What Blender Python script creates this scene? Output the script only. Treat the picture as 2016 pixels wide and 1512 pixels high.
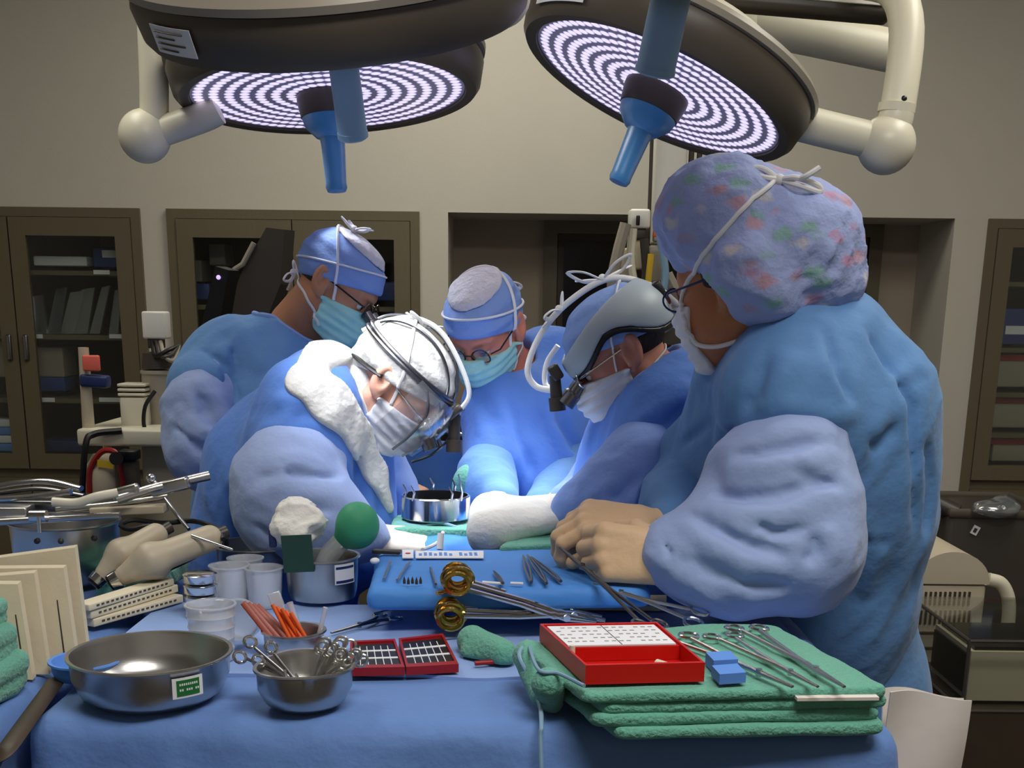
import bpy, math, random
import numpy as np
from mathutils import Vector, Matrix

for o in list(bpy.data.objects):
    bpy.data.objects.remove(o, do_unlink=True)
SC = bpy.context.scene
COL = SC.collection
random.seed(7)

# ------------------------------------------------------------------ camera
FPX, CX, CY = 2400.0, 1008.0, 1265.0          # focal length and principal point in pixels of 2016x1512
PITCH, ROLL = math.atan(665 / 2400.0), math.radians(0.7)
CAM = np.array([0.0, 0.0, 1.45])
_d = np.array([0, math.cos(PITCH), -math.sin(PITCH)])
_u0 = np.array([0, math.sin(PITCH), math.cos(PITCH)])
_r0 = np.array([1.0, 0, 0])
_r = _r0 * math.cos(ROLL) + _u0 * math.sin(ROLL)
_u = _u0 * math.cos(ROLL) - _r0 * math.sin(ROLL)
camd = bpy.data.cameras.new('camera')
cam = bpy.data.objects.new('camera', camd)
COL.objects.link(cam)
camd.sensor_fit = 'HORIZONTAL'
camd.sensor_width = 36.0
camd.lens = FPX / 2016 * 36.0
camd.shift_y = (CY - 756) / 2016
camd.clip_start = 0.05
cam.matrix_world = Matrix(((_r[0], _u[0], -_d[0], CAM[0]), (_r[1], _u[1], -_d[1], CAM[1]),
                           (_r[2], _u[2], -_d[2], CAM[2]), (0, 0, 0, 1)))
SC.camera = cam


def ray(px, py):
    return _d + (px - CX) / FPX * _r + (CY - py) / FPX * _u


def at(px, py, Y):
    """point of the room seen at a pixel, at distance Y from the camera's wall"""
    v = ray(px, py)
    return CAM + v * (Y / v[1])


def on(px, py, z):
    """point of a horizontal surface of height z seen at a pixel"""
    v = ray(px, py)
    return CAM + v * ((z - CAM[2]) / v[2])


# ------------------------------------------------------------------ light and exposure
SC.view_settings.view_transform = 'Standard'
SC.view_settings.look = 'None'
SC.view_settings.gamma = 1.0
SC.view_settings.exposure = 0.0
SC.cycles.use_denoising = True
SC.cycles.max_bounces = 8
SC.cycles.sample_clamp_indirect = 6.0
w = bpy.data.worlds.new('room_air')
SC.world = w
w.use_nodes = True
w.node_tree.nodes['Background'].inputs[0].default_value = (0.75, 0.85, 1.0, 1)
w.node_tree.nodes['Background'].inputs[1].default_value = 0.05


def area_light(name, loc, size, sizey, power, col=(1, 0.95, 0.85), rot=(0, 0, 0)):
    l = bpy.data.lights.new(name, 'AREA')
    l.shape = 'RECTANGLE'
    l.size, l.size_y, l.energy, l.color = size, sizey, power, col
    o = bpy.data.objects.new(name, l)
    o.location = loc
    o.rotation_euler = rot
    COL.objects.link(o)
    return o


def spot_light(name, loc, target, power, deg, radius=0.2, blend=0.5, col=(0.86, 0.9, 1.0)):
    l = bpy.data.lights.new(name, 'SPOT')
    l.energy, l.spot_size, l.spot_blend, l.shadow_soft_size, l.color = power, math.radians(deg), blend, radius, col
    o = bpy.data.objects.new(name, l)
    o.location = loc
    v = Vector(target) - Vector(loc)
    o.rotation_euler = v.to_track_quat('-Z', 'Y').to_euler()
    COL.objects.link(o)
    return o


area_light('ceiling_panel_light_near', (0.5, 0.6, 2.97), 1.3, 0.6, 44, (1, 0.96, 0.92))
area_light('ceiling_panel_light_left', (-1.3, 2.6, 2.97), 0.6, 1.2, 17, (1, 0.97, 0.86))
area_light('ceiling_panel_light_right', (1.5, 2.6, 2.97), 0.6, 1.2, 22, (1, 0.97, 0.88))
area_light('ceiling_panel_light_far', (0.0, 4.1, 2.97), 1.2, 0.6, 20, (1, 0.97, 0.84))
FIELD = at(1000, 1010, 2.45)
spot_light('surgical_beam_left', at(640, 205, 2.85), at(930, 900, 2.5), 80, 42, 0.22)
spot_light('surgical_beam_right', at(1290, 200, 2.75), at(1020, 960, 2.45), 80, 42, 0.22)
spot_light('surgical_beam_near', at(660, 90, 2.15), at(860, 900, 2.4), 70, 44, 0.22)


# ------------------------------------------------------------------ materials
def mat(name, col, rough=0.6, metal=0.0, bump=0.0, bscale=60, var=0.0, vscale=8, spec=0.5, trans=0.0, ior=1.45,
        alpha=1.0, emit=None, estr=0.0, stretch=None, sheen=0.0, sss=0.0):
    m = bpy.data.materials.new(name)
    m.use_nodes = True
    nt = m.node_tree
    b = nt.nodes['Principled BSDF']
    b.inputs['Base Color'].default_value = (*col, 1)
    b.inputs['Roughness'].default_value = rough
    b.inputs['Metallic'].default_value = metal
    b.inputs['Specular IOR Level'].default_value = spec
    b.inputs['Transmission Weight'].default_value = trans
    b.inputs['IOR'].default_value = ior
    b.inputs['Alpha'].default_value = alpha
    b.inputs['Sheen Weight'].default_value = sheen
    if sss:
        b.inputs['Subsurface Weight'].default_value = sss
        b.inputs['Subsurface Radius'].default_value = (0.012, 0.005, 0.003)
        b.inputs['Subsurface Scale'].default_value = 1.0
    if emit:
        b.inputs['Emission Color'].default_value = (*emit, 1)
        b.inputs['Emission Strength'].default_value = estr
    if bump or var:
        tc = nt.nodes.new('ShaderNodeTexCoord')
        mp = nt.nodes.new('ShaderNodeMapping')
        nt.links.new(tc.outputs['Object'], mp.inputs['Vector'])
        if stretch:
            mp.inputs['Scale'].default_value = stretch
    if bump:
        n = nt.nodes.new('ShaderNodeTexNoise')
        n.inputs['Scale'].default_value = bscale
        n.inputs['Detail'].default_value = 5
        nt.links.new(mp.outputs[0], n.inputs['Vector'])
        bp = nt.nodes.new('ShaderNodeBump')
        bp.inputs['Strength'].default_value = bump
        bp.inputs['Distance'].default_value = 0.01
        nt.links.new(n.outputs['Fac'], bp.inputs['Height'])
        nt.links.new(bp.outputs[0], b.inputs['Normal'])
    if var:
        n2 = nt.nodes.new('ShaderNodeTexNoise')
        n2.inputs['Scale'].default_value = vscale
        n2.inputs['Detail'].default_value = 4
        nt.links.new(mp.outputs[0], n2.inputs['Vector'])
        mx = nt.nodes.new('ShaderNodeMix')
        mx.data_type = 'RGBA'
        mx.inputs[6].default_value = (*[max(0, c * (1 - var)) for c in col], 1)
        mx.inputs[7].default_value = (*[min(1, c * (1 + var)) for c in col], 1)
        nt.links.new(n2.outputs['Fac'], mx.inputs[0])
        nt.links.new(mx.outputs[2], b.inputs['Base Color'])
    return m


def cloth_folds(m, scale, strength, stretch=(1, 1, 0.45), dist=0.02):
    """adds ridged crease bump to a fabric"""
    nt = m.node_tree
    b = nt.nodes['Principled BSDF']
    tc = nt.nodes.new('ShaderNodeTexCoord')
    mp = nt.nodes.new('ShaderNodeMapping')
    mp.inputs['Scale'].default_value = stretch
    mp.inputs['Rotation'].default_value = (0.3, 0.5, 0.2)
    nt.links.new(tc.outputs['Object'], mp.inputs['Vector'])
    n = nt.nodes.new('ShaderNodeTexNoise')
    n.noise_type = 'RIDGED_MULTIFRACTAL'
    n.inputs['Scale'].default_value = scale
    n.inputs['Detail'].default_value = 3
    n.inputs['Roughness'].default_value = 0.45
    n.inputs['Distortion'].default_value = 0.4
    nt.links.new(mp.outputs[0], n.inputs['Vector'])
    bp = nt.nodes.new('ShaderNodeBump')
    bp.inputs['Strength'].default_value = strength
    bp.inputs['Distance'].default_value = dist
    nt.links.new(n.outputs['Fac'], bp.inputs['Height'])
    old = b.inputs['Normal'].links
    if old:
        nt.links.new(old[0].from_socket, bp.inputs['Normal'])
    nt.links.new(bp.outputs[0], b.inputs['Normal'])


def s2l(*c):
    """sRGB 0-255 to linear"""
    return tuple((x / 255 / 12.92) if x < 10 else ((x / 255 + 0.055) / 1.055) ** 2.4 for x in c)


M = {}
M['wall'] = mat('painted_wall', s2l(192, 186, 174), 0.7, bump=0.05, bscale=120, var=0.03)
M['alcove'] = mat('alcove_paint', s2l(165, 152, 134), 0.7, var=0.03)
M['ceiling'] = mat('ceiling_paint', s2l(215, 212, 205), 0.8, var=0.02)
M['floor'] = mat('vinyl_floor', s2l(70, 66, 60), 0.4, var=0.15, vscale=20)
M['wood'] = mat('brown_cabinet_laminate', s2l(98, 89, 69), 0.45, var=0.12, vscale=30, stretch=(8, 8, 0.6))
M['dark_wood'] = mat('dark_brown_laminate', s2l(62, 50, 38), 0.5, var=0.1, vscale=30)
M['dark_in'] = mat('cabinet_interior', s2l(46, 40, 32), 0.7)
M['dark_pane'] = mat('dark_door_window', s2l(24, 20, 16), 0.15, spec=0.4)
M['steel'] = mat('brushed_steel', (0.55, 0.54, 0.52), 0.28, 1.0, bump=0.03, bscale=80, stretch=(1, 1, 12))
M['chrome'] = mat('polished_steel', (0.72, 0.72, 0.71), 0.14, 1.0)
M['dsteel'] = mat('dark_steel', (0.22, 0.22, 0.23), 0.3, 1.0)
M['gold'] = mat('gold_plated_handle', (0.62, 0.40, 0.10), 0.16, 1.0)
M['white'] = mat('white_plastic', s2l(224, 222, 214), 0.35)
M['cream'] = mat('cream_enamel', s2l(218, 212, 190), 0.35)
M['beige'] = mat('beige_plastic', s2l(186, 174, 150), 0.45)
M['dgrey'] = mat('dark_grey_plastic', s2l(62, 56, 50), 0.4)
M['lamp_grey'] = mat('lamp_housing_grey', s2l(82, 74, 64), 0.42)
M['lamp_rim'] = mat('lamp_rim_grey', s2l(150, 142, 128), 0.4)
M['black'] = mat('black_plastic', s2l(20, 19, 20), 0.35)
M['rubber'] = mat('black_rubber', s2l(14, 14, 15), 0.5)
M['red'] = mat('red_plastic', s2l(196, 22, 14), 0.35)
M['dred'] = mat('dark_red_plastic', s2l(150, 24, 30), 0.4)
M['green'] = mat('green_towel_cotton', s2l(102, 170, 148), 0.9, bump=0.5, bscale=180, var=0.12, vscale=14, sheen=0.2)
M['dgreen'] = mat('dark_green_card', s2l(36, 72, 60), 0.6)
M['bulb'] = mat('green_rubber_bulb', s2l(62, 160, 116), 0.55, bump=0.05, bscale=60)
M['drape'] = mat('blue_table_drape', s2l(94, 130, 190), 0.75, bump=0.35, bscale=30, var=0.06, vscale=6, sheen=0.1)
M['topsheet'] = mat('pale_blue_top_sheet', s2l(138, 166, 216), 0.75, bump=0.2, bscale=30, var=0.05, vscale=6)
M['mayo'] = mat('bright_blue_tray_cover', s2l(70, 140, 220), 0.6, bump=0.2, bscale=25, var=0.06)
M['screen'] = mat('dark_blue_drape', s2l(60, 100, 150), 0.75, bump=0.3, bscale=25, var=0.08)
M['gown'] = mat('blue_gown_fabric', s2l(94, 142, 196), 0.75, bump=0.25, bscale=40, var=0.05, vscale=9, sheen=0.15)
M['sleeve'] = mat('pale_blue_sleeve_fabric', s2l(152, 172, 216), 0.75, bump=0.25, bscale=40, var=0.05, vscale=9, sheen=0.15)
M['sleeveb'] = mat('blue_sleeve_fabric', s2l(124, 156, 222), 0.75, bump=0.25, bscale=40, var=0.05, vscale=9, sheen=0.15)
M['gown_lit'] = mat('lamp_lit_gown_fabric', s2l(92, 140, 222), 0.75, bump=0.25, bscale=40, var=0.05, vscale=9, sheen=0.15)  # gown blue brightened in the colour, as lit by the surgical lamps
M['cap'] = mat('blue_cap_fabric', s2l(132, 164, 222), 0.75, bump=0.3, bscale=60, var=0.05, vscale=14)
M['crown'] = mat('white_gauze_cap_crown', s2l(210, 208, 214), 0.85, bump=0.5, bscale=70, var=0.1, vscale=30)
M['whitecloth'] = mat('white_cloth', s2l(232, 230, 222), 0.85, bump=0.4, bscale=70)
M['mask_green'] = mat('pale_green_mask', s2l(172, 228, 216), 0.8, bump=0.25, bscale=60)
M['mask_white'] = mat('white_mask', s2l(226, 226, 228), 0.8, bump=0.25, bscale=60)
M['tie'] = mat('white_tie_tape', s2l(232, 232, 230), 0.8)
M['glove'] = mat('cream_latex_glove', s2l(226, 190, 148), 0.5, bump=0.15, bscale=70)
M['glove_w'] = mat('white_latex_glove', s2l(238, 230, 214), 0.5, bump=0.15, bscale=70)
M['hair'] = mat('dark_brown_hair', s2l(38, 26, 18), 0.55, bump=0.8, bscale=120, stretch=(1, 1, 0.2))
M['ghair'] = mat('grey_hair', s2l(120, 110, 104), 0.6, bump=0.8, bscale=120)
M['paper'] = mat('white_paper', s2l(220, 212, 202), 0.8, bump=0.1, bscale=20)
M['peel'] = mat('cream_peel_pouch', s2l(222, 212, 184), 0.6, bump=0.15, bscale=30, var=0.05)
M['pouch'] = mat('tan_paper_pouch', s2l(206, 194, 166), 0.7, bump=0.15, bscale=30, var=0.05)
M['bluebox'] = mat('light_blue_card_box', s2l(92, 142, 220), 0.6)
M['label'] = mat('white_label', s2l(230, 232, 236), 0.6)
M['glabel'] = mat('green_label', s2l(30, 110, 50), 0.6)
M['handle_blue'] = mat('blue_light_handle', s2l(74, 150, 206), 0.35, trans=0.25)
M['strap_blue'] = mat('blue_grey_arm_cover', s2l(126, 160, 184), 0.45)
M['eye'] = mat('eye_white', s2l(225, 220, 215), 0.2)
M['iris'] = mat('dark_iris', s2l(40, 26, 18), 0.2)
M['navy'] = mat('navy_plastic', s2l(34, 46, 96), 0.5)
M['navybin'] = mat('blue_storage_bin', s2l(40, 66, 128), 0.45)
M['orange'] = mat('orange_stick', s2l(232, 96, 34), 0.45)
M['redwrap'] = mat('brown_red_wrapper', s2l(150, 64, 44), 0.4)
M['yellow'] = mat('yellow_label', s2l(206, 170, 40), 0.6)
M['tube_red'] = mat('red_tubing', s2l(150, 30, 28), 0.35)
M['skin1'] = mat('tan_skin', s2l(196, 138, 102), 0.5, bump=0.08, bscale=150, var=0.06, vscale=30, sss=0.15)
M['skin2'] = mat('fair_skin', s2l(238, 180, 152), 0.5, bump=0.08, bscale=150, var=0.06, vscale=30, sss=0.15)
M['skin3'] = mat('ruddy_skin', s2l(222, 140, 112), 0.5, bump=0.08, bscale=150, var=0.06, vscale=30, sss=0.15)
M['skin4'] = mat('pink_brown_skin', s2l(200, 134, 112), 0.5, bump=0.08, bscale=150, var=0.06, vscale=30, sss=0.15)
M['skin5'] = mat('brown_skin', s2l(186, 120, 78), 0.5, bump=0.08, bscale=150, var=0.06, vscale=30, sss=0.15)


for k_, sc_, s_ in (('gown', 5, 0.3), ('gown_lit', 5, 0.3), ('sleeve', 6, 0.32), ('sleeveb', 6, 0.32), ('drape', 3.5, 0.25), ('mayo', 6, 0.2), ('screen', 5, 0.3), ('cap', 14, 0.25), ('whitecloth', 12, 0.3)):
    cloth_folds(M[k_], sc_, s_)


def clear_mat(name, col, gloss=0.12, rough=0.05, haze=0.0, hazecol=(0.9, 0.92, 0.95)):
    """thin see-through sheet: clear, a little gloss, some milky haze"""
    m = bpy.data.materials.new(name)
    m.use_nodes = True
    nt = m.node_tree
    nt.nodes.remove(nt.nodes['Principled BSDF'])
    out = nt.nodes['Material Output']
    tr = nt.nodes.new('ShaderNodeBsdfTransparent')
    tr.inputs[0].default_value = (*col, 1)
    gl = nt.nodes.new('ShaderNodeBsdfGlossy')
    gl.inputs['Roughness'].default_value = rough
    df = nt.nodes.new('ShaderNodeBsdfDiffuse')
    df.inputs[0].default_value = (*hazecol, 1)
    m1 = nt.nodes.new('ShaderNodeMixShader')
    m1.inputs[0].default_value = haze
    nt.links.new(tr.outputs[0], m1.inputs[1])
    nt.links.new(df.outputs[0], m1.inputs[2])
    fr = nt.nodes.new('ShaderNodeLayerWeight')
    fr.inputs[0].default_value = 0.35
    mm = nt.nodes.new('ShaderNodeMath')
    mm.operation = 'MULTIPLY_ADD'
    mm.inputs[1].default_value = 0.5
    mm.inputs[2].default_value = gloss
    nt.links.new(fr.outputs['Facing'], mm.inputs[0])
    m2 = nt.nodes.new('ShaderNodeMixShader')
    nt.links.new(mm.outputs[0], m2.inputs[0])
    nt.links.new(m1.outputs[0], m2.inputs[1])
    nt.links.new(gl.outputs[0], m2.inputs[2])
    nt.links.new(m2.outputs[0], out.inputs['Surface'])
    return m


M['glass'] = clear_mat('cabinet_glass', (0.93, 0.95, 0.93), 0.02)
M['clear'] = clear_mat('clear_plastic', (0.97, 0.98, 1.0), 0.1, 0.12, 0.4)
M['clearwrap'] = clear_mat('clear_plastic_wrap', (0.8, 0.85, 0.9), 0.22, 0.15, 0.12, (0.6, 0.65, 0.7))
M['lens'] = clear_mat('spectacle_lens', (0.9, 0.92, 0.95), 0.1, 0.02)
M['shield'] = clear_mat('smoky_visor', (0.86, 0.86, 0.88), 0.03, 0.1, 0.06)


def led_mat():
    m = bpy.data.materials.new('led_array')
    m.use_nodes = True
    nt = m.node_tree
    b = nt.nodes['Principled BSDF']
    b.inputs['Base Color'].default_value = (0.3, 0.3, 0.42, 1)
    b.inputs['Roughness'].default_value = 0.25
    tc = nt.nodes.new('ShaderNodeTexCoord')
    sep = nt.nodes.new('ShaderNodeSeparateXYZ')
    nt.links.new(tc.outputs['UV'], sep.inputs[0])

    def math_(op, a, bb=None, c=None):
        n = nt.nodes.new('ShaderNodeMath')
        n.operation = op
        for i, x in enumerate((a, bb, c)):
            if x is None:
                continue
            if isinstance(x, (int, float)):
                n.inputs[i].default_value = x
            else:
                nt.links.new(x, n.inputs[i])
        return n.outputs[0]
    r, a = sep.outputs[0], sep.outputs[1]          # u = ring radius 0..1, v = angle 0..1
    rings = math_('MULTIPLY', r, 9.0)
    k = math_('FLOOR', rings)
    fr = math_('SUBTRACT', math_('FRACT', rings), 0.5)
    cells = math_('MULTIPLY_ADD', k, 9.0, 8.0)
    an = math_('MULTIPLY', a, cells)
    fa = math_('SUBTRACT', math_('FRACT', math_('ADD', an, math_('MULTIPLY', k, 0.37))), 0.5)
    d = math_('SQRT', math_('ADD', math_('MULTIPLY', math_('POWER', math_('ABSOLUTE', fr), 2.0), 1.9), math_('MULTIPLY', math_('POWER', math_('ABSOLUTE', fa), 2.0), 0.8)))
    s = math_('SMOOTHSTEP' if False else 'SUBTRACT', 0.52, d)
    s = math_('MULTIPLY', s, 6.0)
    s = math_('MINIMUM', math_('MAXIMUM', s, 0.0), 1.0)
    b.inputs['Emission Color'].default_value = (0.74, 0.66, 1.0, 1)
    es = math_('MULTIPLY_ADD', s, 1.1, 0.06)
    nt.links.new(es, b.inputs['Emission Strength'])
    return m


M['led'] = led_mat()


def bouffant_mat():
    m = mat('floral_bouffant_fabric', s2l(160, 174, 220), 0.8, bump=0.6, bscale=45, var=0.06, vscale=20)
    nt = m.node_tree
    b = nt.nodes['Principled BSDF']
    src = b.inputs['Base Color'].links[0].from_socket
    tc = nt.nodes.new('ShaderNodeTexCoord')
    mp = nt.nodes.new('ShaderNodeMapping')
    mp.inputs['Scale'].default_value = (21, 21, 36)
    mp.inputs['Rotation'].default_value = (0.2, 0.5, 0.3)
    nz = nt.nodes.new('ShaderNodeTexNoise')
    nz.inputs['Scale'].default_value = 70
    nt.links.new(tc.outputs['Object'], nz.inputs['Vector'])
    mxv = nt.nodes.new('ShaderNodeMix')
    mxv.data_type = 'VECTOR'
    mxv.inputs[0].default_value = 0.022
    nt.links.new(tc.outputs['Object'], mxv.inputs[4])
    nt.links.new(nz.outputs['Color'], mxv.inputs[5])
    nt.links.new(mxv.outputs[1], mp.inputs[0])
    vo = nt.nodes.new('ShaderNodeTexVoronoi')
    vo.inputs['Scale'].default_value = 1.0
    vo.inputs['Randomness'].default_value = 0.75
    nt.links.new(mp.outputs[0], vo.inputs['Vector'])
    cr = nt.nodes.new('ShaderNodeValToRGB')
    cr.color_ramp.elements[0].position = 0.2
    cr.color_ramp.elements[0].color = (0.75, 0.75, 0.75, 1)
    cr.color_ramp.elements[1].position = 0.44
    cr.color_ramp.elements[1].color = (0, 0, 0, 1)
    nt.links.new(vo.outputs['Distance'], cr.inputs[0])
    sep = nt.nodes.new('ShaderNodeSeparateColor')
    nt.links.new(vo.outputs['Color'], sep.inputs[0])
    pal = nt.nodes.new('ShaderNodeValToRGB')
    pal.color_ramp.interpolation = 'CONSTANT'
    els = pal.color_ramp.elements
    els[0].position, els[0].color = 0.0, (*s2l(136, 186, 160), 1)
    els[1].position, els[1].color = 0.36, (*s2l(196, 136, 160), 1)
    e = els.new(0.62); e.color = (*s2l(212, 206, 196), 1)
    e = els.new(0.74); e.color = (*s2l(200, 150, 156), 1)
    nt.links.new(sep.outputs[0], pal.inputs[0])
    mx = nt.nodes.new('ShaderNodeMix')
    mx.data_type = 'RGBA'
    nt.links.new(cr.outputs[0], mx.inputs[0])
    nt.links.new(src, mx.inputs[6])
    nt.links.new(pal.outputs[0], mx.inputs[7])
    nt.links.new(mx.outputs[2], b.inputs['Base Color'])
    return m


M['bouffant'] = bouffant_mat()


# ------------------------------------------------------------------ object helpers
def thing(name, label, cat, loc, group=None):
    o = bpy.data.objects.new(name, None)
    o.empty_display_size = 0.05
    o.location = [float(x) for x in loc]
    COL.objects.link(o)
    o['label'], o['category'] = label, cat
    if group:
        o['group'] = group
    return o


def tag(o, label, cat, group=None, kind=None):
    o['label'], o['category'] = label, cat
    if group:
        o['group'] = group
    if kind:
        o['kind'] = kind
    return o


def struct(o):
    o['kind'] = 'structure'
    return o


def root_of(o):
    v = Vector((0, 0, 0))
    while o is not None:
        v = v + o.location
        o = o.parent
    return v


def link(name, me, m, parent=None, label=None):
    o = bpy.data.objects.new(name, me)
    COL.objects.link(o)
    if m is not None:
        me.materials.append(m)
    if parent is not None:
        o.parent = parent
        r = parent
        while r.parent is not None:
            r = r.parent
        if r is parent:
            o.matrix_parent_inverse = Matrix.Translation(-Vector(parent.location))
    if label:
        o['label'] = label
    return o


def copy_tree(o, parent=None):
    c = o.copy()
    COL.objects.link(c)
    if parent is not None:
        c.parent = parent
    for ch in list(o.children):
        copy_tree(ch, c)
    return c


def frame(fwd, up=(0, 0, 1)):
    """3x3 with columns right, forward, up"""
    f = np.array(fwd, float); f /= np.linalg.norm(f)
    u = np.array(up, float); u = u - f * (u @ f); u /= np.linalg.norm(u)
    r = np.cross(f, u)
    return np.stack([r, f, u], axis=1)


def rotz(deg):
    c, s = math.cos(math.radians(deg)), math.sin(math.radians(deg))
    return np.array([[c, -s, 0], [s, c, 0], [0, 0, 1.0]])


def rotx(deg):
    c, s = math.cos(math.radians(deg)), math.sin(math.radians(deg))
    return np.array([[1, 0, 0], [0, c, -s], [0, s, c.real]])


def roty(deg):
    c, s = math.cos(math.radians(deg)), math.sin(math.radians(deg))
    return np.array([[c, 0, s], [0, 1, 0], [-s, 0, c]])


EYE = np.eye(3)


class MB:
    def __init__(self):
        self.v, self.f, self.uv = [], [], {}

    def add(self, vs, fs):
        n = len(self.v)
        self.v += [tuple(float(c) for c in p) for p in vs]
        self.f += [tuple(i + n for i in f) for f in fs]
        return self

    def box(self, c, s, R=EYE, bevel=0.0):
        c = np.array(c, float)
        hx, hy, hz = [x / 2 for x in s]
        if bevel <= 0:
            P = [(-hx, -hy, -hz), (hx, -hy, -hz), (hx, hy, -hz), (-hx, hy, -hz), (-hx, -hy, hz), (hx, -hy, hz), (hx, hy, hz), (-hx, hy, hz)]
            F = [(0, 3, 2, 1), (4, 5, 6, 7), (0, 1, 5, 4), (1, 2, 6, 5), (2, 3, 7, 6), (3, 0, 4, 7)]
        else:
            b = min(bevel, hx * 0.95, hy * 0.95, hz * 0.95)
            P, F = [], []
            rings = []
            n = 3
            prof = [(-hz, b), ]
            prof = []
            for i in range(n + 1):
                a = math.pi / 2 * i / n
                prof.append((-hz + b - b * math.cos(a), b - b * math.sin(a)))
            for i in range(n + 1):
                a = math.pi / 2 * i / n
                prof.append((hz - b + b * math.sin(a), b - b * math.cos(a)))
            for z, ins in prof:
                ring = []
                for cx, cy, a0 in ((hx - b, hy - b, 0), (-hx + b, hy - b, 90), (-hx + b, -hy + b, 180), (hx - b, -hy + b, 270)):
                    for i in range(n + 1):
                        a = math.radians(a0 + 90 * i / n)
                        rr = max(b - ins, 0.0002)
                        ring.append(len(P))
                        P.append((cx + rr * math.cos(a), cy + rr * math.sin(a), z))
                rings.append(ring)
            m = len(rings[0])
            for r0, r1 in zip(rings, rings[1:]):
                for i in range(m):
                    F.append((r0[i], r0[(i + 1) % m], r1[(i + 1) % m], r1[i]))
            F.append(tuple(reversed(rings[0])))
            F.append(tuple(rings[-1]))
        return self.add([c + R @ np.array(p) for p in P], F)

    def cyl(self, a, b, ra, rb=None, n=20, cap=True):
        return self.tube([a, b], [ra, ra if rb is None else rb], n, cap)

    def tube(self, pts, r, n=10, cap=True, closed=False, flat=1.0, flatdir=None):
        pts = [np.array(p, float) for p in pts]
        if not hasattr(r, '__len__'):
            r = [r] * len(pts)
        V, F = [], []
        up = None
        for i, p in enumerate(pts):
            if closed:
                t = pts[(i + 1) % len(pts)] - pts[i - 1]
            else:
                t = pts[min(i + 1, len(pts) - 1)] - pts[max(i - 1, 0)]
            t = t / (np.linalg.norm(t) + 1e-12)
            if flatdir is not None:
                up = np.array(flatdir, float)
            elif up is None:
                up = np.array([0, 0, 1.0]) if abs(t[2]) < 0.9 else np.array([1.0, 0, 0])
            up = up - t * (up @ t)
            up /= (np.linalg.norm(up) + 1e-12)
            s = np.cross(t, up)
            for k in range(n):
                a = 2 * math.pi * k / n
                V.append(p + r[i] * (math.cos(a) * s + math.sin(a) * up * flat))
        m = len(pts)
        for i in range(m if closed else m - 1):
            j = (i + 1) % m
            for k in range(n):
                F.append((i * n + k, i * n + (k + 1) % n, j * n + (k + 1) % n, j * n + k))
        if cap and not closed:
            F.append(tuple(reversed(range(n))))
            F.append(tuple(range((m - 1) * n, m * n)))
        return self.add(V, F)

    def ball(self, c, r, R=EYE, n=16):
        r = np.array([r] * 3 if not hasattr(r, '__len__') else r, float)
        prof = [(math.sin(math.pi * i / n), -math.cos(math.pi * i / n)) for i in range(n + 1)]
        return self.lathe(c, [(max(x, 1e-4), z) for x, z in prof], R @ np.diag(r), n * 2)

    def lathe(self, c, prof, R=EYE, n=40, sx=1.0, lobes=None):
        c = np.array(c, float)
        V, F = [], []
        for (rr, z) in prof:
            for k in range(n):
                a = 2 * math.pi * k / n
                q = rr
                if lobes:
                    q = rr * lobes(a, z)
                V.append(c + R @ np.array([q * math.cos(a) * sx, q * math.sin(a), z]))
        for i in range(len(prof) - 1):
            for k in range(n):
                F.append((i * n + k, i * n + (k + 1) % n, (i + 1) * n + (k + 1) % n, (i + 1) * n + k))
        F.append(tuple(reversed(range(n))))
        F.append(tuple(range((len(prof) - 1) * n, len(prof) * n)))
        return self.add(V, F)

    def prism(self, poly, off):
        """polygon of 3-D points pushed along off"""
        off = np.array(off, float)
        n = len(poly)
        A = [np.array(p, float) for p in poly]
        V = A + [p + off for p in A]
        F = [tuple(reversed(range(n))), tuple(range(n, 2 * n))]
        for i in range(n):
            j = (i + 1) % n
            F.append((i, j, n + j, n + i))
        return self.add(V, F)

    def sheet(self, G, th=0.0):
        """grid of points G[i][j], thickened along its normals"""
        G = np.array(G, float)
        ni, nj = G.shape[:2]
        if th:
            du = np.gradient(G, axis=0); dv = np.gradient(G, axis=1)
            N = np.cross(du, dv); N /= (np.linalg.norm(N, axis=2, keepdims=True) + 1e-12)
            V = list(G.reshape(-1, 3)) + list((G - N * th).reshape(-1, 3))
        else:
            V = list(G.reshape(-1, 3))
        F = []
        o = ni * nj
        for i in range(ni - 1):
            for j in range(nj - 1):
                a, b, c, d = i * nj + j, (i + 1) * nj + j, (i + 1) * nj + j + 1, i * nj + j + 1
                F.append((a, b, c, d))
                if th:
                    F.append((o + d, o + c, o + b, o + a))
        if th:
            for i in range(ni - 1):
                for j in (0, nj - 1):
                    a, b = i * nj + j, (i + 1) * nj + j
                    F.append((a, o + a, o + b, b) if j == 0 else (b, o + b, o + a, a))
            for j in range(nj - 1):
                for i in (0, ni - 1):
                    a, b = i * nj + j, i * nj + j + 1
                    F.append((b, o + b, o + a, a) if i == 0 else (a, o + a, o + b, b))
        return self.add(V, F)

    def build(self, name, m, parent=None, smooth=40, label=None):
        me = bpy.data.meshes.new(name)
        me.from_pydata(self.v, [], self.f)
        me.validate(verbose=False)
        if smooth:
            me.shade_smooth()
            me.set_sharp_from_angle(angle=math.radians(smooth))
        else:
            me.shade_flat()
        me.update()
        return link(name, me, m, parent, label)


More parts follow.
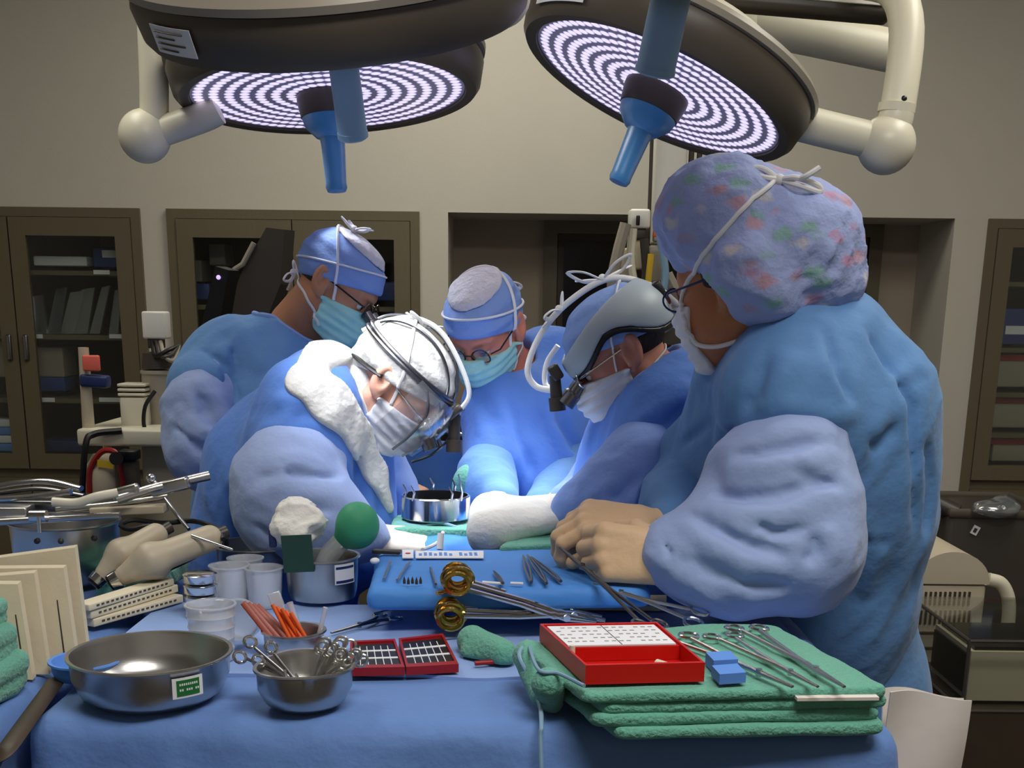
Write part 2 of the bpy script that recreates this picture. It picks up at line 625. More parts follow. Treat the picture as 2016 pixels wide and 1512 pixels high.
def text_mesh(name, body, size, R, loc, m, parent, extrude=0.0003, align='CENTER'):
    cu = bpy.data.curves.new(name, 'FONT')
    cu.body = body
    cu.size = size
    cu.extrude = extrude
    cu.align_x = align
    cu.align_y = 'CENTER'
    o = bpy.data.objects.new(name, cu)
    COL.objects.link(o)
    bpy.context.view_layer.update()
    dg = bpy.context.evaluated_depsgraph_get()
    me = bpy.data.meshes.new_from_object(o.evaluated_get(dg))
    bpy.data.objects.remove(o, do_unlink=True)
    R = np.array(R); loc = np.array(loc, float)
    for v in me.vertices:
        v.co = Vector(loc + R @ np.array(v.co))
    me.materials.clear()
    return link(name, me, m, parent)


# ------------------------------------------------------------------ implicit surfaces
def _hash(ix, iy, iz, seed):
    h = (ix * 374761393 + iy * 668265263 + iz * 1274126177 + seed * 974634777) & 0x7fffffff
    h = ((h ^ (h >> 13)) * 1103515245) & 0x7fffffff
    return ((h ^ (h >> 16)) & 0xffff) / 65535.0


def vnoise(p, seed=0, lin=0.0):
    i = np.floor(p).astype(np.int64)
    f = p - i
    u = f * f * (3 - 2 * f) * (1 - lin) + f * lin
    r = 0
    for dx in (0, 1):
        for dy in (0, 1):
            for dz in (0, 1):
                wgt = (u[:, 0] if dx else 1 - u[:, 0]) * (u[:, 1] if dy else 1 - u[:, 1]) * (u[:, 2] if dz else 1 - u[:, 2])
                r = r + wgt * _hash(i[:, 0] + dx, i[:, 1] + dy, i[:, 2] + dz, seed)
    return r


def folds(p, amp, freq, axis, stretch=3.5, seed=0):
    """ridged noise, its ridges drawn out along axis"""
    a = np.array(axis, float); a /= np.linalg.norm(a)
    q = p - np.outer(p @ a, a) * (1 - 1 / stretch)
    q = q * freq
    q = q + 0.55 * (np.stack([vnoise(q * 0.8 + 17, seed + 5), vnoise(q * 0.8 + 41, seed + 6), vnoise(q * 0.8 + 77, seed + 7)], 1) - 0.5)
    n = vnoise(q, seed, 0.8)
    rdg = 1 - np.abs(2 * n - 1)
    n2 = 1 - np.abs(2 * vnoise(q * 0.61 + 9.3, seed + 11, 0.8) - 1)
    return amp * (0.65 * rdg ** 1.5 + 0.55 * n2 ** 1.5 - 0.5)


def smin(a, b, k):
    if k <= 0:
        return np.minimum(a, b)
    h = np.clip(0.5 + 0.5 * (b - a) / k, 0, 1)
    return b * (1 - h) + a * h - k * h * (1 - h)


def smax(a, b, k):
    return -smin(-a, -b, k)


def cap_(p, a, b, ra, rb=None):
    rb = ra if rb is None else rb
    a = np.asarray(a, float); b = np.asarray(b, float)
    ab = b - a
    t = np.clip(((p - a) @ ab) / max(ab @ ab, 1e-12), 0, 1)
    return np.linalg.norm(p - a - t[:, None] * ab, axis=1) - (ra + (rb - ra) * t)


def ell(p, c, r, R=None):
    q = p - np.asarray(c, float)
    if R is not None:
        q = q @ R
    r = np.asarray(r, float)
    k0 = np.linalg.norm(q / r, axis=1)
    k1 = np.linalg.norm(q / (r * r), axis=1)
    return k0 * (k0 - 1) / np.maximum(k1, 1e-9)


def sbox(p, c, h, R=None, rnd=0.0):
    q = p - np.asarray(c, float)
    if R is not None:
        q = q @ R
    q = np.abs(q) - (np.asarray(h, float) - rnd)
    return np.linalg.norm(np.maximum(q, 0), axis=1) + np.minimum(q.max(1), 0) - rnd


def chain(p, joints, k=0.02):
    """joints: (point, radius) list, blended capsules"""
    d = None
    for (a, ra), (b, rb) in zip(joints, joints[1:]):
        e = cap_(p, a, b, ra, rb)
        d = e if d is None else smin(d, e, k)
    return d


def snap(pts, fn, off=0.0, it=8):
    p = np.array(pts, float)
    for _ in range(it):
        d = fn(p)
        e = 1e-4
        g = np.stack([fn(p + np.eye(3)[i] * e) - d for i in range(3)], 1) / e
        g /= (np.linalg.norm(g, axis=1, keepdims=True) + 1e-9)
        p = p - g * (d - off)[:, None] * 0.8
    return p


def spline(pts, n=24):
    P = [np.array(p, float) for p in pts]
    P = [2 * P[0] - P[1]] + P + [2 * P[-1] - P[-2]]
    out = []
    seg = len(P) - 3
    for s in range(seg):
        p0, p1, p2, p3 = P[s:s + 4]
        m = max(2, n // seg)
        for i in range(m):
            t = i / m
            out.append(0.5 * ((2 * p1) + (-p0 + p2) * t + (2 * p0 - 5 * p1 + 4 * p2 - p3) * t * t + (-p0 + 3 * p1 - 3 * p2 + p3) * t ** 3))
    out.append(P[-2])
    return out


def trace(px, py, fn, y0, y1, n=260):
    """first point of a surface met from the camera at a pixel, between distances y0 and y1"""
    v = ray(px, py)
    ys = np.linspace(y0, y1, n)
    P = CAM + np.outer(ys / v[1], v)
    d = fn(P)
    k = np.argmax(d < 0)
    if d[k] >= 0:
        k = int(np.argmin(d))
    return P[k]


def seg_dist(p, pts):
    d = None
    for a, b in zip(pts, pts[1:]):
        e = cap_(p, a, b, 0.0)
        d = e if d is None else np.minimum(d, e)
    return d


def strokes(p, ss):
    """sum of ridges (+) and valleys (-) along polylines, fading at their ends: (points, width, height)"""
    r = np.zeros(len(p))
    for pts, w_, hgt in ss:
        n = len(pts) - 1
        best = np.full(len(p), 9.0); u = np.zeros(len(p))
        for i, (a, b) in enumerate(zip(pts, pts[1:])):
            ab = b - a
            t = np.clip(((p - a) @ ab) / max(ab @ ab, 1e-12), 0, 1)
            d = np.linalg.norm(p - a - t[:, None] * ab, axis=1)
            k = d < best
            best = np.where(k, d, best); u = np.where(k, (i + t) / n, u)
        fade = np.clip(np.minimum(u, 1 - u) * 3.2, 0, 1)
        q = best / w_
        r += hgt * np.exp(-q * q) * fade * (2 - fade)
    return r


def lay(fn, y0, y1, lines):
    """pixel polylines laid on a surface: (pixels, width, height)"""
    return [([trace(x, y, fn, y0, y1) for x, y in px], w_, hgt) for px, w_, hgt in lines]


def sdf_mesh(name, fn, lo, hi, h, m, parent=None, label=None, smooth=0):
    lo = np.array(lo, float); hi = np.array(hi, float)
    B = 8
    nb = np.ceil((hi - lo) / (h * B)).astype(int)
    n = nb * B
    D = np.full(tuple(n), 9.0, np.float32)
    bi = np.stack(np.meshgrid(*[np.arange(x) for x in nb], indexing='ij'), -1).reshape(-1, 3)
    cen = lo + (bi * B + B / 2 - 0.5) * h
    dc = fn(cen)
    keep = np.abs(dc) < B * h * 0.87 * 1.35 + 0.012
    loc = np.stack(np.meshgrid(*[np.arange(B)] * 3, indexing='ij'), -1).reshape(-1, 3)
    for b0, dd in zip(bi[~keep], dc[~keep]):
        if dd < 0:
            s = b0 * B
            D[s[0]:s[0] + B, s[1]:s[1] + B, s[2]:s[2] + B] = -9.0
    kb = bi[keep]
    for c0 in range(0, len(kb), 600):
        kk = kb[c0:c0 + 600]
        idx = (kk[:, None, :] * B + loc[None]).reshape(-1, 3)
        D[idx[:, 0], idx[:, 1], idx[:, 2]] = fn(lo + idx * h)
    for ax in range(3):                                  # closed at the border
        sl = [slice(None)] * 3
        for e in (0, -1):
            sl[ax] = e
            D[tuple(sl)] = np.maximum(D[tuple(sl)], 0.5 * h)
    S = D < 0
    cnt = np.zeros(tuple(n - 1), np.int8)
    offs = [(i, j, k) for i in (0, 1) for j in (0, 1) for k in (0, 1)]
    for i, j, k in offs:
        cnt += S[i:n[0] - 1 + i, j:n[1] - 1 + j, k:n[2] - 1 + k]
    mixed = (cnt > 0) & (cnt < 8)
    ijk = np.argwhere(mixed)
    ids = np.full(mixed.shape, -1, np.int64)
    ids[mixed] = np.arange(len(ijk))
    vals = np.stack([D[ijk[:, 0] + o[0], ijk[:, 1] + o[1], ijk[:, 2] + o[2]] for o in offs], 1)
    oc = np.array(offs, float)
    pos = np.zeros((len(ijk), 3)); c = np.zeros(len(ijk))
    for a in range(8):
        for b in range(a + 1, 8):
            if np.abs(oc[a] - oc[b]).sum() != 1:
                continue
            va, vb = vals[:, a], vals[:, b]
            x = (va < 0) != (vb < 0)
            t = np.where(x, va / np.where(x, va - vb, 1), 0)
            pos += np.where(x[:, None], oc[a] + t[:, None] * (oc[b] - oc[a]), 0)
            c += x
    V = lo + h * (ijk + pos / c[:, None])
    Q = []
    for ax in range(3):
        o1, o2 = (ax + 1) % 3, (ax + 2) % 3
        sa = [slice(None)] * 3; sb = [slice(None)] * 3
        sa[ax] = slice(0, n[ax] - 1); sb[ax] = slice(1, n[ax])
        A = S[tuple(sa)]; Bm = S[tuple(sb)]
        e = np.argwhere(A != Bm)
        e = e[(e[:, o1] > 0) & (e[:, o2] > 0) & (e[:, o1] < n[o1] - 1) & (e[:, o2] < n[o2] - 1)]
        fl = A[e[:, 0], e[:, 1], e[:, 2]]
        def g(d1, d2):
            q = e.copy(); q[:, o1] += d1; q[:, o2] += d2
            return ids[q[:, 0], q[:, 1], q[:, 2]]
        q = np.stack([g(-1, -1), g(0, -1), g(0, 0), g(-1, 0)], 1)
        q[~fl] = q[~fl][:, ::-1]
        Q.append(q)
    Q = np.concatenate(Q)
    Q = Q[(Q >= 0).all(1)]
    for _ in range(smooth):
        acc = np.zeros_like(V); cn = np.zeros(len(V))
        for a, b in ((0, 1), (1, 2), (2, 3), (3, 0)):
            np.add.at(acc, Q[:, a], V[Q[:, b]]); np.add.at(cn, Q[:, a], 1)
        V = 0.5 * V + 0.5 * acc / np.maximum(cn, 1)[:, None]
    me = bpy.data.meshes.new(name)
    me.vertices.add(len(V)); me.vertices.foreach_set('co', V.astype(np.float32).ravel())
    me.loops.add(len(Q) * 4); me.loops.foreach_set('vertex_index', Q.astype(np.int32).ravel())
    me.polygons.add(len(Q)); me.polygons.foreach_set('loop_start', np.arange(0, len(Q) * 4, 4, dtype=np.int32))
    me.update(calc_edges=True)
    me.validate(verbose=False)
    me.shade_smooth()
    return link(name, me, m, parent, label)


# ------------------------------------------------------------------ the room
WY = 5.0
ZT = float(at(560, 414, WY)[2])
XA1 = float(at(276, 414, WY)[0]); XB0 = float(at(329, 414, WY)[0]); XB1 = float(at(826, 418, WY)[0])
XV0 = float(at(882, 418, WY)[0]); XV1 = float(at(1880, 434, WY)[0]); XC0 = float(at(1945, 438, WY)[0])
ROOM_X, ROOM_Y0, ROOM_Z = 3.3, -1.6, 3.0
XA0 = XA1 - 0.98
XC1 = XC0 + 1.0

b = MB()
b.box((0, (ROOM_Y0 + 6) / 2, -0.05), (2 * ROOM_X + 0.4, 6 - ROOM_Y0 + 0.4, 0.1))
struct(b.build('floor', M['floor'], smooth=0))
b = MB()
b.box((0, (ROOM_Y0 + 6) / 2, ROOM_Z + 0.05), (2 * ROOM_X + 0.4, 6 - ROOM_Y0 + 0.4, 0.1))
struct(b.build('ceiling', M['ceiling'], smooth=0))


def wallbox(bb, x0, x1, y0, y1, z0, z1):
    bb.box(((x0 + x1) / 2, (y0 + y1) / 2, (z0 + z1) / 2), (x1 - x0, y1 - y0, z1 - z0))


b = MB()
wallbox(b, -ROOM_X, ROOM_X, WY, WY + 0.9, ZT, ROOM_Z)
for x0, x1 in ((-ROOM_X, XA0), (XA1, XB0), (XB1, XV0), (XV1, XC0), (XC1, ROOM_X)):
    wallbox(b, x0, x1, WY, WY + 0.9, 0, ZT)
struct(b.build('wall_back', M['wall'], smooth=0))
b = MB(); wallbox(b, -ROOM_X - 0.1, -ROOM_X, ROOM_Y0, 6, 0, ROOM_Z); struct(b.build('wall_left', M['wall'], smooth=0))
b = MB(); wallbox(b, ROOM_X, ROOM_X + 0.1, ROOM_Y0, 6, 0, ROOM_Z); struct(b.build('wall_right', M['wall'], smooth=0))
b = MB(); wallbox(b, -ROOM_X, ROOM_X, ROOM_Y0 - 0.1, ROOM_Y0, 0, ROOM_Z); struct(b.build('wall_front', M['wall'], smooth=0))
# alcove with the double door
AY = WY + 0.42
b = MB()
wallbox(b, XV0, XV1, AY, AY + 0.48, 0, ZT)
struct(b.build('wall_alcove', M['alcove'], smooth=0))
DX0 = float(at(1072, 436, AY)[0]); DX1 = float(at(1738, 436, AY)[0]); DZ = float(at(1150, 434, AY)[2])
fw = 0.055
b = MB()
wallbox(b, DX0, DX0 + fw, AY - 0.035, AY - 0.001, 0, DZ)
wallbox(b, DX1 - fw, DX1, AY - 0.035, AY - 0.001, 0, DZ)
wallbox(b, DX0 + fw, DX1 - fw, AY - 0.035, AY - 0.001, DZ - fw, DZ)
struct(b.build('trim_1', M['wood'], smooth=0))
b = MB()
xm = (DX0 + DX1) / 2
for x0, x1 in ((DX0 + fw + 0.004, xm - 0.003), (xm + 0.003, DX1 - fw - 0.004)):
    wallbox(b, x0, x1, AY - 0.022, AY - 0.002, 0.01, DZ - fw - 0.004)
d1 = struct(b.build('door_1', M['dark_wood'], smooth=0))
b = MB()
for x0, x1 in ((DX0 + fw + 0.03, xm - 0.05), (xm + 0.05, DX1 - fw - 0.03)):
    wallbox(b, x0, x1, AY - 0.028, AY - 0.0225, 0.9, DZ - fw - 0.03)
b.build('door_window', M['dark_pane'], d1, smooth=0)
b = MB()
for x in (xm - 0.03, xm + 0.03):
    b.cyl((x, AY - 0.05, 0.85), (x, AY - 0.05, 1.1), 0.01)
    for z in (0.86, 1.09):
        b.cyl((x, AY - 0.05, z), (x, AY - 0.02, z), 0.007)
b.build('door_handle', M['steel'], d1)


# ------------------------------------------------------------------ glass fronted cabinets
def cabinet(name, label, x0, x1, doors, shelf_z, depth=0.42, z0=0.02):
    t = thing(name, label, 'cabinet', ((x0 + x1) / 2, WY + depth / 2, 0), 'glass cabinets set in the back wall')
    f = 0.035
    b = MB()
    wallbox(b, x0, x0 + f, WY - 0.02, WY + depth, z0, ZT)
    wallbox(b, x1 - f, x1, WY - 0.02, WY + depth, z0, ZT)
    wallbox(b, x0 + f, x1 - f, WY - 0.02, WY + depth, ZT - f, ZT)
    wallbox(b, x0 + f, x1 - f, WY - 0.02, WY + depth, z0, z0 + 0.05)
    wallbox(b, x0 + f, x1 - f, WY, WY + depth, ZB - 0.16, ZB - 0.05)
    b.build('carcass', M['wood'], t, smooth=0)
    b = MB()
    wallbox(b, x0 + f, x1 - f, WY + depth - 0.02, WY + depth - 0.002, ZB - 0.05, ZT - f)
    b.build('back_panel', M['dark_in'], t, smooth=0)
    for z in shelf_z:
        b = MB(); wallbox(b, x0 + f + 0.001, x1 - f - 0.001, WY + 0.05, WY + depth - 0.021, z - 0.018, z)
        b.build('shelf', M['wood'], t, smooth=0)
    st = 0.062
    for (dx0, dx1, hs) in doors:
        b = MB()
        wallbox(b, dx0, dx0 + st, WY - 0.026, WY - 0.001, ZB - 0.06, ZT - f - 0.002)
        wallbox(b, dx1 - st, dx1, WY - 0.026, WY - 0.001, ZB - 0.06, ZT - f - 0.002)
        wallbox(b, dx0 + st, dx1 - st, WY - 0.026, WY - 0.001, ZT - f - 0.07, ZT - f - 0.002)
        wallbox(b, dx0 + st, dx1 - st, WY - 0.026, WY - 0.001, ZB - 0.06, ZB)
        d = b.build('door', M['wood'], t, smooth=0)
        b = MB(); wallbox(b, dx0 + st, dx1 - st, WY - 0.016, WY - 0.012, ZB, ZT - f - 0.07)
        b.build('glass_pane', M['glass'], d, smooth=0)
        b = MB()
        hx = dx1 - 0.03 if hs > 0 else dx0 + 0.03
        b.box((hx, WY - 0.034, ZB + 0.42), (0.018, 0.016, 0.1), bevel=0.005)
        b.build('handle', M['dsteel'], d)
        b = MB()
        wallbox(b, dx0, dx1, WY - 0.024, WY - 0.001, z0 + 0.06, ZB - 0.1)
        b.build('drawer_front', M['wood'], t, smooth=0)
    return t


ZB = float(at(160, 893, WY)[2])
zs = [float(at(160, y, WY + 0.06)[2]) for y in (533, 660, 785)]
XAm = float(at(18, 430, WY)[0])
cabinet('supply_cabinet', 'brown glass-fronted wall cabinet at far left, full of dark plastic packets', XA0, XA1,
        [(XA0 + 0.037, XAm - 0.003, 1), (XAm + 0.003, XA1 - 0.037, -1)], zs)
XBm = float(at(576, 430, WY)[0])
cabinet('supply_cabinet', 'brown double-door glass cabinet behind the bowed surgeon in the green mask', XB0, XB1,
        [(XB0 + 0.037, XBm - 0.002, 1), (XBm + 0.002, XB1 - 0.037, -1)], [float(at(400, y, WY + 0.06)[2]) for y in (600, 740)])
zc = [float(at(1990, y, WY + 0.06)[2]) for y in (555, 685, 773, 853)]
cabinet('supply_cabinet', 'brown glass-fronted wall cabinet at the right edge, shelves of grey drawers', XC0, XC1,
        [(XC0 + 0.037, XC0 + 0.5, 1), (XC0 + 0.504, XC1 - 0.037, -1)], zc)


def shelf_box(name, label, cat, px0, px1, py0, py1, m, dy=0.12, d=0.16, group='supplies behind the cabinet glass', lab=None):
    """box on a cabinet shelf; lab = pixel box of a label on its front"""
    Y = WY + dy
    p0 = at(px0, py1, Y); p1 = at(px1, py0, Y)
    t = thing(name, label, cat, ((p0[0] + p1[0]) / 2, Y + d / 2, p0[2]), group)
    bb = MB(); bb.box(((p0[0] + p1[0]) / 2, Y + d / 2, (p0[2] + p1[2]) / 2), (p1[0] - p0[0], d, p1[2] - p0[2]), bevel=0.006)
    bb.build('box_body', m, t)
    if lab:
        q0 = at(lab[0], lab[3], Y); q1 = at(lab[1], lab[2], Y)
        bb = MB(); bb.box(((q0[0] + q1[0]) / 2, Y - 0.0025, (q0[2] + q1[2]) / 2), (q1[0] - q0[0], 0.003, q1[2] - q0[2]))
        bb.build('label_card', M['label'], t, smooth=0)
    return t


shelf_box('carton', 'flat white carton on the top shelf of the far left cabinet', 'box', 66, 170, 505, 523, M['label'])
shelf_box('storage_bin', 'dark blue bin with a white label on the top shelf of the far left cabinet', 'bin', 184, 246, 488, 526, M['navybin'], lab=(202, 232, 493, 507))
shelf_box('carton', 'grey carton on the third shelf of the far left cabinet, on a blue tray', 'box', 62, 122, 684, 742, M['lamp_rim'])
shelf_box('storage_tray', 'blue tray under the grey carton in the far left cabinet', 'tray', 66, 126, 743, 770, M['navybin'])
shelf_box('storage_bin', 'blue bin low in the far left cabinet under the label strips', 'bin', 80, 160, 868, 890, M['navy'], dy=0.1)
shelf_box('storage_bin', 'blue bin in the left door of the cabinet behind the bowed surgeon', 'bin', 376, 412, 558, 590, M['navybin'])
shelf_box('storage_bin', 'blue bin in the right door of the cabinet behind the bowed surgeon', 'bin', 735, 790, 555, 592, M['navybin'])
shelf_box('carton', 'pale carton high in the left door of the cabinet behind the bowed surgeon', 'box', 412, 442, 480, 522, M['lamp_rim'], dy=0.2)
shelf_box('jar', 'pale jar beside the blue bin in the cabinet behind the bowed surgeon', 'jar', 378, 396, 512, 555, M['lamp_rim'], dy=0.2)
shelf_box('storage_bin', 'blue bin with two white labels in the cabinet at the right edge', 'bin', 1960, 2030, 608, 678, M['navybin'], lab=(1978, 2022, 642, 658))
for i, (y0, y1, m, txt) in enumerate(((700, 762, 'lamp_rim', 'upper'), (784, 842, 'lamp_rim', 'middle'), (865, 908, 'lamp_rim', 'lowest'))):
    t = shelf_box('drawer_box', '%s of the three grey drawers in the cabinet at the right edge' % txt, 'drawer', 1952, 2060, y0, y1, M[m], dy=0.09)
    p0 = at(1950, y0 + 9, WY + 0.088); p1 = at(2060, y0 - 1, WY + 0.088)
    bb = MB(); bb.box(((p0[0] + p1[0]) / 2, WY + 0.086, (p0[2] + p1[2]) / 2), (p1[0] - p0[0], 0.006, abs(p0[2] - p1[2])))
    bb.build('red_edge', M['dred'], t, smooth=0)
# books / folders in the left door of the far left cabinet
shelf_box('carton', 'tall pale carton behind the left door at the very left edge', 'box', -60, 16, 672, 742, M['lamp_rim'], dy=0.1)
for i in range(4):
    shelf_box('folder', '%s folder of the flat pile behind the glass at the left edge' % ('top', 'second', 'third', 'lowest')[i], 'folder',
              -70, 26, 826 + i * 16, 840 + i * 16, M['bluebox'] if i % 2 else M['label'], dy=0.09)
# clear packets leaning on the second shelf
for i, (x0, x1, xt0, xt1, yt) in enumerate(((66, 92, 60, 84, 580), (92, 118, 110, 132, 565), (118, 146, 138, 166, 572), (148, 172, 160, 186, 566), (176, 196, 200, 216, 562), (214, 232, 226, 240, 568))):
    Y = WY + 0.14 + 0.012 * (i % 2)
    bb = MB()
    bb.prism([at(x0, 657, Y), at(x1, 657, Y), at(xt1, yt, Y + 0.02), at(xt0, yt + 4, Y + 0.02)], (0, 0.02, 0))
    o = bb.build('plastic_packet', M['clearwrap'], None, smooth=0)
    tag(o, 'clear plastic packet on the second shelf of the far left cabinet, %s from the left' % ('first', 'second', 'third', 'fourth', 'fifth', 'sixth')[i], 'packet', 'plastic packets in the far left cabinet')
bb = MB()
bb.prism([at(192, 487, WY + 0.16), at(236, 487, WY + 0.16), at(240, 460, WY + 0.18), at(206, 452, WY + 0.18)], (0, 0.03, 0))
tag(bb.build('plastic_packet', M['clearwrap'], None, smooth=0), 'crumpled clear packet on top of the dark blue bin', 'packet', 'plastic packets in the far left cabinet')
for i, (x0, x1, y) in enumerate(((185, 216, 534), (66, 84, 660), (216, 246, 660), (80, 108, 785), (196, 250, 785))):
    Y = WY + 0.05
    p0 = at(x0, y + 6, Y); p1 = at(x1, y - 2, Y)
    bb = MB(); bb.box(((p0[0] + p1[0]) / 2, Y - 0.003, (p0[2] + p1[2]) / 2), (p1[0] - p0[0], 0.003, p1[2] - p0[2]))
    tag(bb.build('shelf_label', M['label'], None, smooth=0), 'white label strip on a shelf edge of the far left cabinet, %s' % ('top shelf', 'second shelf left', 'second shelf right', 'third shelf left', 'third shelf right')[i],
        'label', 'label strips on the cabinet shelves')


# ------------------------------------------------------------------ surgical lights
def lamp(label, px, py, Y, tilt, sina, R=0.325, arms=None, sticker=None, hl=1.0, hm='handle_blue', straight=False):
    c = at(px, py, Y)
    v = ray(px, py); v /= np.linalg.norm(v)
    upv = _u - v * (_u @ v); upv /= np.linalg.norm(upv)
    rv = np.cross(v, upv)
    a = math.radians(tilt)
    # image right-down major axis tilt; face normal leans along the minor axis, and to or from the camera
    im = -math.sin(a) * rv - math.cos(a) * upv
    n = math.sqrt(1 - sina * sina) * im - sina * v
    maj = math.cos(a) * rv - math.sin(a) * upv
    z = -n
    x = maj - z * (maj @ z); x /= np.linalg.norm(x)
    y = np.cross(z, x)
    L = np.stack([x, y, z], 1)
    t = thing('surgical_light', label, 'surgical light', c, 'round ceiling surgical lights')
    bb = MB()
    bb.lathe(c, [(R - 0.036, 0.004), (R - 0.034, -0.004), (R - 0.012, -0.006), (R - 0.002, 0.006), (R + 0.008, 0.05), (R + 0.004, 0.066), (R - 0.02, 0.07)], L, 72)
    hs = bb.build('housing', M['lamp_grey'], t)
    bb = MB()
    bb.lathe(c, [(R + 0.0045, 0.067), (R + 0.012, 0.069), (R + 0.014, 0.08), (R + 0.004, 0.092), (R - 0.05, 0.1)], L, 72)
    bb.build('rim_band', M['lamp_rim'], t)
    bb = MB()
    bb.lathe(c, [(R - 0.048, 0.098), (R - 0.055, 0.115), (R - 0.09, 0.135), (0.15, 0.152), (0.001, 0.156)], L, 60)
    bb.build('back_cover', M['cream'], t)
    # led face
    me = bpy.data.meshes.new('led_face')
    NR, NA = 10, 96
    V, F, UV = [], [], []
    for i in range(NR + 1):
        for k in range(NA + 1):
            rr = 0.05 + (R - 0.037 - 0.05) * i / NR
            an = 2 * math.pi * k / NA
            V.append(tuple(c + L @ np.array([rr * math.cos(an), rr * math.sin(an), 0.001])))
            UV.append((rr / (R - 0.037), k / NA))
    for i in range(NR):
        for k in range(NA):
            q = i * (NA + 1) + k
            F.append((q, q + 1, q + NA + 2, q + NA + 1)[::-1])
    me.from_pydata(V, [], F)
    ul = me.uv_layers.new(name='UVMap')
    for lp in me.loops:
        ul.data[lp.index].uv = UV[lp.vertex_index]
    link('led_face', me, M['led'], t)
    bb = MB()
    bb.lathe(c, [(0.07, 0.004), (0.07, -0.012), (0.064, -0.045), (0.052, -0.05)], L, 36)
    bb.build('hub', M['dgrey'], t)
    bb = MB()
    if straight:
        bb.lathe(c, [(0.024, -0.05), (0.0245, -0.19 * hl), (0.0255, -0.19 * hl), (0.0255, -0.2 * hl), (0.02, -0.204 * hl), (0.004, -0.205 * hl)], L, 32)
    else:
        bb.lathe(c, [(0.062, -0.046), (0.058, -0.062), (0.036, -0.085), (0.0275, -0.088), (0.026, -0.10), (0.0225, -0.18 * hl), (0.0235, -0.19 * hl), (0.02, -0.198 * hl), (0.006, -0.2 * hl)], L, 32)
    bb.build('handle', M[hm], t)
    if sticker:
        for a0, a1 in sticker:
            G = []
            for k in range(9):
                an = math.radians(a0 + (a1 - a0) * k / 8)
                G.append([c + L @ np.array([(R + q) * math.cos(an), (R + q) * math.sin(an), zz]) for q, zz in ((0.0055, 0.012), (0.0125, 0.05))])
            bb = MB(); bb.sheet(G, 0.0006)
            bb.sheet([[p + 0 for p in reversed(g)] for g in G], 0.0006)
            bb.build('rating_sticker', M['label'], hs)
            bb = MB()
            for j in range(4):
                zz = 0.018 + j * 0.008
                G2 = []
                for k in range(7):
                    an = math.radians(a0 + (a1 - a0) * (0.12 + 0.7 * k / 6 * (0.7 + 0.3 * (j % 2))))
                    rr = R + 0.0064 + (zz - 0.012) / 0.038 * 0.007 + 0.0008
                    G2.append(c + L @ np.array([rr * math.cos(an), rr * math.sin(an), zz]))
                bb.tube(G2, 0.0012, 5)
            bb.build('printed_lines', M['lamp_grey'], hs)
    for nm, pts, r, m in (arms or []):
        bb = MB()
        if len(pts) == 1:
            bb.ball(pts[0], r)
        else:
            bb.tube(spline(pts, 18) if len(pts) > 2 else pts, r, 22)
        bb.build(nm, M[m], t)
    return c, L, t


def top(px, py, Y):
    p = at(px, py, Y)
    return np.array([p[0], p[1], ROOM_Z])


Yl = 2.85
lamp('round surgical light on the left, its lit violet LED face behind the near dark lamp', 648, 188, Yl, -5, 0.25, 0.33,
     arms=[('arm_joint', [at(285, 268, Yl)], (0.056), 'cream'),
           ('arm_tube', [at(285, 270, Yl), at(395, 232, Yl), at(430, 215, Yl)], 0.031, 'cream'),
           ('arm_post', [at(290, 262, Yl), at(302, 120, Yl), top(304, 0, Yl)], 0.031, 'cream')],
     sticker=((50, 62),))
Yr = 2.75
lamp('tilted round surgical light on the right with its violet LED face turned to the camera', 1294, 180, Yr, 25.5, 0.29, 0.308,
     arms=[('arm_joint', [at(1745, 285, Yr)], 0.06, 'cream'),
           ('arm_tube', [at(1560, 238, Yr), at(1640, 258, Yr), at(1742, 282, Yr)], 0.036, 'cream'),
           ('arm_post', [at(1752, 270, Yr), at(1768, 210, Yr), at(1785, 60, Yr + 0.05), at(1760, -20, Yr + 0.1), at(1690, -40, Yr + 0.15)], 0.036, 'cream'),
           ('arm_collar', [at(1764, 222, Yr), at(1767, 205, Yr)], 0.0385, 'cream'),
           ('ceiling_tube', [at(1690, -40, Yr + 0.15), top(1690, -40, Yr + 0.15)], 0.04, 'cream'),
           ('screw', [at(1779, 195, Yr - 0.03)], 0.007, 'black')],
     sticker=((205, 232),))
Yn = 2.1
lamp('near dark-sided surgical light at top left, turned away to show its pale back', 664, 36, Yn, -8.5, -0.2, 0.3, hl=0.9, hm='strap_blue', straight=True,
     arms=[('arm_joint', [at(985, -10, Yn + 0.1)], 0.05, 'cream'),
           ('arm_post', [at(985, -10, Yn + 0.1), top(985, -10, Yn + 0.1)], 0.03, 'cream')],
     sticker=((212, 229),))
lamp('surgical light hanging above the frame, only its blue handle showing at top centre', 1344, -112, 1.62, 14, -0.06, 0.22, hm='strap_blue', hl=0.72, straight=True,
     arms=[('arm_post', [at(1348, -90, 1.62) + np.array([0, 0, 0.14]), top(1348, -90, 1.62)], 0.03, 'cream')])

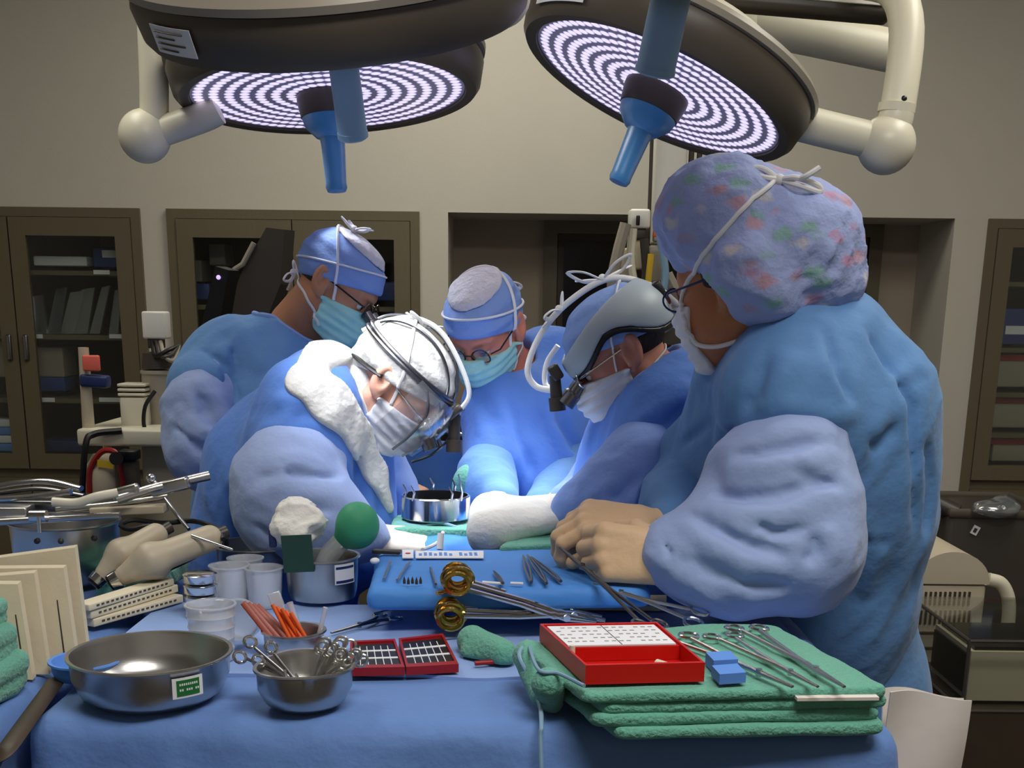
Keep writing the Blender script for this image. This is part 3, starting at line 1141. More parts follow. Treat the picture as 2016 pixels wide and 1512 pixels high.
# swing arm with hanging screen at the top right
t = thing('swing_arm', 'thick cream swing arm crossing behind the tilted surgical light', 'ceiling arm', at(1560, 50, 3.4))
bb = MB(); bb.tube([at(1340, 12, 3.4), at(1480, 42, 3.4), at(1790, 108, 3.4)], [0.052, 0.052, 0.05], 24)
bb.build('beam', M['cream'], t)
bb = MB(); bb.lathe(at(1440, 60, 3.4), [(0.06, -0.09), (0.075, -0.07), (0.075, 0.06), (0.06, 0.075)], EYE, 30)
bb.build('pivot', M['cream'], t)
bb = MB(); bb.cyl(at(1345, 14, 3.4), top(1345, 14, 3.4), 0.045)
bb.build('drop_tube', M['cream'], t)
t = thing('ceiling_monitor', 'dark-framed monitor hanging at the top edge above the cream arm', 'monitor', at(1600, -20, 3.0))
cM = at(1585, -88, 3.0)
bb = MB(); bb.box(cM, (0.40, 0.05, 0.26), rotx(-12) @ roty(4), bevel=0.015); bb.build('bezel', M['dgrey'], t)
bb = MB(); bb.box(cM + np.array([0, -0.028, 0.002]), (0.35, 0.004, 0.205), rotx(-12) @ roty(4)); bb.build('screen', M['white'], t)
bb = MB(); bb.cyl(cM + np.array([0, 0.03, 0.05]), (cM[0], cM[1] + 0.03, ROOM_Z), 0.025); bb.build('drop_tube', M['cream'], t)


# ------------------------------------------------------------------ people
class Head:
    def __init__(s, o, fwd, up, sc=1.0, chub=0.0):
        s.chub = chub
        s.o = np.array(o, float)
        s.R = frame(fwd, up)
        s.sc = sc

    def P(s, x, y, z):
        return s.o + s.R @ (np.array([x, y, z], float) * s.sc)

    def loc(s, p):
        return (p - s.o) @ s.R / s.sc

    def skull(s, q, off=0.0):
        return smin(ell(q, (0, -0.014, 0.036), (0.076, 0.1, 0.083)), ell(q, (0, 0.0, 0.03), (0.073, 0.09, 0.08)), 0.02) - off

    def face(s, q):
        d = s.skull(q)
        d = smin(d, ell(q, (0, 0.028, -0.03), (0.064, 0.066, 0.08)), 0.03)
        qa = np.abs(q) * np.array([1, 0, 0]) + q * np.array([0, 1, 1])       # mirrored in x
        d = smin(d, cap_(qa, (0.05, -0.012, -0.055), (0.018, 0.062, -0.098), 0.022, 0.022), 0.028)
        d = smin(d, cap_(q, (-0.012, 0.068, -0.1), (0.012, 0.068, -0.1), 0.02), 0.02)
        d = smin(d, cap_(qa, (0.012, 0.084, 0.022), (0.042, 0.07, 0.018), 0.013, 0.012), 0.015)
        d = smin(d, cap_(qa, (0.038, 0.064, -0.03), (0.05, 0.045, -0.022), 0.016), 0.02)
        if s.chub:
            d = smin(d, ell(qa, (0.042, 0.035, -0.05), (0.026 + s.chub, 0.04 + s.chub, 0.045)), 0.02)
        d = smax(d, -ell(qa, (0.032, 0.1, -0.003), (0.02, 0.022, 0.015)), 0.012)
        d = smin(d, ell(qa, (0.031, 0.079, 0.003), (0.0165, 0.0135, 0.0105)), 0.003)
        d = smin(d, cap_(q, (0, 0.09, 0.004), (0, 0.108, -0.035), 0.008, 0.012), 0.012)
        d = smin(d, cap_(qa, (0.004, 0.1, -0.04), (0.013, 0.092, -0.042), 0.009), 0.006)
        d = smin(d, cap_(qa, (0, 0.092, -0.066), (0.02, 0.083, -0.068), 0.007, 0.004), 0.006)
        d = smin(d, cap_(qa, (0, 0.089, -0.077), (0.016, 0.082, -0.076), 0.008, 0.005), 0.006)
        # ears
        a = math.radians(14)
        Re = np.array([[1, 0, 0], [0, math.cos(a), -math.sin(a)], [0, math.sin(a), math.cos(a)]])
        e = ell(qa, (0.082, -0.016, -0.004), (0.013, 0.022, 0.037), Re)
        e = smax(e, -ell(qa, (0.097, -0.011, 0.002), (0.0135, 0.0135, 0.024), Re), 0.004)
        e = smin(e, cap_(qa, (0.082, -0.024, 0.01), (0.084, -0.016, -0.026), 0.0035), 0.004)
        e = smin(e, ell(qa, (0.08, -0.002, -0.034), (0.007, 0.009, 0.01)), 0.006)
        return smin(d, e, 0.006)

    def skin(s, p):
        return s.face(s.loc(p)) * s.sc


def hand_prims(wr, f, n, left, curl, sc=1.0, thumb=(0.5, 0.35), spread=1.0):
    f = np.array(f, float); f /= np.linalg.norm(f)
    n = np.array(n, float); n = n - f * (n @ f); n /= np.linalg.norm(n)
    t = np.cross(f, n) if left else np.cross(n, f)
    wr = np.array(wr, float)
    W = lambda x, y, z: wr + (x * f + y * t + z * n) * sc
    palm, fing = [], []
    mcp = [(0.09, 0.03), (0.094, 0.0095), (0.089, -0.011), (0.08, -0.029)]
    ln = [(0.042, 0.026, 0.021), (0.046, 0.029, 0.022), (0.042, 0.027, 0.021), (0.034, 0.02, 0.018)]
    for i, (mx, my) in enumerate(mcp):
        palm.append((W(0.005, my * 0.75, 0), W(mx, my, 0.002), 0.0165 * sc, 0.0115 * sc))
        c = curl[i]
        a = 0.0
        p = np.array([mx, my, 0.002])
        pts = [p]
        sp = (0.10, 0.03, -0.04, -0.12)[i] * spread
        for j in range(3):
            a += math.radians(c[j])
            p = p + ln[i][j] * np.array([math.cos(a), sp * math.cos(a), -math.sin(a)])
            pts.append(p)
        r = (0.0098, 0.01, 0.0095, 0.0083)[i] * sc
        fing.append([(W(*q), r * (1.06, 1.0, 0.92, 0.8)[j]) for j, q in enumerate(pts)])
    b0 = np.array([0.022, 0.024, -0.006]); d1 = np.array([0.7, 0.62, -thumb[0]]); d1 /= np.linalg.norm(d1)
    b1 = b0 + d1 * 0.045
    d2 = np.array([0.9, 0.15, -thumb[1]]); d2 /= np.linalg.norm(d2)
    b2 = b1 + d2 * 0.034
    d3 = np.array([0.95, -0.1, -thumb[1] - 0.15]); d3 /= np.linalg.norm(d3)
    b3 = b2 + d3 * 0.026
    fing.append([(W(*b0), 0.0165 * sc), (W(*b1), 0.0125 * sc), (W(*b2), 0.0115 * sc), (W(*b3), 0.0092 * sc)])
    return palm, fing


def hand_sdf(p, hp, off=0.0):
    palm, fing = hp
    d = None
    for a, b, ra, rb in palm:
        e = cap_(p, a, b, ra, rb)
        d = e if d is None else smin(d, e, 0.012)
    g = None
    for ch in fing:
        e = chain(p, ch, 0.003)
        g = e if g is None else smin(g, e, 0.0015)
    return smin(d, g, 0.006) - off


def prim_sdf(p, prims, k, shrink=0.0):
    d = None
    for q in prims:
        a, b, ra, rb = q
        e = cap_(p, a, b, max(ra - shrink, 0.02), max(rb - shrink, 0.02))
        d = e if d is None else smin(d, e, k)
    return d


def bounds(pts, pad):
    P = np.array([p for p, r in pts]); r = np.array([r for p, r in pts])[:, None]
    return (P - r).min(0) - pad, (P + r).max(0) + pad


def pts_of(prims):
    return [(a, ra) for a, b, ra, rb in prims] + [(b, rb) for a, b, ra, rb in prims]


class Person:
    """torso: capsules of the gown; arms: joint lists (point, sleeve radius); the body is grown inside them"""

    def __init__(s, label, skin, head, neck, torso, arms, hip, gown, sleeve, tk=0.05, stance=(1, 0), neck_r=0.052,
                 fold=0.012, ffreq=14, seed=1, open_r=0.078, gstr=(), sstr=(), smat=None):
        s.h, s.torso, s.arms, s.neck, s.tk, s.seed = head, torso, arms, np.array(neck, float), tk, seed
        hip = np.array(hip, float)
        s.hip = hip
        s.t = thing('person', label, 'person', (hip[0], hip[1], 0), 'surgical team in blue gowns')
        sx, sy = stance
        side = np.array([sx, sy, 0]) / math.hypot(sx, sy)
        s.legs = []
        for sg in (-1, 1):
            a = hip + side * 0.07 * sg
            kn = np.array([a[0] + 0.02 * side[0] * sg, a[1] + 0.02 * side[1] * sg, 0.5])
            an = np.array([kn[0], kn[1], 0.09])
            fw = np.array([-side[1], side[0], 0]); 
            s.legs.append((a, kn, an, an + fw * -0.04 + np.array([0, 0, -0.04]), an + fw * 0.15 + np.array([0, 0, -0.055])))
        hd = head
        nk0 = hd.P(0, -0.028, -0.05)

        def body(p):
            d = prim_sdf(p, torso, 0.06, 0.034)
            d = smin(d, cap_(p, nk0, s.neck, neck_r, neck_r + 0.008), 0.03)
            d = smin(d, hd.skin(p), 0.018)
            for jt, hp in arms:
                c = chain(p, [(q, max(0.026, r * 0.55)) for q, r in jt], 0.02)
                d = smin(d, c, 0.03)
                if hp is not None:
                    d = smin(d, hand_sdf(p, hp), 0.01)
            for a, kn, an, hl, to in s.legs:
                l = chain(p, [(a, 0.07), (kn, 0.052), (an, 0.036)], 0.03)
                l = smin(l, cap_(p, hl, to, 0.034, 0.024), 0.02)
                d = smin(d, l, 0.03)
            return d
        s.body_fn = body
        allp = pts_of(torso) + [(hd.o, 0.15)] + [q for jt, hp in arms for q in jt] + [(l[k], 0.06) for l in s.legs for k in (2, 3, 4)]
        for jt, hp in arms:
            if hp:
                allp += [q for ch in hp[1] for q in ch]
        lo, hi = bounds(allp, 0.03)
        lo[2] = max(lo[2], -0.005)
        s.body = sdf_mesh('body', body, lo, hi, 0.0045, skin, s.t)

        yc = hip[1]
        base_g = lambda p: prim_sdf(p, torso, tk)
        gs_ = lay(base_g, yc - 0.6, yc + 0.5, gstr)

        def gown_fn(p):
            d = prim_sdf(p, torso, tk)
            if gs_:
                d = d - strokes(p, gs_)
            d = d - folds(p, fold, ffreq, (0.25, 0.1, 1), 4.0, seed) - folds(p, fold * 0.5, ffreq * 2.1, (0.6, 0.2, 1), 3.0, seed + 9)
            d = smax(d, -cap_(p, s.neck - 0.02 * (hd.o - s.neck), hd.o, open_r, open_r + 0.03), 0.012)
            return d
        s.gown_fn = gown_fn
        lo, hi = bounds(pts_of(torso), 0.03)
        s.gown = sdf_mesh("gown", gown_fn, lo, hi, 0.0075, gown, s.t)
        s.sleeve_fns = []
        for i, (jt, hp) in enumerate(arms):
            if jt[0][1] <= 0:
                continue

            ss_ = lay(lambda p, jt=jt: chain(p, jt, 0.05), yc - 0.7, yc + 0.4, sstr) if i == 0 else []

            def slv(p, jt=jt, i=i, ss_=ss_):
                d = chain(p, jt, 0.05)
                if ss_:
                    d = d - strokes(p, ss_)
                ax = np.array(jt[1][0]) - np.array(jt[0][0])
                ax2 = np.cross(ax, (0, 1, 0)) + 0.4 * ax
                return d - folds(p, fold * 1.1, ffreq * 1.1, ax2, 3.0, seed + 20 + i) - folds(p, fold * 0.4, ffreq * 2.4, (1, 0.2, 0.5), 2.5, seed + 30 + i)
            s.sleeve_fns.append(slv)
            lo, hi = bounds(jt, 0.03)
            sdf_mesh("sleeve", slv, lo, hi, 0.006 if i == 0 else 0.008, (smat or {}).get(i, sleeve), s.t)

    def fn(s, name, f, lo, hi, h, m, label=None, parent=None):
        return sdf_mesh(name, f, lo, hi, h, m, parent or s.t, label)

    def headbox(s, r=0.19):
        return s.h.o - r * s.h.sc, s.h.o + r * s.h.sc

    def local(s, name, f, m, h=0.0035, label=None, r=0.17, parent=None):
        """implicit part given in head coordinates"""
        lo, hi = s.headbox(r)
        return sdf_mesh(name, lambda p: f(s.h.loc(p)) * s.h.sc, lo, hi, h, m, parent or s.t, label)

    def tube(s, name, pts, r, m, fn=None, off=0.001, n=40, label=None, parent=None, flat=1.0, closed=False):
        P = spline(pts, n)
        if fn is not None:
            P = snap(P, fn, off)
        bb = MB()
        bb.tube(P, r, 8, flat=flat, closed=closed)
        return bb.build(name, m, parent or s.t, label=label)

    def glove(s, i, m, label, cuff=0.045, cr=0.036):
        jt, hp = s.arms[i]
        w = np.array(jt[-1][0]); e = np.array(jt[-2][0])
        ax = (e - w) / np.linalg.norm(e - w)
        hp0 = hp[0][1][0]

        def f(p):
            d = hand_sdf(p, hp, 0.002)
            wrist = 0.5 * (hp[0][1][0] + hp[0][2][0])
            d = smin(d, cap_(p, wrist, w + ax * cuff * 0.2, 0.024, cr * 0.8), 0.02)
            d = smin(d, cap_(p, w, w + ax * cuff, cr * 0.92, cr), 0.015)
            return d - folds(p, 0.0022, 40, ax + 0.3, 2.5, 77)
        q = [x for ch in hp[1] for x in ch] + [(w + ax * cuff, cr)]
        lo, hi = bounds(q, 0.012)
        return sdf_mesh('glove', f, lo, hi, 0.0024, m, s.t, label)

    def eyes(s):
        for sg in (-1, 1):
            bb = MB(); bb.ball(s.h.P(0.031 * sg, 0.0775, -0.005), 0.0122 * s.h.sc, n=10)
            e = bb.build('eye', M['eye'], s.t)
            bb = MB(); bb.lathe(s.h.P(0.031 * sg, 0.0885, -0.0085), [(0.0058, 0), (0.004, 0.0012), (0.0004, 0.0016)], s.h.R @ rotx(-90), 16)
            bb.build('iris', M['iris'], e)

    def mask(s, m, puff=1.0, upper=-0.022, label=None, pleat=0.0016, back=0.012):
        h = s.h

        def f(q):
            d = h.face(q) - 0.006
            d = smin(d, ell(q, (0, 0.078, -0.058), (0.05 * puff, 0.047 * puff, 0.05 * puff)), 0.03)
            d = d - pleat * np.sin(q[:, 2] * 2 * math.pi / 0.02 + q[:, 0] * 6) - 0.0012 * np.sin(q[:, 0] * 160 + 40 * q[:, 2])
            top_ = q[:, 2] - (upper + 0.16 * (q[:, 1] - 0.06))
            d = smax(d, top_, 0.004)
            d = smax(d, -q[:, 2] - 0.128, 0.01)
            d = smax(d, back - q[:, 1] - 0.18 * (np.abs(q[:, 2] + 0.07)), 0.006)
            return d
        s.mask_fn = lambda p: f(h.loc(p)) * h.sc
        s.local('mask', f, m, 0.003, label)
        s.surf = lambda p: np.minimum(h.skin(p), s.mask_fn(p))

    def ties(s, m, capfn=None, sides=(-1, 1), r=0.0035):
        h = s.h
        fn = s.surf if capfn is None else (lambda p: np.minimum(s.surf(p), capfn(p)))
        for sg in sides:
            pts = [h.P(0.066 * sg, 0.035, -0.035), h.P(0.078 * sg, 0.018, 0.01), h.P(0.085 * sg, 0.0, 0.05), h.P(0.06 * sg, -0.05, 0.11), h.P(0.0, -0.075, 0.125)]
            s.tube('mask_tie', pts, r, m, fn, 0.002, flat=0.6)
            pts = [h.P(0.058 * sg, 0.03, -0.095), h.P(0.066 * sg, 0.0, -0.07), h.P(0.066 * sg, -0.04, -0.055), h.P(0.03 * sg, -0.085, -0.045), h.P(0.0, -0.1, -0.04)]
            s.tube('mask_tie', pts, r, m, lambda p: np.minimum(fn(p), s.body_fn(p)), 0.002, flat=0.6)

    def bow(s, c, size, m, a0=0.0):
        """knot of tape with two loops and two tails, standing off the head"""
        h = s.h
        c = np.array(c, float)
        out = (c - h.o); out /= np.linalg.norm(out)
        x = np.cross(out, (0.3, 1, 0.2)); x /= np.linalg.norm(x)
        y = np.cross(out, x)
        x, y = math.cos(a0) * x + math.sin(a0) * y, -math.sin(a0) * x + math.cos(a0) * y
        bb = MB()
        for sg in (-1, 1):
            L = [c, c + size * (0.5 * sg * x + 0.35 * out + 0.25 * y), c + size * (1.0 * sg * x + 0.5 * out), c + size * (0.6 * sg * x + 0.15 * out - 0.3 * y), c]
            bb.tube(spline(L, 24), 0.0045, 8, flat=0.45)
            T = [c, c + size * (0.4 * sg * x + 0.2 * out - 0.6 * y), c + size * (0.9 * sg * x + 0.35 * out - 1.1 * y)]
            bb.tube(spline(T, 12), 0.004, 8, flat=0.45)
        bb.ball(c + out * 0.004, 0.008, n=8)
        return bb.build('tie_bow', m, s.t)

    def glasses(s, m, lens=True, loupes=None):
        h = s.h
        bb = MB()
        for sg in (-1, 1):
            ring = [h.P(0.033 * sg + 0.024 * math.cos(a), 0.104 + 0.003 * math.cos(a * 2), -0.006 + 0.017 * math.sin(a)) for a in np.linspace(0, 2 * math.pi, 24, endpoint=False)]
            bb.tube(ring, 0.0018, 6, closed=True)
            bb.tube([h.P(0.057 * sg, 0.1, 0.0), h.P(0.076 * sg, 0.085, 0.003), h.P(0.082 * sg, 0.0, 0.008), h.P(0.08 * sg, -0.02, -0.004)], 0.0019, 6)
        bb.tube([h.P(-0.009, 0.106, -0.004), h.P(0, 0.111, 0.0), h.P(0.009, 0.106, -0.004)], 0.0018, 6)
        g = bb.build('glasses', m, s.t)
        for sg in (-1, 1):
            bb = MB()
            bb.lathe(h.P(0.033 * sg, 0.1035, -0.006), [(0.0225, -0.0006), (0.0225, 0.0006), (0.0005, 0.0012)], h.R @ rotx(-90), 20)
            bb.build('lens', M['lens'], g)
            if loupes:
                bb = MB()
                Rl = h.R @ rotx(-90 - 22)
                c = h.P(0.029 * sg, 0.104, -0.012)
                bb.lathe(c, [(0.012, 0), (0.012, 0.02), (0.0155, 0.024), (0.0155, 0.048), (0.011, 0.049), (0.0105, 0.046), (0.0005, 0.046)], Rl, 20)
                bb.build('loupe', loupes, g)
        return g


def cap_fn(h, off, low_f, low_b, up=None, pr=0.0):
    """shell on the skull above a plane given by its heights at the brow and the nape, below plane up=(front, back)"""
    def pl(q, zf, zb):
        return q[:, 2] - (zb + (zf - zb) * (q[:, 1] + 0.1) / 0.19)

    def f(q):
        d = h.skull(q, off)
        if pr:
            d = d - pr * (vnoise(q * 45, 3) - 0.5) - pr * 0.6 * np.sin(q[:, 2] * 180)
        d = smax(d, -pl(q, low_f, low_b), 0.004)
        if up:
            d = smax(d, pl(q, *up), 0.003)
        return d
    return f


def J(px, py, Y, r=None):
    return at(px, py, Y) if r is None else (at(px, py, Y), r)


def cpl(a, b, ra, rb=None):
    return (np.array(a), np.array(b), ra, ra if rb is None else rb)


def J1(px, py, Y, r=None):
    return J(px, py, Y + 0.16, r)


def J2(px, py, Y, r=None):
    return J(px, py, Y + 0.12, r)


# creases seen on the gowns, in photo pixels: (line, width, height in metres; + ridge, - valley)
G1 = [([(395, 690), (440, 720), (475, 800)], 0.012, -0.012), ([(470, 640), (500, 690), (515, 740)], 0.014, 0.01), ([(440, 650), (460, 700), (470, 760)], 0.01, -0.009),
      ([(350, 740), (410, 770), (450, 800)], 0.012, 0.01), ([(520, 620), (560, 690), (610, 720), (660, 735)], 0.012, 0.008)]
S1 = [([(345, 800), (400, 850), (465, 872)], 0.012, 0.014), ([(340, 830), (390, 880), (465, 895)], 0.011, -0.013), ([(380, 760), (420, 830), (470, 900)], 0.012, -0.012),
      ([(345, 870), (400, 915), (470, 920)], 0.012, 0.012), ([(360, 760), (380, 800), (385, 850)], 0.01, 0.01), ([(420, 770), (455, 830)], 0.01, 0.01)]
G2 = [([(500, 800), (560, 790), (620, 800)], 0.014, 0.01), ([(520, 860), (570, 865), (640, 850)], 0.012, -0.014), ([(510, 845), (570, 850), (640, 838)], 0.012, 0.012),
      ([(655, 830), (700, 900), (715, 1000)], 0.012, -0.014), ([(630, 820), (680, 900), (700, 980)], 0.012, 0.01), ([(735, 930), (745, 1000), (745, 1070)], 0.009, -0.01),
      ([(440, 940), (470, 1000), (480, 1080)], 0.012, -0.01), ([(600, 770), (560, 830), (500, 880)], 0.012, 0.008), ([(425, 1000), (450, 960), (500, 900)], 0.012, 0.008)]
S2 = [([(500, 920), (570, 905), (650, 915)], 0.012, 0.012), ([(500, 945), (580, 935), (670, 950)], 0.011, -0.012), ([(490, 980), (560, 965), (680, 985)], 0.012, 0.012),
      ([(500, 1010), (580, 1000), (660, 1010)], 0.011, -0.011), ([(560, 1040), (620, 1020), (690, 1035)], 0.01, 0.01), ([(500, 1030), (540, 1055), (590, 1062)], 0.01, -0.01)]
G3 = [([(1085, 735), (1105, 830), (1130, 880), (1165, 915)], 0.014, -0.02), ([(1065, 740), (1085, 840), (1110, 890), (1150, 930)], 0.014, 0.014), ([(925, 905), (960, 930), (1010, 965)], 0.01, -0.014),
      ([(930, 770), (950, 850), (990, 920)], 0.014, 0.009), ([(1000, 790), (1020, 870), (1060, 950)], 0.014, -0.008), ([(960, 760), (1000, 830), (1010, 920)], 0.012, 0.006)]
G4 = [([(1350, 770), (1270, 820), (1210, 900)], 0.012, 0.014), ([(1360, 790), (1290, 850), (1230, 930)], 0.01, -0.014), ([(1200, 830), (1180, 900), (1160, 970)], 0.01, 0.012), ([(1215, 850), (1195, 920), (1175, 980)], 0.009, -0.012),
      ([(1340, 860), (1290, 910), (1250, 960)], 0.01, 0.01)]
S4 = [([(1230, 900), (1210, 950), (1150, 985)], 0.01, 0.012), ([(1260, 930), (1220, 975), (1170, 1000)], 0.009, -0.01), ([(1280, 950), (1240, 990)], 0.009, 0.01), ([(1150, 990), (1165, 1020)], 0.008, -0.01), ([(1190, 975), (1205, 1015)], 0.008, 0.01)]
G5 = [([(1490, 792), (1560, 800), (1640, 818), (1690, 812)], 0.014, 0.018), ([(1595, 650), (1625, 730), (1655, 800)], 0.012, 0.016), ([(1610, 645), (1645, 730), (1675, 800)], 0.011, -0.015),
      ([(1660, 640), (1720, 720), (1765, 800), (1765, 960), (1768, 1180)], 0.012, 0.015), ([(1680, 640), (1740, 720), (1788, 800), (1792, 960), (1790, 1180)], 0.011, -0.013),
      ([(1500, 680), (1460, 760), (1420, 850), (1400, 930)], 0.012, 0.01), ([(1520, 690), (1490, 770), (1440, 860), (1415, 940)], 0.012, -0.012), ([(1740, 760), (1800, 720), (1825, 740)], 0.012, 0.012),
      ([(1690, 850), (1720, 880), (1740, 860), (1765, 830)], 0.012, -0.012), ([(1340, 880), (1380, 850), (1410, 800)], 0.01, -0.01), ([(1690, 1010), (1720, 1080), (1700, 1180)], 0.014, 0.012),
      ([(1815, 860), (1828, 960), (1815, 1060)], 0.012, -0.016), ([(1560, 690), (1535, 740), (1510, 790)], 0.012, 0.01), ([(1640, 1100), (1700, 1060), (1760, 1070)], 0.012, -0.012)]
S5 = [([(1500, 860), (1560, 848), (1650, 862)], 0.014, 0.012), ([(1440, 905), (1500, 893), (1560, 885), (1620, 868)], 0.011, -0.018), ([(1425, 935), (1500, 918), (1580, 905), (1655, 900)], 0.014, 0.014),
      ([(1400, 975), (1460, 985), (1540, 975), (1655, 940)], 0.012, -0.016), ([(1390, 1000), (1450, 1012), (1540, 1010), (1660, 985)], 0.014, 0.014), ([(1350, 1010), (1400, 1040), (1470, 1075), (1560, 1095)], 0.012, -0.015),
      ([(1340, 1030), (1390, 1065), (1460, 1105), (1560, 1125)], 0.013, 0.012), ([(1330, 1090), (1390, 1120), (1470, 1150), (1560, 1150)], 0.012, -0.012), ([(1620, 1030), (1640, 1070), (1640, 1110)], 0.012, 0.018),
      ([(1600, 1050), (1605, 1085), (1580, 1110)], 0.012, -0.014), ([(1305, 1050), (1320, 1090), (1312, 1140)], 0.008, -0.008), ([(1350, 1060), (1362, 1110), (1350, 1150)], 0.01, 0.01), ([(1480, 1020), (1520, 1050), (1600, 1040)], 0.01, -0.012),
      ([(1420, 1140), (1480, 1175), (1550, 1170)], 0.012, 0.012), ([(1560, 920), (1610, 950), (1655, 960)], 0.01, -0.012)]

# ---- P1: surgeon at the back left, bowed to the right
h = Head(J1(664, 562, 2.72), (0.80, -0.16, -0.54), (0.55, -0.02, 0.82), 0.93)
torso = [cpl(J1(470, 700, 2.72), J1(640, 712, 2.86), 0.08, 0.08), cpl(J1(552, 750, 2.76), J1(548, 850, 2.74), 0.14, 0.185),
         cpl(J1(548, 840, 2.74), J1(545, 1040, 2.74), 0.19, 0.185), cpl(J1(545, 1040, 2.74), J1(545, 1500, 2.74), 0.18, 0.2),
         cpl(J1(575, 645, 2.76), J1(550, 720, 2.75), 0.062, 0.1), cpl(J1(436, 715, 2.72), J1(404, 760, 2.64), 0.078, 0.076)]
arms = [([J1(412, 760, 2.64, 0.07), J1(398, 810, 2.6, 0.072), J1(405, 890, 2.54, 0.074), J1(490, 945, 2.52, 0.055), J1(580, 965, 2.5, 0.042)],
         hand_prims(J1(600, 968, 2.5), (0.9, 0.1, -0.1), (0, -0.3, 0.9), False, [(30, 30, 20)] * 4)),
        ([J1(655, 710, 2.85, 0.085), J1(700, 850, 2.8, 0.08), J1(760, 950, 2.66, 0.05)],
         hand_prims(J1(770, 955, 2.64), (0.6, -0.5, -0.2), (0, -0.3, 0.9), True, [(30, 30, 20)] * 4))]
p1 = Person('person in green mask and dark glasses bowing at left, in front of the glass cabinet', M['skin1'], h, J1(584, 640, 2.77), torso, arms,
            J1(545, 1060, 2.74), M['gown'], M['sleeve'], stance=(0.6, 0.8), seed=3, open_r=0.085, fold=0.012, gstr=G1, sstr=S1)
p1.mask(M['mask_green'])
p1.eyes()
cf = cap_fn(h, 0.009, 0.034, -0.03, up=(0.088, 0.125), pr=0.002)
p1.local('cap', cf, M['cap'])
p1.local('cap_crown', cap_fn(h, 0.0125, 0.09, 0.118, pr=0.004), M['crown'])
fullcap = lambda p, h=h: cap_fn(h, 0.012, 0.034, -0.03)(h.loc(p)) * h.sc
p1.ties(M['tie'], fullcap)
bandpts = [h.P(0.088 * math.cos(a), 0.09 * math.sin(a), 0.049 + 0.035 * math.sin(a)) for a in np.linspace(0, 2 * math.pi, 40, endpoint=False)]
p1.tube('cap_binding', bandpts, 0.0022, M['tie'], fullcap, 0.0, closed=True, n=80)
p1.bow(h.P(0.02, -0.03, 0.13), 0.034, M['tie'])
p1.bow(h.P(-0.0, -0.105, -0.035), 0.03, M['tie'], 1.0)
p1.local('hair', lambda q: smax(smax(h.skull(q, 0.003), -(q[:, 2] + 0.048), 0.004), smax(q[:, 2] - 0.03, q[:, 1] + 0.012 - 0.25 * q[:, 2], 0.01), 0.004), M['hair'])
p1.glasses(M['black'], loupes=M['dsteel'])
neckring = [p1.neck + np.array([0.098 * math.cos(a), 0.092 * math.sin(a), -0.02 - 0.05 * math.cos(a - 0.3)]) for a in np.linspace(0, 2 * math.pi, 40, endpoint=False)]
p1.tube('neck_binding', neckring, 0.006, M['cap'], p1.gown_fn, 0.0, closed=True, n=80)

# ---- P2: surgeon at the front left, bent over the field
h = Head(J2(782, 758, 2.33), (0.66, -0.14, -0.73), (0.74, -0.03, 0.67), 0.93)
torso = [cpl(J2(640, 800, 2.33), J2(560, 930, 2.36), 0.105, 0.15), cpl(J2(560, 930, 2.36), J2(540, 1080, 2.4), 0.15, 0.165), cpl(J2(540, 1080, 2.4), J2(530, 1480, 2.42), 0.165, 0.2),
         cpl(J2(595, 790, 2.24), J2(640, 800, 2.48), 0.075, 0.075), cpl(J2(690, 880, 2.34), J2(715, 1080, 2.34), 0.075, 0.065), cpl(J2(640, 900, 2.36), J2(640, 1050, 2.36), 0.11, 0.11), cpl(J2(612, 830, 2.26), J2(585, 880, 2.22), 0.088, 0.09)]
arms = [([J2(585, 912, 2.19, 0.083), J2(560, 955, 2.16, 0.085), J2(565, 1008, 2.13, 0.08), J2(640, 1030, 2.13, 0.07), J2(715, 1056, 2.17, 0.042)],
         hand_prims(J2(738, 1064, 2.19), (0.97, 0.16, -0.07), (0.0, -0.35, 0.94), False, [(12, 22, 16), (14, 24, 16), (16, 26, 16), (20, 26, 18)], 1.02)),
        ([J2(690, 850, 2.5, 0.075), J2(740, 960, 2.58, 0.07), J2(800, 1015, 2.55, 0.042)],
         hand_prims(J2(815, 1024, 2.55), (0.8, -0.3, -0.35), (0.1, -0.3, 0.9), True, [(20, 30, 20)] * 4))]
p2 = Person('person bent far over the field in a white cap with a dark head light', M['skin2'], h, J2(680, 784, 2.36), torso, arms,
            J2(540, 1090, 2.4), M['gown_lit'], M['sleeve'], stance=(0.3, 0.95), seed=11, open_r=0.07, fold=0.012, gstr=G2, sstr=S2)
p2.mask(M['mask_white'])
p2.eyes()
p2.glove(0, M['glove_w'], 'white gloved hand reaching to the right', cr=0.047)
p2.glove(1, M['glove_w'], 'white gloved hand at the far side', cr=0.042)
cf0 = cap_fn(h, 0.011, 0.036, -0.035, pr=0.004)
cf = lambda q: smin(cf0(q), cap_(q, (0, -0.07, 0.02), (0, -0.088, -0.05), 0.046, 0.03), 0.03)
p2.local('cap', cf, M['whitecloth'])
fullcap = lambda p, h=h: cap_fn(h, 0.013, 0.036, -0.035)(h.loc(p)) * h.sc
p2.ties(M['tie'], fullcap)
p2.bow(h.P(0.0, -0.05, 0.12), 0.034, M['tie'], 0.6)
# gown overexposed at neck and front, its glare painted as a white shell
cpath = [(trace(x, y, p2.gown_fn, 1.9, 2.9), r) for x, y, r in ((600, 752, 0.03), (655, 792, 0.042), (708, 862, 0.03), (740, 930, 0.02), (766, 1000, 0.01))]
cpath2 = [(q + np.array([0, 0.05, 0.0]), r) for q, r in cpath]


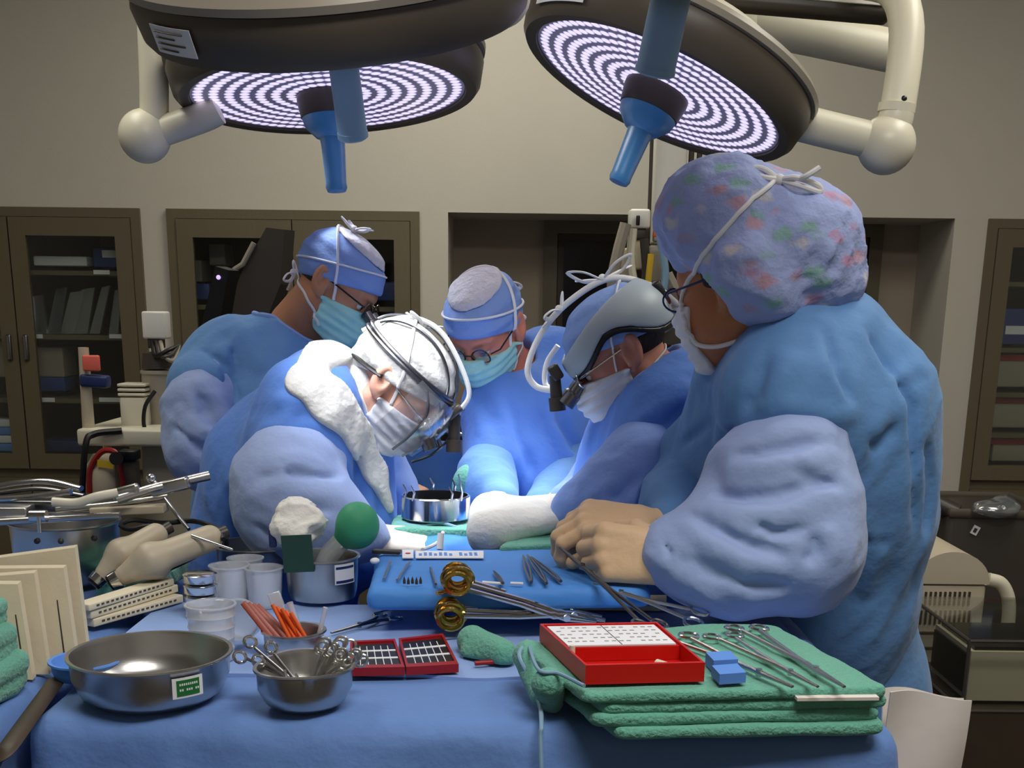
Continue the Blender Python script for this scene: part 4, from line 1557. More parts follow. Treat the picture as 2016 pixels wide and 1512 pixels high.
def lit_gown_shell(p):
    w1 = chain(p, cpath, 0.03)
    w2 = chain(p, [(cpath[0][0], 0.03), (cpath[0][0] + np.array([0.03, 0.16, 0.05]), 0.05)], 0.03)
    nk = cap_(p, p2.neck, h2.P(0, -0.03, -0.06), 0.068, 0.062) - folds(p, 0.006, 26, (0.6, 0, -0.8), 3, 6)
    nk = smax(nk, -cap_(p, p2.neck, h2.P(0, 0.02, -0.12), 0.05, 0.055), 0.006)
    sh = smax(np.abs(p2.gown_fn(p)) - 0.009, smin(w1, w2, 0.02), 0.004)
    return smin(sh, smax(nk, cap_(p, p2.neck, cpath[1][0], 0.08, 0.08), 0.01), 0.012) - folds(p, 0.003, 30, (0.6, 0, -0.8), 3, 5)


h2 = h
lo, hi = bounds(cpath + [(p2.neck, 0.1), (cpath[0][0] + np.array([0.03, 0.16, 0.05]), 0.07)], 0.03)
p2.fn('neck_cloth_or_lit_gown', lit_gown_shell, lo, hi, 0.005, M['whitecloth'])
# head light: straps, front plate, light tube, visor bars
bb = MB()
for z, y0 in ((0.05, 0.0), (0.058, 0.0)):
    pts = snap([h.P(0.1 * math.cos(a), 0.11 * math.sin(a), z + 0.012 * math.sin(a)) for a in np.linspace(0, 2 * math.pi, 60, endpoint=False)], fullcap, 0.004)
    bb.tube(pts, 0.0045, 8, closed=True)
pts = snap([h.P(0.0, 0.12 * math.cos(a), 0.05 + 0.09 * math.sin(a)) for a in np.linspace(0.1, math.pi - 0.1, 40)], fullcap, 0.004)
bb.tube(pts, 0.006, 8, flat=0.5)
for sg in (-1, 1):
    pts = snap([h.P(0.05 * sg + 0.02 * sg * math.sin(a), 0.12 * math.cos(a), 0.06 + 0.09 * math.sin(a)) for a in np.linspace(0.1, math.pi - 0.1, 40)], fullcap, 0.004)
    bb.tube(pts, 0.003, 8)
hl = bb.build('head_light_strap', M['dsteel'], p2.t, label='dark strap of the head light')
bb = MB()
nap = snap([h.P(0.095 * math.cos(a), 0.1 * math.sin(a), -0.028 + 0.06 * math.sin(a) ) for a in np.linspace(math.radians(-35), math.radians(-145), 24)] if False else
           [h.P(0.075, -0.02, 0.01), h.P(0.07, -0.06, -0.01), h.P(0.04, -0.105, -0.028), h.P(0.0, -0.115, -0.035), h.P(-0.05, -0.1, -0.03)], fullcap, 0.003)
bb.tube(spline(nap, 30), 0.007, 8, flat=0.6)
bb.build('nape_strap', M['black'], hl)
bb = MB()
bb.box(h.P(0, 0.125, 0.055), (0.05, 0.016, 0.035), h.R, 0.005)
bb.cyl(h.P(0, 0.128, 0.05), h.P(0, 0.17, 0.012), 0.013, 0.011)
bb.cyl(h.P(0, 0.166, 0.016), h.P(0, 0.185, -0.002), 0.016)
bb.build('head_lamp', M['dgrey'], hl)
bb = MB()
for k in range(5):
    x = -0.075 + 0.0375 * k
    bb.tube(spline([h.P(x, 0.095 - abs(x) * 0.6, 0.06), h.P(x * 1.1, 0.15 - abs(x) * 0.7, 0.02), h.P(x * 1.05, 0.158 - abs(x) * 0.7, -0.035), h.P(x, 0.14 - abs(x) * 0.5, -0.085)], 24), 0.003, 6)
bb.build('visor_bar', M['dsteel'], hl)
G = []
for i in range(12):
    ph = math.radians(-75 + 150 * i / 11)
    G.append([h.P((0.098 + o2) * math.sin(ph), (0.118 + o2) * math.cos(ph) + 0.012, z) for z, o2 in ((0.06, 0), (0.02, 0.012), (-0.03, 0.014), (-0.075, 0.004))])
bb = MB(); bb.sheet(G, 0.0015); bb.build('visor', M['shield'], hl)
bb = MB()
bb.tube(spline([h.P(0, 0.13, 0.06), h.P(0.01, 0.11, 0.11), h.P(0.02, 0.0, 0.145), h.P(0.01, -0.07, 0.125), h.P(0.0, -0.115, 0.07), h.P(0.01, -0.13, 0.02)], 40), 0.005, 8)
bb.build('light_cable', M['tie'], hl)
p2.glasses(M['chrome'], loupes=M['dsteel'])

# ---- P3: surgeon in the middle facing the field
h = Head(J(956, 645, 2.86), (-0.36, -0.72, -0.56), (-0.22, -0.45, 0.9), 0.96)
torso = [cpl(J(985, 800, 2.88), J(1120, 790, 2.98), 0.085, 0.1), cpl(J(1040, 850, 2.92), J(1040, 960, 2.88), 0.15, 0.155), cpl(J(1040, 960, 2.88), J(1040, 1100, 2.92), 0.155, 0.16),
         cpl(J(1040, 1100, 2.92), J(1040, 1440, 2.95), 0.16, 0.19), cpl(J(1000, 740, 2.98), J(1085, 720, 3.02), 0.08, 0.095), cpl(J(980, 790, 2.84), J(990, 900, 2.8), 0.05, 0.07), cpl(J(978, 820, 2.84), J(966, 905, 2.75), 0.052, 0.05)]
arms = [([J(964, 915, 2.74, 0.046), J(958, 932, 2.71, 0.048), J(966, 962, 2.64, 0.044), J(984, 988, 2.56, 0.036)],
         hand_prims(J(978, 990, 2.54), (0.45, -0.35, -0.25), (0.1, -0.2, 0.9), False, [(35, 40, 30)] * 4, 0.95)),
        ([J(1125, 815, 2.96, 0.08), J(1135, 930, 2.85, 0.07), J(1070, 1000, 2.62, 0.042)],
         hand_prims(J(1055, 1005, 2.6), (-0.7, -0.4, -0.3), (0, -0.3, 0.9), True, [(35, 40, 30)] * 4, 0.95))]
p3 = Person('person in green mask facing forward with lowered eyes, in front of the doorway', M['skin3'], h, J(1002, 735, 2.96), torso, arms,
            J(1040, 1130, 2.92), M['gown_lit'], M['gown'], stance=(1, 0.1), seed=23, open_r=0.07, fold=0.008, gstr=G3)
p3.mask(M['mask_green'], 1.05)
p3.eyes()
p3.glove(0, M['glove_w'], 'white gloved hand at the field')
p3.glove(1, M['glove_w'], 'white gloved hand behind the towel')
cf = cap_fn(h, 0.009, 0.034, -0.03, up=(0.092, 0.118), pr=0.003)
p3.local('cap', cf, M['cap'])
p3.local('cap_crown', cap_fn(h, 0.0125, 0.094, 0.112, pr=0.004), M['crown'])
fullcap = lambda p, h=h: cap_fn(h, 0.012, 0.034, -0.03)(h.loc(p)) * h.sc
p3.ties(M['tie'], fullcap)
bandpts = [h.P(0.088 * math.cos(a), 0.09 * math.sin(a), 0.05 + 0.034 * math.sin(a)) for a in np.linspace(0, 2 * math.pi, 40, endpoint=False)]
p3.tube('cap_binding', bandpts, 0.0028, M['tie'], fullcap, 0.0, closed=True, n=80)
p3.bow(h.P(0.0, -0.125, 0.03), 0.04, M['tie'], 0.3)
p3.bow(h.P(0.0, -0.11, -0.06), 0.035, M['tie'], 0.9)
p3.local('hair', lambda q: smax(smax(h.skull(q, 0.003), -(q[:, 2] + 0.048), 0.004), smax(q[:, 2] - 0.03, q[:, 1] + 0.012 - 0.25 * q[:, 2], 0.01), 0.004), M['ghair'])
p3.glasses(M['black'])

# ---- P4: surgeon at centre right with the grey head band
h = Head(J(1220, 692, 2.42), (-0.84, -0.02, -0.54), (-0.52, 0.0, 0.84), 0.93)
torso = [cpl(J(1335, 800, 2.44), J(1345, 960, 2.45), 0.115, 0.16), cpl(J(1345, 960, 2.45), J(1370, 1150, 2.48), 0.165, 0.165), cpl(J(1370, 1150, 2.48), J(1380, 1460, 2.5), 0.165, 0.19),
         cpl(J(1320, 800, 2.36), J(1330, 800, 2.56), 0.085, 0.085), cpl(J(1262, 860, 2.44), J(1262, 960, 2.46), 0.09, 0.1), cpl(J(1215, 880, 2.48), J(1180, 970, 2.5), 0.06, 0.055), cpl(J(1300, 830, 2.36), J(1272, 890, 2.32), 0.08, 0.074)]
arms = [([J(1272, 905, 2.3, 0.07), J(1256, 935, 2.26, 0.07), J(1225, 985, 2.24, 0.066), J(1140, 1005, 2.26, 0.05)],
         hand_prims(J(1112, 1012, 2.27), (-0.97, 0.1, -0.2), (-0.1, -0.55, 0.83), True, [(14, 24, 16), (16, 26, 16), (18, 28, 18), (20, 28, 18)], 1.05)),
        ([J(1260, 850, 2.6, 0.075), J(1190, 950, 2.64, 0.06), J(1120, 990, 2.58, 0.042)],
         hand_prims(J(1105, 996, 2.57), (-0.8, -0.3, -0.3), (0, -0.3, 0.9), False, [(25, 30, 20)] * 4))]
p4 = Person('person wearing a grey head band and white mask, leaning over beside the nurse', M['skin4'], h, J(1292, 755, 2.44), torso, arms,
            J(1370, 1170, 2.48), M['gown_lit'], M['sleeveb'], stance=(0.15, 1), seed=31, open_r=0.07, fold=0.011, gstr=G4, sstr=S4)
p4.mask(M['mask_white'], 1.12, pleat=0.0022)
p4.eyes()
p4.glove(0, M['glove_w'], 'white gloved hand reaching to the left', cr=0.05, cuff=0.06)
p4.glove(1, M['glove_w'], 'white gloved hand at the far side', cr=0.042)
cf = cap_fn(h, 0.01, 0.036, 0.0, pr=0.003)
p4.local('cap', cf, M['cap'])
fullcap = lambda p, h=h: cap_fn(h, 0.012, 0.036, 0.0)(h.loc(p)) * h.sc
p4.ties(M['tie'], fullcap)
p4.local('hair', lambda q: smax(smax(h.skull(q, 0.005), -(q[:, 2] + 0.06), 0.004), smax(q[:, 2] - 0.012, q[:, 1] + 0.03, 0.01), 0.004), M['hair'])


def band4(q):
    d = np.abs(h.skull(q, 0.019)) - 0.004
    low = 0.03 - 0.1 * np.clip(q[:, 1], -0.2, 0.2) * 0 - 0.12 * np.abs(q[:, 1] - 0.02) + 0.02 * np.cos(q[:, 1] * 30)
    d = smax(d, low + 0.005 - q[:, 2], 0.003)
    d = smax(d, q[:, 2] - (0.098 - 1.6 * (q[:, 1] - 0.0) ** 2 - 0.28 * q[:, 1]), 0.003)
    return d


hb = p4.local('head_band', band4, mat('grey_head_band_plastic', s2l(168, 180, 186), 0.4), label='grey plastic head band of the head light')
h4 = h


def trim4(q):
    d = np.abs(h4.skull(q, 0.017)) - 0.006
    low = 0.03 - 0.12 * np.abs(q[:, 1] - 0.02) + 0.02 * np.cos(q[:, 1] * 30)
    return smax(smax(d, low - 0.008 - q[:, 2], 0.003), q[:, 2] - low - 0.005, 0.003)


p4.local('band_padding', trim4, M['black'], parent=hb)
bb = MB(); bb.ball(snap([h.P(0.1, 0.008, 0.078)], lambda p: h4.skull(h4.loc(p), 0.0235), 0.0)[0], 0.0032, n=8); bb.build('red_dot', M['red'], hb)
bb = MB(); bb.box(h.P(0.0, -0.128, 0.055), (0.06, 0.02, 0.05), h.R, 0.006); bb.box(h.P(0.07, -0.09, 0.06), (0.012, 0.035, 0.04), h.R @ rotz(-35), 0.004); bb.build('rear_clip', M['black'], hb)
bb = MB()
bb.box(h.P(0.0, 0.135, 0.035), (0.04, 0.022, 0.03), h.R, 0.005)
bb.cyl(h.P(0, 0.14, 0.03), h.P(0.0, 0.165, -0.02), 0.011, 0.012)
bb.cyl(h.P(0, 0.16, -0.01), h.P(0.0, 0.172, -0.035), 0.016)
bb.build('head_lamp', M['dgrey'], hb)
bb = MB()
bb.tube(spline([h.P(0.03, 0.155, 0.0), h.P(0.05, 0.185, 0.03), h.P(0.05, 0.18, 0.07), h.P(0.045, 0.12, 0.115), h.P(0.03, 0.04, 0.14), h.P(0.02, -0.06, 0.135), h.P(0.03, -0.13, 0.07), h.P(0.035, -0.16, 0.0), h.P(0.04, -0.2, -0.06)], 60), 0.0062, 10)
bb.build('light_cable', M['tie'], hb)
bb = MB()
bb.tube(spline([h.P(0.045, 0.15, -0.005), h.P(0.075, 0.165, 0.02), h.P(0.085, 0.14, 0.055), h.P(0.075, 0.1, 0.075)], 30), 0.0055, 10)
bb.build('light_cable', M['tie'], hb)
bb = MB()
bb.tube(spline([h.P(0.06, -0.12, 0.03), h.P(0.07, -0.16, 0.015), h.P(0.075, -0.155, -0.03), h.P(0.07, -0.13, -0.02), h.P(0.06, -0.13, 0.03)], 30), 0.0045, 8)
bb.build('light_cable', M['tie'], hb)
p4.bow(h.P(0.02, -0.045, 0.14), 0.062, M['tie'], 0.2)
p4.bow(h.P(0.02, 0.06, 0.135), 0.034, M['tie'], 0.9)
p4.glasses(M['chrome'], loupes=M['dsteel'])
bb = MB()
bb.tube(spline([h.P(0.084, -0.01, 0.0), h.P(0.082, -0.03, -0.05), h.P(0.06, -0.07, -0.085), h.P(0.0, -0.105, -0.075)], 24), 0.0035, 8)
bb.build('spectacle_cord', M['black'], p4.t)


def collar4(p):
    d = prim_sdf(p, [cpl(J(1300, 752, 2.36), J(1352, 728, 2.44), 0.026, 0.03), cpl(J(1352, 728, 2.44), J(1360, 735, 2.54), 0.03)], 0.03)
    return d - folds(p, 0.006, 26, (1, 0, 0.2), 3, 8)


lo, hi = bounds([J(1300, 752, 2.36, 0.03), J(1360, 730, 2.5, 0.08)], 0.03)
p4.fn('neck_cloth_or_lit_gown', collar4, lo, hi, 0.005, M['whitecloth'])

# ---- P5: nurse at the right, nearest, turned away to the left
h = Head(J(1466, 548, 2.04), (-0.78, 0.60, -0.24), (-0.24, 0.1, 0.95), 1.1, 0.014)
torso = [cpl(J(1585, 745, 2.08), J(1600, 900, 2.1), 0.14, 0.172), cpl(J(1600, 900, 2.1), J(1610, 1150, 2.19), 0.172, 0.168), cpl(J(1610, 1150, 2.19), J(1610, 1235, 2.22), 0.168, 0.168),
         cpl(J(1690, 790, 2.06), J(1690, 1010, 2.1), 0.115, 0.122), cpl(J(1480, 770, 2.12), J(1430, 970, 2.16), 0.095, 0.105),
         cpl(J(1555, 700, 2.0), J(1540, 780, 1.96), 0.09, 0.105), cpl(J(1640, 680, 2.05), J(1690, 790, 2.06), 0.075, 0.11), cpl(J(1590, 800, 1.96), J(1625, 820, 1.98), 0.09)]
arms = [([J(1575, 850, 1.94, 0.08), J(1538, 950, 1.9, 0.098), J(1560, 1068, 1.88, 0.098), J(1420, 1088, 1.87, 0.084), J(1338, 1095, 1.86, 0.05)],
         hand_prims(J(1312, 1098, 1.86), (-0.98, 0.12, 0.05), (-0.12, -0.9, 0.35), True, [(52, 80, 45), (55, 82, 45), (58, 84, 45), (60, 84, 45)], 1.08, (0.9, 1.1), 0.6)),
        ([J(1480, 770, 2.2, 0.09), J(1390, 940, 2.22, 0.086), J(1350, 1005, 2.12, 0.066), J(1322, 1040, 2.04, 0.042)],
         hand_prims(J(1262, 1034, 2.0), (-0.96, -0.14, 0.1), (-0.12, -0.5, 0.86), False, [(40, 52, 22), (44, 56, 24), (48, 60, 26), (50, 60, 26)], 1.06, (0.1, 0.45), 0.6))]
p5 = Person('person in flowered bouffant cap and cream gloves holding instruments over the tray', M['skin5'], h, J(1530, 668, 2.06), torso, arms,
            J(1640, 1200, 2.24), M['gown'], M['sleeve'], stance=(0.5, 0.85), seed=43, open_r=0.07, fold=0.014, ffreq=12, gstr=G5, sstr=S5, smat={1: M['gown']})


def skirt(p):
    d = prim_sdf(p, [cpl(J(1630, 1180, 2.2), J(1650, 1380, 2.27), 0.145, 0.155), cpl(J(1650, 1380, 2.27), J(1650, 1500, 2.27), 0.155, 0.17),
                     cpl(J(1650, 1500, 2.27), np.array([J(1650, 1500, 2.27)[0], 2.27, 0.32]), 0.17, 0.2)], 0.05)
    return d - folds(p, 0.02, 8, (0.15, 0, 1), 5, 61)


lo, hi = bounds([J(1630, 1160, 2.2, 0.2), (np.array([J(1650, 1500, 2.27)[0], 2.27, 0.32]), 0.22)], 0.03)
p5.fn('gown_skirt', skirt, lo, hi, 0.009, M['gown'])
p5.mask(M['mask_white'], 0.74, back=0.062)
p5.local('hair', lambda q: smax(smax(h.skull(q, 0.005), -(q[:, 2] + 0.06), 0.004), smax(q[:, 2] - 0.05, q[:, 1] - 0.03, 0.01), 0.004), M['hair'])
p5.eyes()
p5.glove(0, M['glove'], 'cream gloved fist nearer the camera', cr=0.05, cuff=0.05)
p5.glove(1, M['glove'], 'cream gloved hand behind, fingers bent over an instrument', cr=0.04, cuff=0.05)


def bouff(p):
    d = ell(p, J(1422, 432, 2.03), (0.1, 0.11, 0.092))
    d = smin(d, ell(p, J(1556, 492, 2.03), (0.106, 0.118, 0.104), None), 0.01)
    d = smin(d, ell(p, J(1505, 572, 1.96), (0.056, 0.058, 0.052)), 0.02)
    d = smin(d, ell(p, J(1462, 520, 1.945), (0.05, 0.05, 0.046)), 0.02)
    d = smin(d, ell(p, J(1620, 556, 2.03), (0.056, 0.075, 0.045)), 0.03)
    d = smin(d, ell(p, J(1475, 440, 2.06), (0.095, 0.105, 0.085)), 0.02)
    return d - folds(p, 0.012, 26, (0.5, 0, 0.8), 2.5, 50) - folds(p, 0.006, 55, (0.8, 0, 0.3), 2.0, 51)


lo, hi = bounds([J(1420, 425, 2.02, 0.13), J(1562, 480, 2.03, 0.14), J(1500, 575, 1.97, 0.07)], 0.02)
p5.fn('bouffant_cap', bouff, lo, hi, 0.005, M['bouffant'])
sf = lambda p: np.minimum(np.minimum(p5.surf(p), bouff(p)), p5.body_fn(p))
T5 = lambda pts: [trace(x, y, sf, 1.6, 2.4) for x, y in pts]
p5.tube('mask_tie', T5([(1346, 612), (1345, 590), (1362, 545), (1385, 505), (1420, 460), (1470, 403), (1530, 354)]), 0.0038, M['tie'], sf, 0.002)
p5.tube('mask_tie', T5([(1347, 620), (1352, 648), (1372, 672), (1405, 680), (1450, 670), (1500, 650)]), 0.0038, M['tie'], sf, 0.002)
bb = MB()
c0 = J(1534, 354, 1.96)
bb.tube(spline([c0, J(1500, 332, 1.96), J(1462, 335, 1.97), J(1500, 348, 1.95), c0], 30), 0.0045, 8)
bb.tube(spline([c0, J(1570, 350, 1.94), J(1612, 366, 1.95), J(1612, 378, 1.95), J(1575, 366, 1.94), c0], 30), 0.0045, 8)
bb.tube(spline([J(1575, 352, 1.94), J(1590, 345, 1.93), J(1614, 330, 1.93)], 12), 0.0045, 8)
bb.ball(c0, 0.009, n=8)
bb.build('tie_bow', M['tie'], p5.t)
p5.glasses(M['navy'])
p5.fn('neck_cloth_or_lit_gown', lambda p: cap_(p, J(1512, 648, 1.985), J(1580, 612, 1.99), 0.02, 0.026) - folds(p, 0.004, 26, (1, 0, 0.3), 3, 9), J(1540, 630, 1.99) - 0.1, J(1540, 630, 1.99) + 0.1, 0.005, M['whitecloth'])
ring = [p5.neck + np.array([0.085 * math.cos(a), 0.08 * math.sin(a), 0.0 + 0.04 * math.cos(a)]) for a in np.linspace(0, 2 * math.pi, 40, endpoint=False)]
p5.tube('neck_binding', ring, 0.006, M['tie'], p5.gown_fn, 0.0, closed=True, n=80)


# ------------------------------------------------------------------ instrument table
TZ = 0.95
TX0, TX1 = -0.603, float(on(1742, 1408, TZ)[0])
TY0, TY1 = float(on(1000, 1430, TZ)[1]), 2.04


def drape_box(name, x0, x1, y0, y1, z1, m, parent, seed, zb=0.3, amp=0.045, h=0.009, flare=0.05, edge=0.03, fx=(0, 1)):
    c = np.array([(x0 + x1) / 2, (y0 + y1) / 2, (z1 + zb) / 2]); hh = np.array([(x1 - x0) / 2, (y1 - y0) / 2, (z1 - zb) / 2])

    def f(p):
        dep = np.clip((z1 - p[:, 2]) / 0.5, 0, 1.4)
        q = p.copy()
        sx_ = np.where(q[:, 0] < c[0], fx[0], fx[1])
        q[:, 0] = c[0] + (q[:, 0] - c[0]) / (1 + flare * sx_ * dep / hh[0])
        q[:, 1] = c[1] + (q[:, 1] - c[1]) / (1 + flare * dep / hh[1])
        d = sbox(q, c, hh, None, edge)
        s = np.clip(dep * 4, 0, 1)
        s = s * np.clip(np.minimum((p[:, 0] - x0) if not fx[0] else 9 + 0 * dep, (x1 - p[:, 0]) if not fx[1] else 9 + 0 * dep) * 25, 0, 1)
        d = d - s * folds(p, amp, 7, (0.12, 0.1, 1), 5.0, seed) - s * folds(p, amp * 0.4, 17, (0.3, 0.3, 1), 3.0, seed + 3)
        d = d - (1 - s) * folds(p, 0.003, 9, (1, 0.6, 0), 3.0, seed + 5)
        return d
    return sdf_mesh(name, f, c - hh - 0.1, c + hh + np.array([0.1, 0.1, 0.03]), h, m, parent)


def table_frame(t, x0, x1, y0, y1, ztop):
    bb = MB(); bb.box(((x0 + x1) / 2, (y0 + y1) / 2, ztop - 0.05), (x1 - x0 - 0.1, y1 - y0 - 0.1, 0.02)); bb.build('tabletop', M['steel'], t, smooth=0)
    for x in (x0 + 0.1, x1 - 0.1):
        for y in (y0 + 0.1, y1 - 0.1):
            bb = MB(); bb.cyl((x, y, 0), (x, y, ztop - 0.061), 0.014); bb.build('leg', M['steel'], t)


t = thing('instrument_table', 'long instrument table in the foreground under a blue drape hanging down its front', 'table', (0, 1.7, 0))
table_frame(t, TX0, TX1, TY0, TY1, TZ)
drape_box('table_drape', TX0, TX1, TY0, TY1, TZ, M['drape'], t, 71)
t = thing('side_table', 'blue draped side table in the left corner, across the dark gap', 'table', (-1.05, 1.8, 0))
table_frame(t, -1.5, TX0 - 0.022, 1.1, 2.32, TZ)
drape_box('table_drape', -1.5, TX0 - 0.022, 1.1, 2.32, TZ, M['drape'], t, 72, h=0.012, fx=(1, 0))
bb = MB()
bb.tube(spline([on(112, 1338, TZ + 0.006), on(70, 1396, TZ + 0.005), on(34, 1446, TZ + 0.003), on(2, 1490, TZ - 0.008), on(-40, 1548, TZ - 0.05)], 30), 0.0125, 10, flat=0.3, flatdir=(0, 0, 1))
tag(bb.build('strap', M['dark_wood'], None), 'dark brown strap lying in the gap between the two draped tables', 'strap')
# pale sheet over the table
ys0 = float(on(800, 1338, TZ)[1])
G = []
for i in range(60):
    x = TX0 + 0.01 + (TX1 - TX0 - 0.05) * i / 59
    row = []
    for j in range(40):
        y = ys0 + (TY1 - 0.03 - ys0) * j / 39 + (0.004 * math.sin(x * 23) + 0.003 * math.sin(x * 51 + 1)) * (1 - j / 39)
        z = TZ + 0.0065 + 0.0016 * math.sin(x * 19 + y * 7) * math.sin(y * 13 + x * 5)
        row.append((x, y, z))
    G.append(row)
bb = MB(); bb.sheet(G, 0.005)
tag(bb.build('cover_sheet', M['topsheet'], None), 'pale blue sheet spread over the back of the instrument table', 'sheet')
SZ = TZ + 0.009


def px2m(py, Y):
    """metres per pixel at a row and distance"""
    return float(Y / ray(1008, py)[1]) / FPX


# ---- steel bowls and cups
def bowl_prof(r, h, rb, wall=0.0025, lip=0.004):
    out = [(0.001, 0.0), (rb * 0.7, 0.0), (rb, 0.004), (rb + (r - rb) * 0.55, h * 0.22), (r * 0.985, h * 0.55), (r, h - 0.004), (r + lip, h - 0.001), (r + lip * 0.9, h + 0.0015), (r - 0.001, h + 0.001)]
    inn = [(r - wall, h - 0.004), (r * 0.985 - wall, h * 0.55), (rb + (r - rb) * 0.5 - wall, h * 0.24), (rb - wall, 0.007), (rb * 0.6, 0.004), (0.001, 0.004)]
    return out + inn


def bowl(name, label, cat, px, py, z, r, h, rb, m='steel', group=None, lobes=None, n=56):
    c = on(px, py, z)
    t = thing(name, label, cat, c, group)
    bb = MB(); bb.lathe(c, bowl_prof(r, h, rb), EYE, n, lobes=lobes)
    bb.build('bowl_body', M[m], t, smooth=50)
    return c, t


c, t = bowl('steel_bowl', 'large round steel bowl with a green label at the front left of the table', 'bowl', 302, 1374, TZ + 0.001, 0.1005, 0.062, 0.078)
G = []; G2 = []
for k in range(9):
    a = math.radians(-60 + 23 * k / 8)
    G.append([c + np.array([0.1015 * math.cos(a), 0.1015 * math.sin(a), z]) for z in (0.027, 0.053)])
    a = math.radians(-57 + 17 * k / 8)
    G2.append([c + np.array([0.1022 * math.cos(a), 0.1022 * math.sin(a), z]) for z in (0.030, 0.050)])
bb = MB(); bb.sheet(G, -0.0008); lb = bb.build('label_card', M['label'], t)
bb = MB(); bb.sheet(G2, -0.0007); bb.build('green_print', M['glabel'], lb)
for zz, ln in ((0.0445, 14), (0.0375, 15)):
    for j in range(9):
        if j in (2, 6) and zz < 0.04:
            continue
        a0 = math.radians(-55 + ln * j / 9); a1 = math.radians(-55 + ln * (j + 0.62) / 9)
        bb = MB() if j == 0 else bb
        bb.sheet([[c + np.array([0.1027 * math.cos(a), 0.1027 * math.sin(a), z]) for z in (zz - 0.0014, zz + 0.0014)] for a in (a0, a1)], -0.0004)
    bb.build('print_line', M['label'], lb)
c, t = bowl('blue_rimmed_dish', 'small blue-rimmed dish half hidden behind the large steel bowl', 'dish', 172, 1338, TZ + 0.001, 0.045, 0.028, 0.036, 'bluebox')
bb = MB(); bb.lathe(c, [(0.001, 0.0045), (0.034, 0.0075), (0.034, 0.009), (0.001, 0.006)], EYE, 30); bb.build('dish_liner', M['label'], t)

lob = lambda a, z: 1.0 + (0.06 * math.cos(3 * a + 0.9) - 0.035 * math.cos(2 * a)) * min(1, z / 0.03)
ce, te = bowl('instrument_cup', 'three-lobed steel cup full of instruments at the front of the table', 'cup', 602, 1393, TZ + 0.001, 0.061, 0.058, 0.039, lobes=lob)
cs, ts = bowl('instrument_cup', 'straight steel cup holding orange and red sticks', 'cup', 580, 1288, SZ, 0.043, 0.036, 0.037)
cp, tp = bowl('steel_pitcher', 'tall steel basin with a white and blue label, green bulb standing in it', 'basin', 636, 1178, SZ, 0.0615, 0.075, 0.055)
G = []
for k in range(7):
    a = math.radians(-62 + 38 * k / 6)
    G.append([cp + np.array([0.0625 * math.cos(a), 0.0625 * math.sin(a), z]) for z in (0.036, 0.07)])
bb = MB(); bb.sheet(G, -0.0008); lb = bb.build('label_card', M['label'], tp)
for z0, z1 in ((0.062, 0.066), (0.038, 0.0425)):
    G = []
    for k in range(7):
        a = math.radians(-60 + 34 * k / 6)
        G.append([cp + np.array([0.0632 * math.cos(a), 0.0632 * math.sin(a), z]) for z in (z0, z1)])
    bb = MB(); bb.sheet(G, -0.0005); bb.build('print_band', M['navy'], lb)
cb, tb = bowl('steel_bowl', 'steel bowl behind the clear plastic cups, partly hidden', 'bowl', 508, 1128, SZ, 0.075, 0.055, 0.05)


def stick(name, label, cat, a, b, r, m, group=None, n=10, rb=None):
    bb = MB(); bb.cyl(a, b, r, rb, n)
    return tag(bb.build(name, M[m], None), label, cat, group)


ords = ('first', 'second', 'third', 'fourth', 'fifth', 'sixth', 'seventh', 'eighth', 'ninth')
for i in range(4):
    a = cs + np.array([-0.012 + 0.007 * i, -0.018 + 0.010 * i, 0.006]); bpt = at(478 + 9 * i, 1186 + 2 * i, cs[1] + 0.0 + 0.01 * i)
    bb = MB(); d = (bpt - a); L = np.linalg.norm(d); R = frame(d, (0, -1, 1))
    bb.box(a + d / 2, (0.009, L, 0.005), R, 0.0015)
    tag(bb.build('wrapped_swab', M['redwrap'], None), '%s from the left of the brown-red wrapped swabs in the straight cup' % ords[i], 'swab', 'wrapped swabs in the straight cup')
for i in range(5):
    a = cs + np.array([0.006 + 0.006 * i, -0.012 + 0.006 * (i % 3), 0.006]); bpt = at(536 + 9 * i, 1190 + 4 * i, cs[1] + 0.01 * (i % 2))
    stick('orange_stick', '%s from the left of the orange sticks standing in the straight cup' % ords[i], 'stick', a, bpt, 0.0028, 'orange', 'orange sticks in the straight cup')
stick('plastic_tube', 'clear white tube standing at the middle of the straight cup', 'tube', cs + np.array([0.012, 0.02, 0.006]), at(570, 1186, cs[1] + 0.02), 0.005, 'clear')
stick('plastic_tube', 'thin clear tube leaning on the right rim of the straight cup', 'tube', cs + np.array([0.03, 0.0, 0.006]), at(641, 1196, cs[1]), 0.0035, 'clear')
bb = MB(); bb.box(at(545, 1185, cs[1] + 0.028), (0.018, 0.01, 0.03), roty(-18), 0.002)
tag(bb.build('plastic_clip', M['clear'], None), 'clear grey clip standing behind the orange sticks', 'clip')


# ---- hand instruments
def ring_pts(c, u, v, r, n=20, sy=1.0):
    return [c + u * r * math.cos(a) + v * r * sy * math.sin(a) for a in np.linspace(0, 2 * math.pi, n, endpoint=False)]


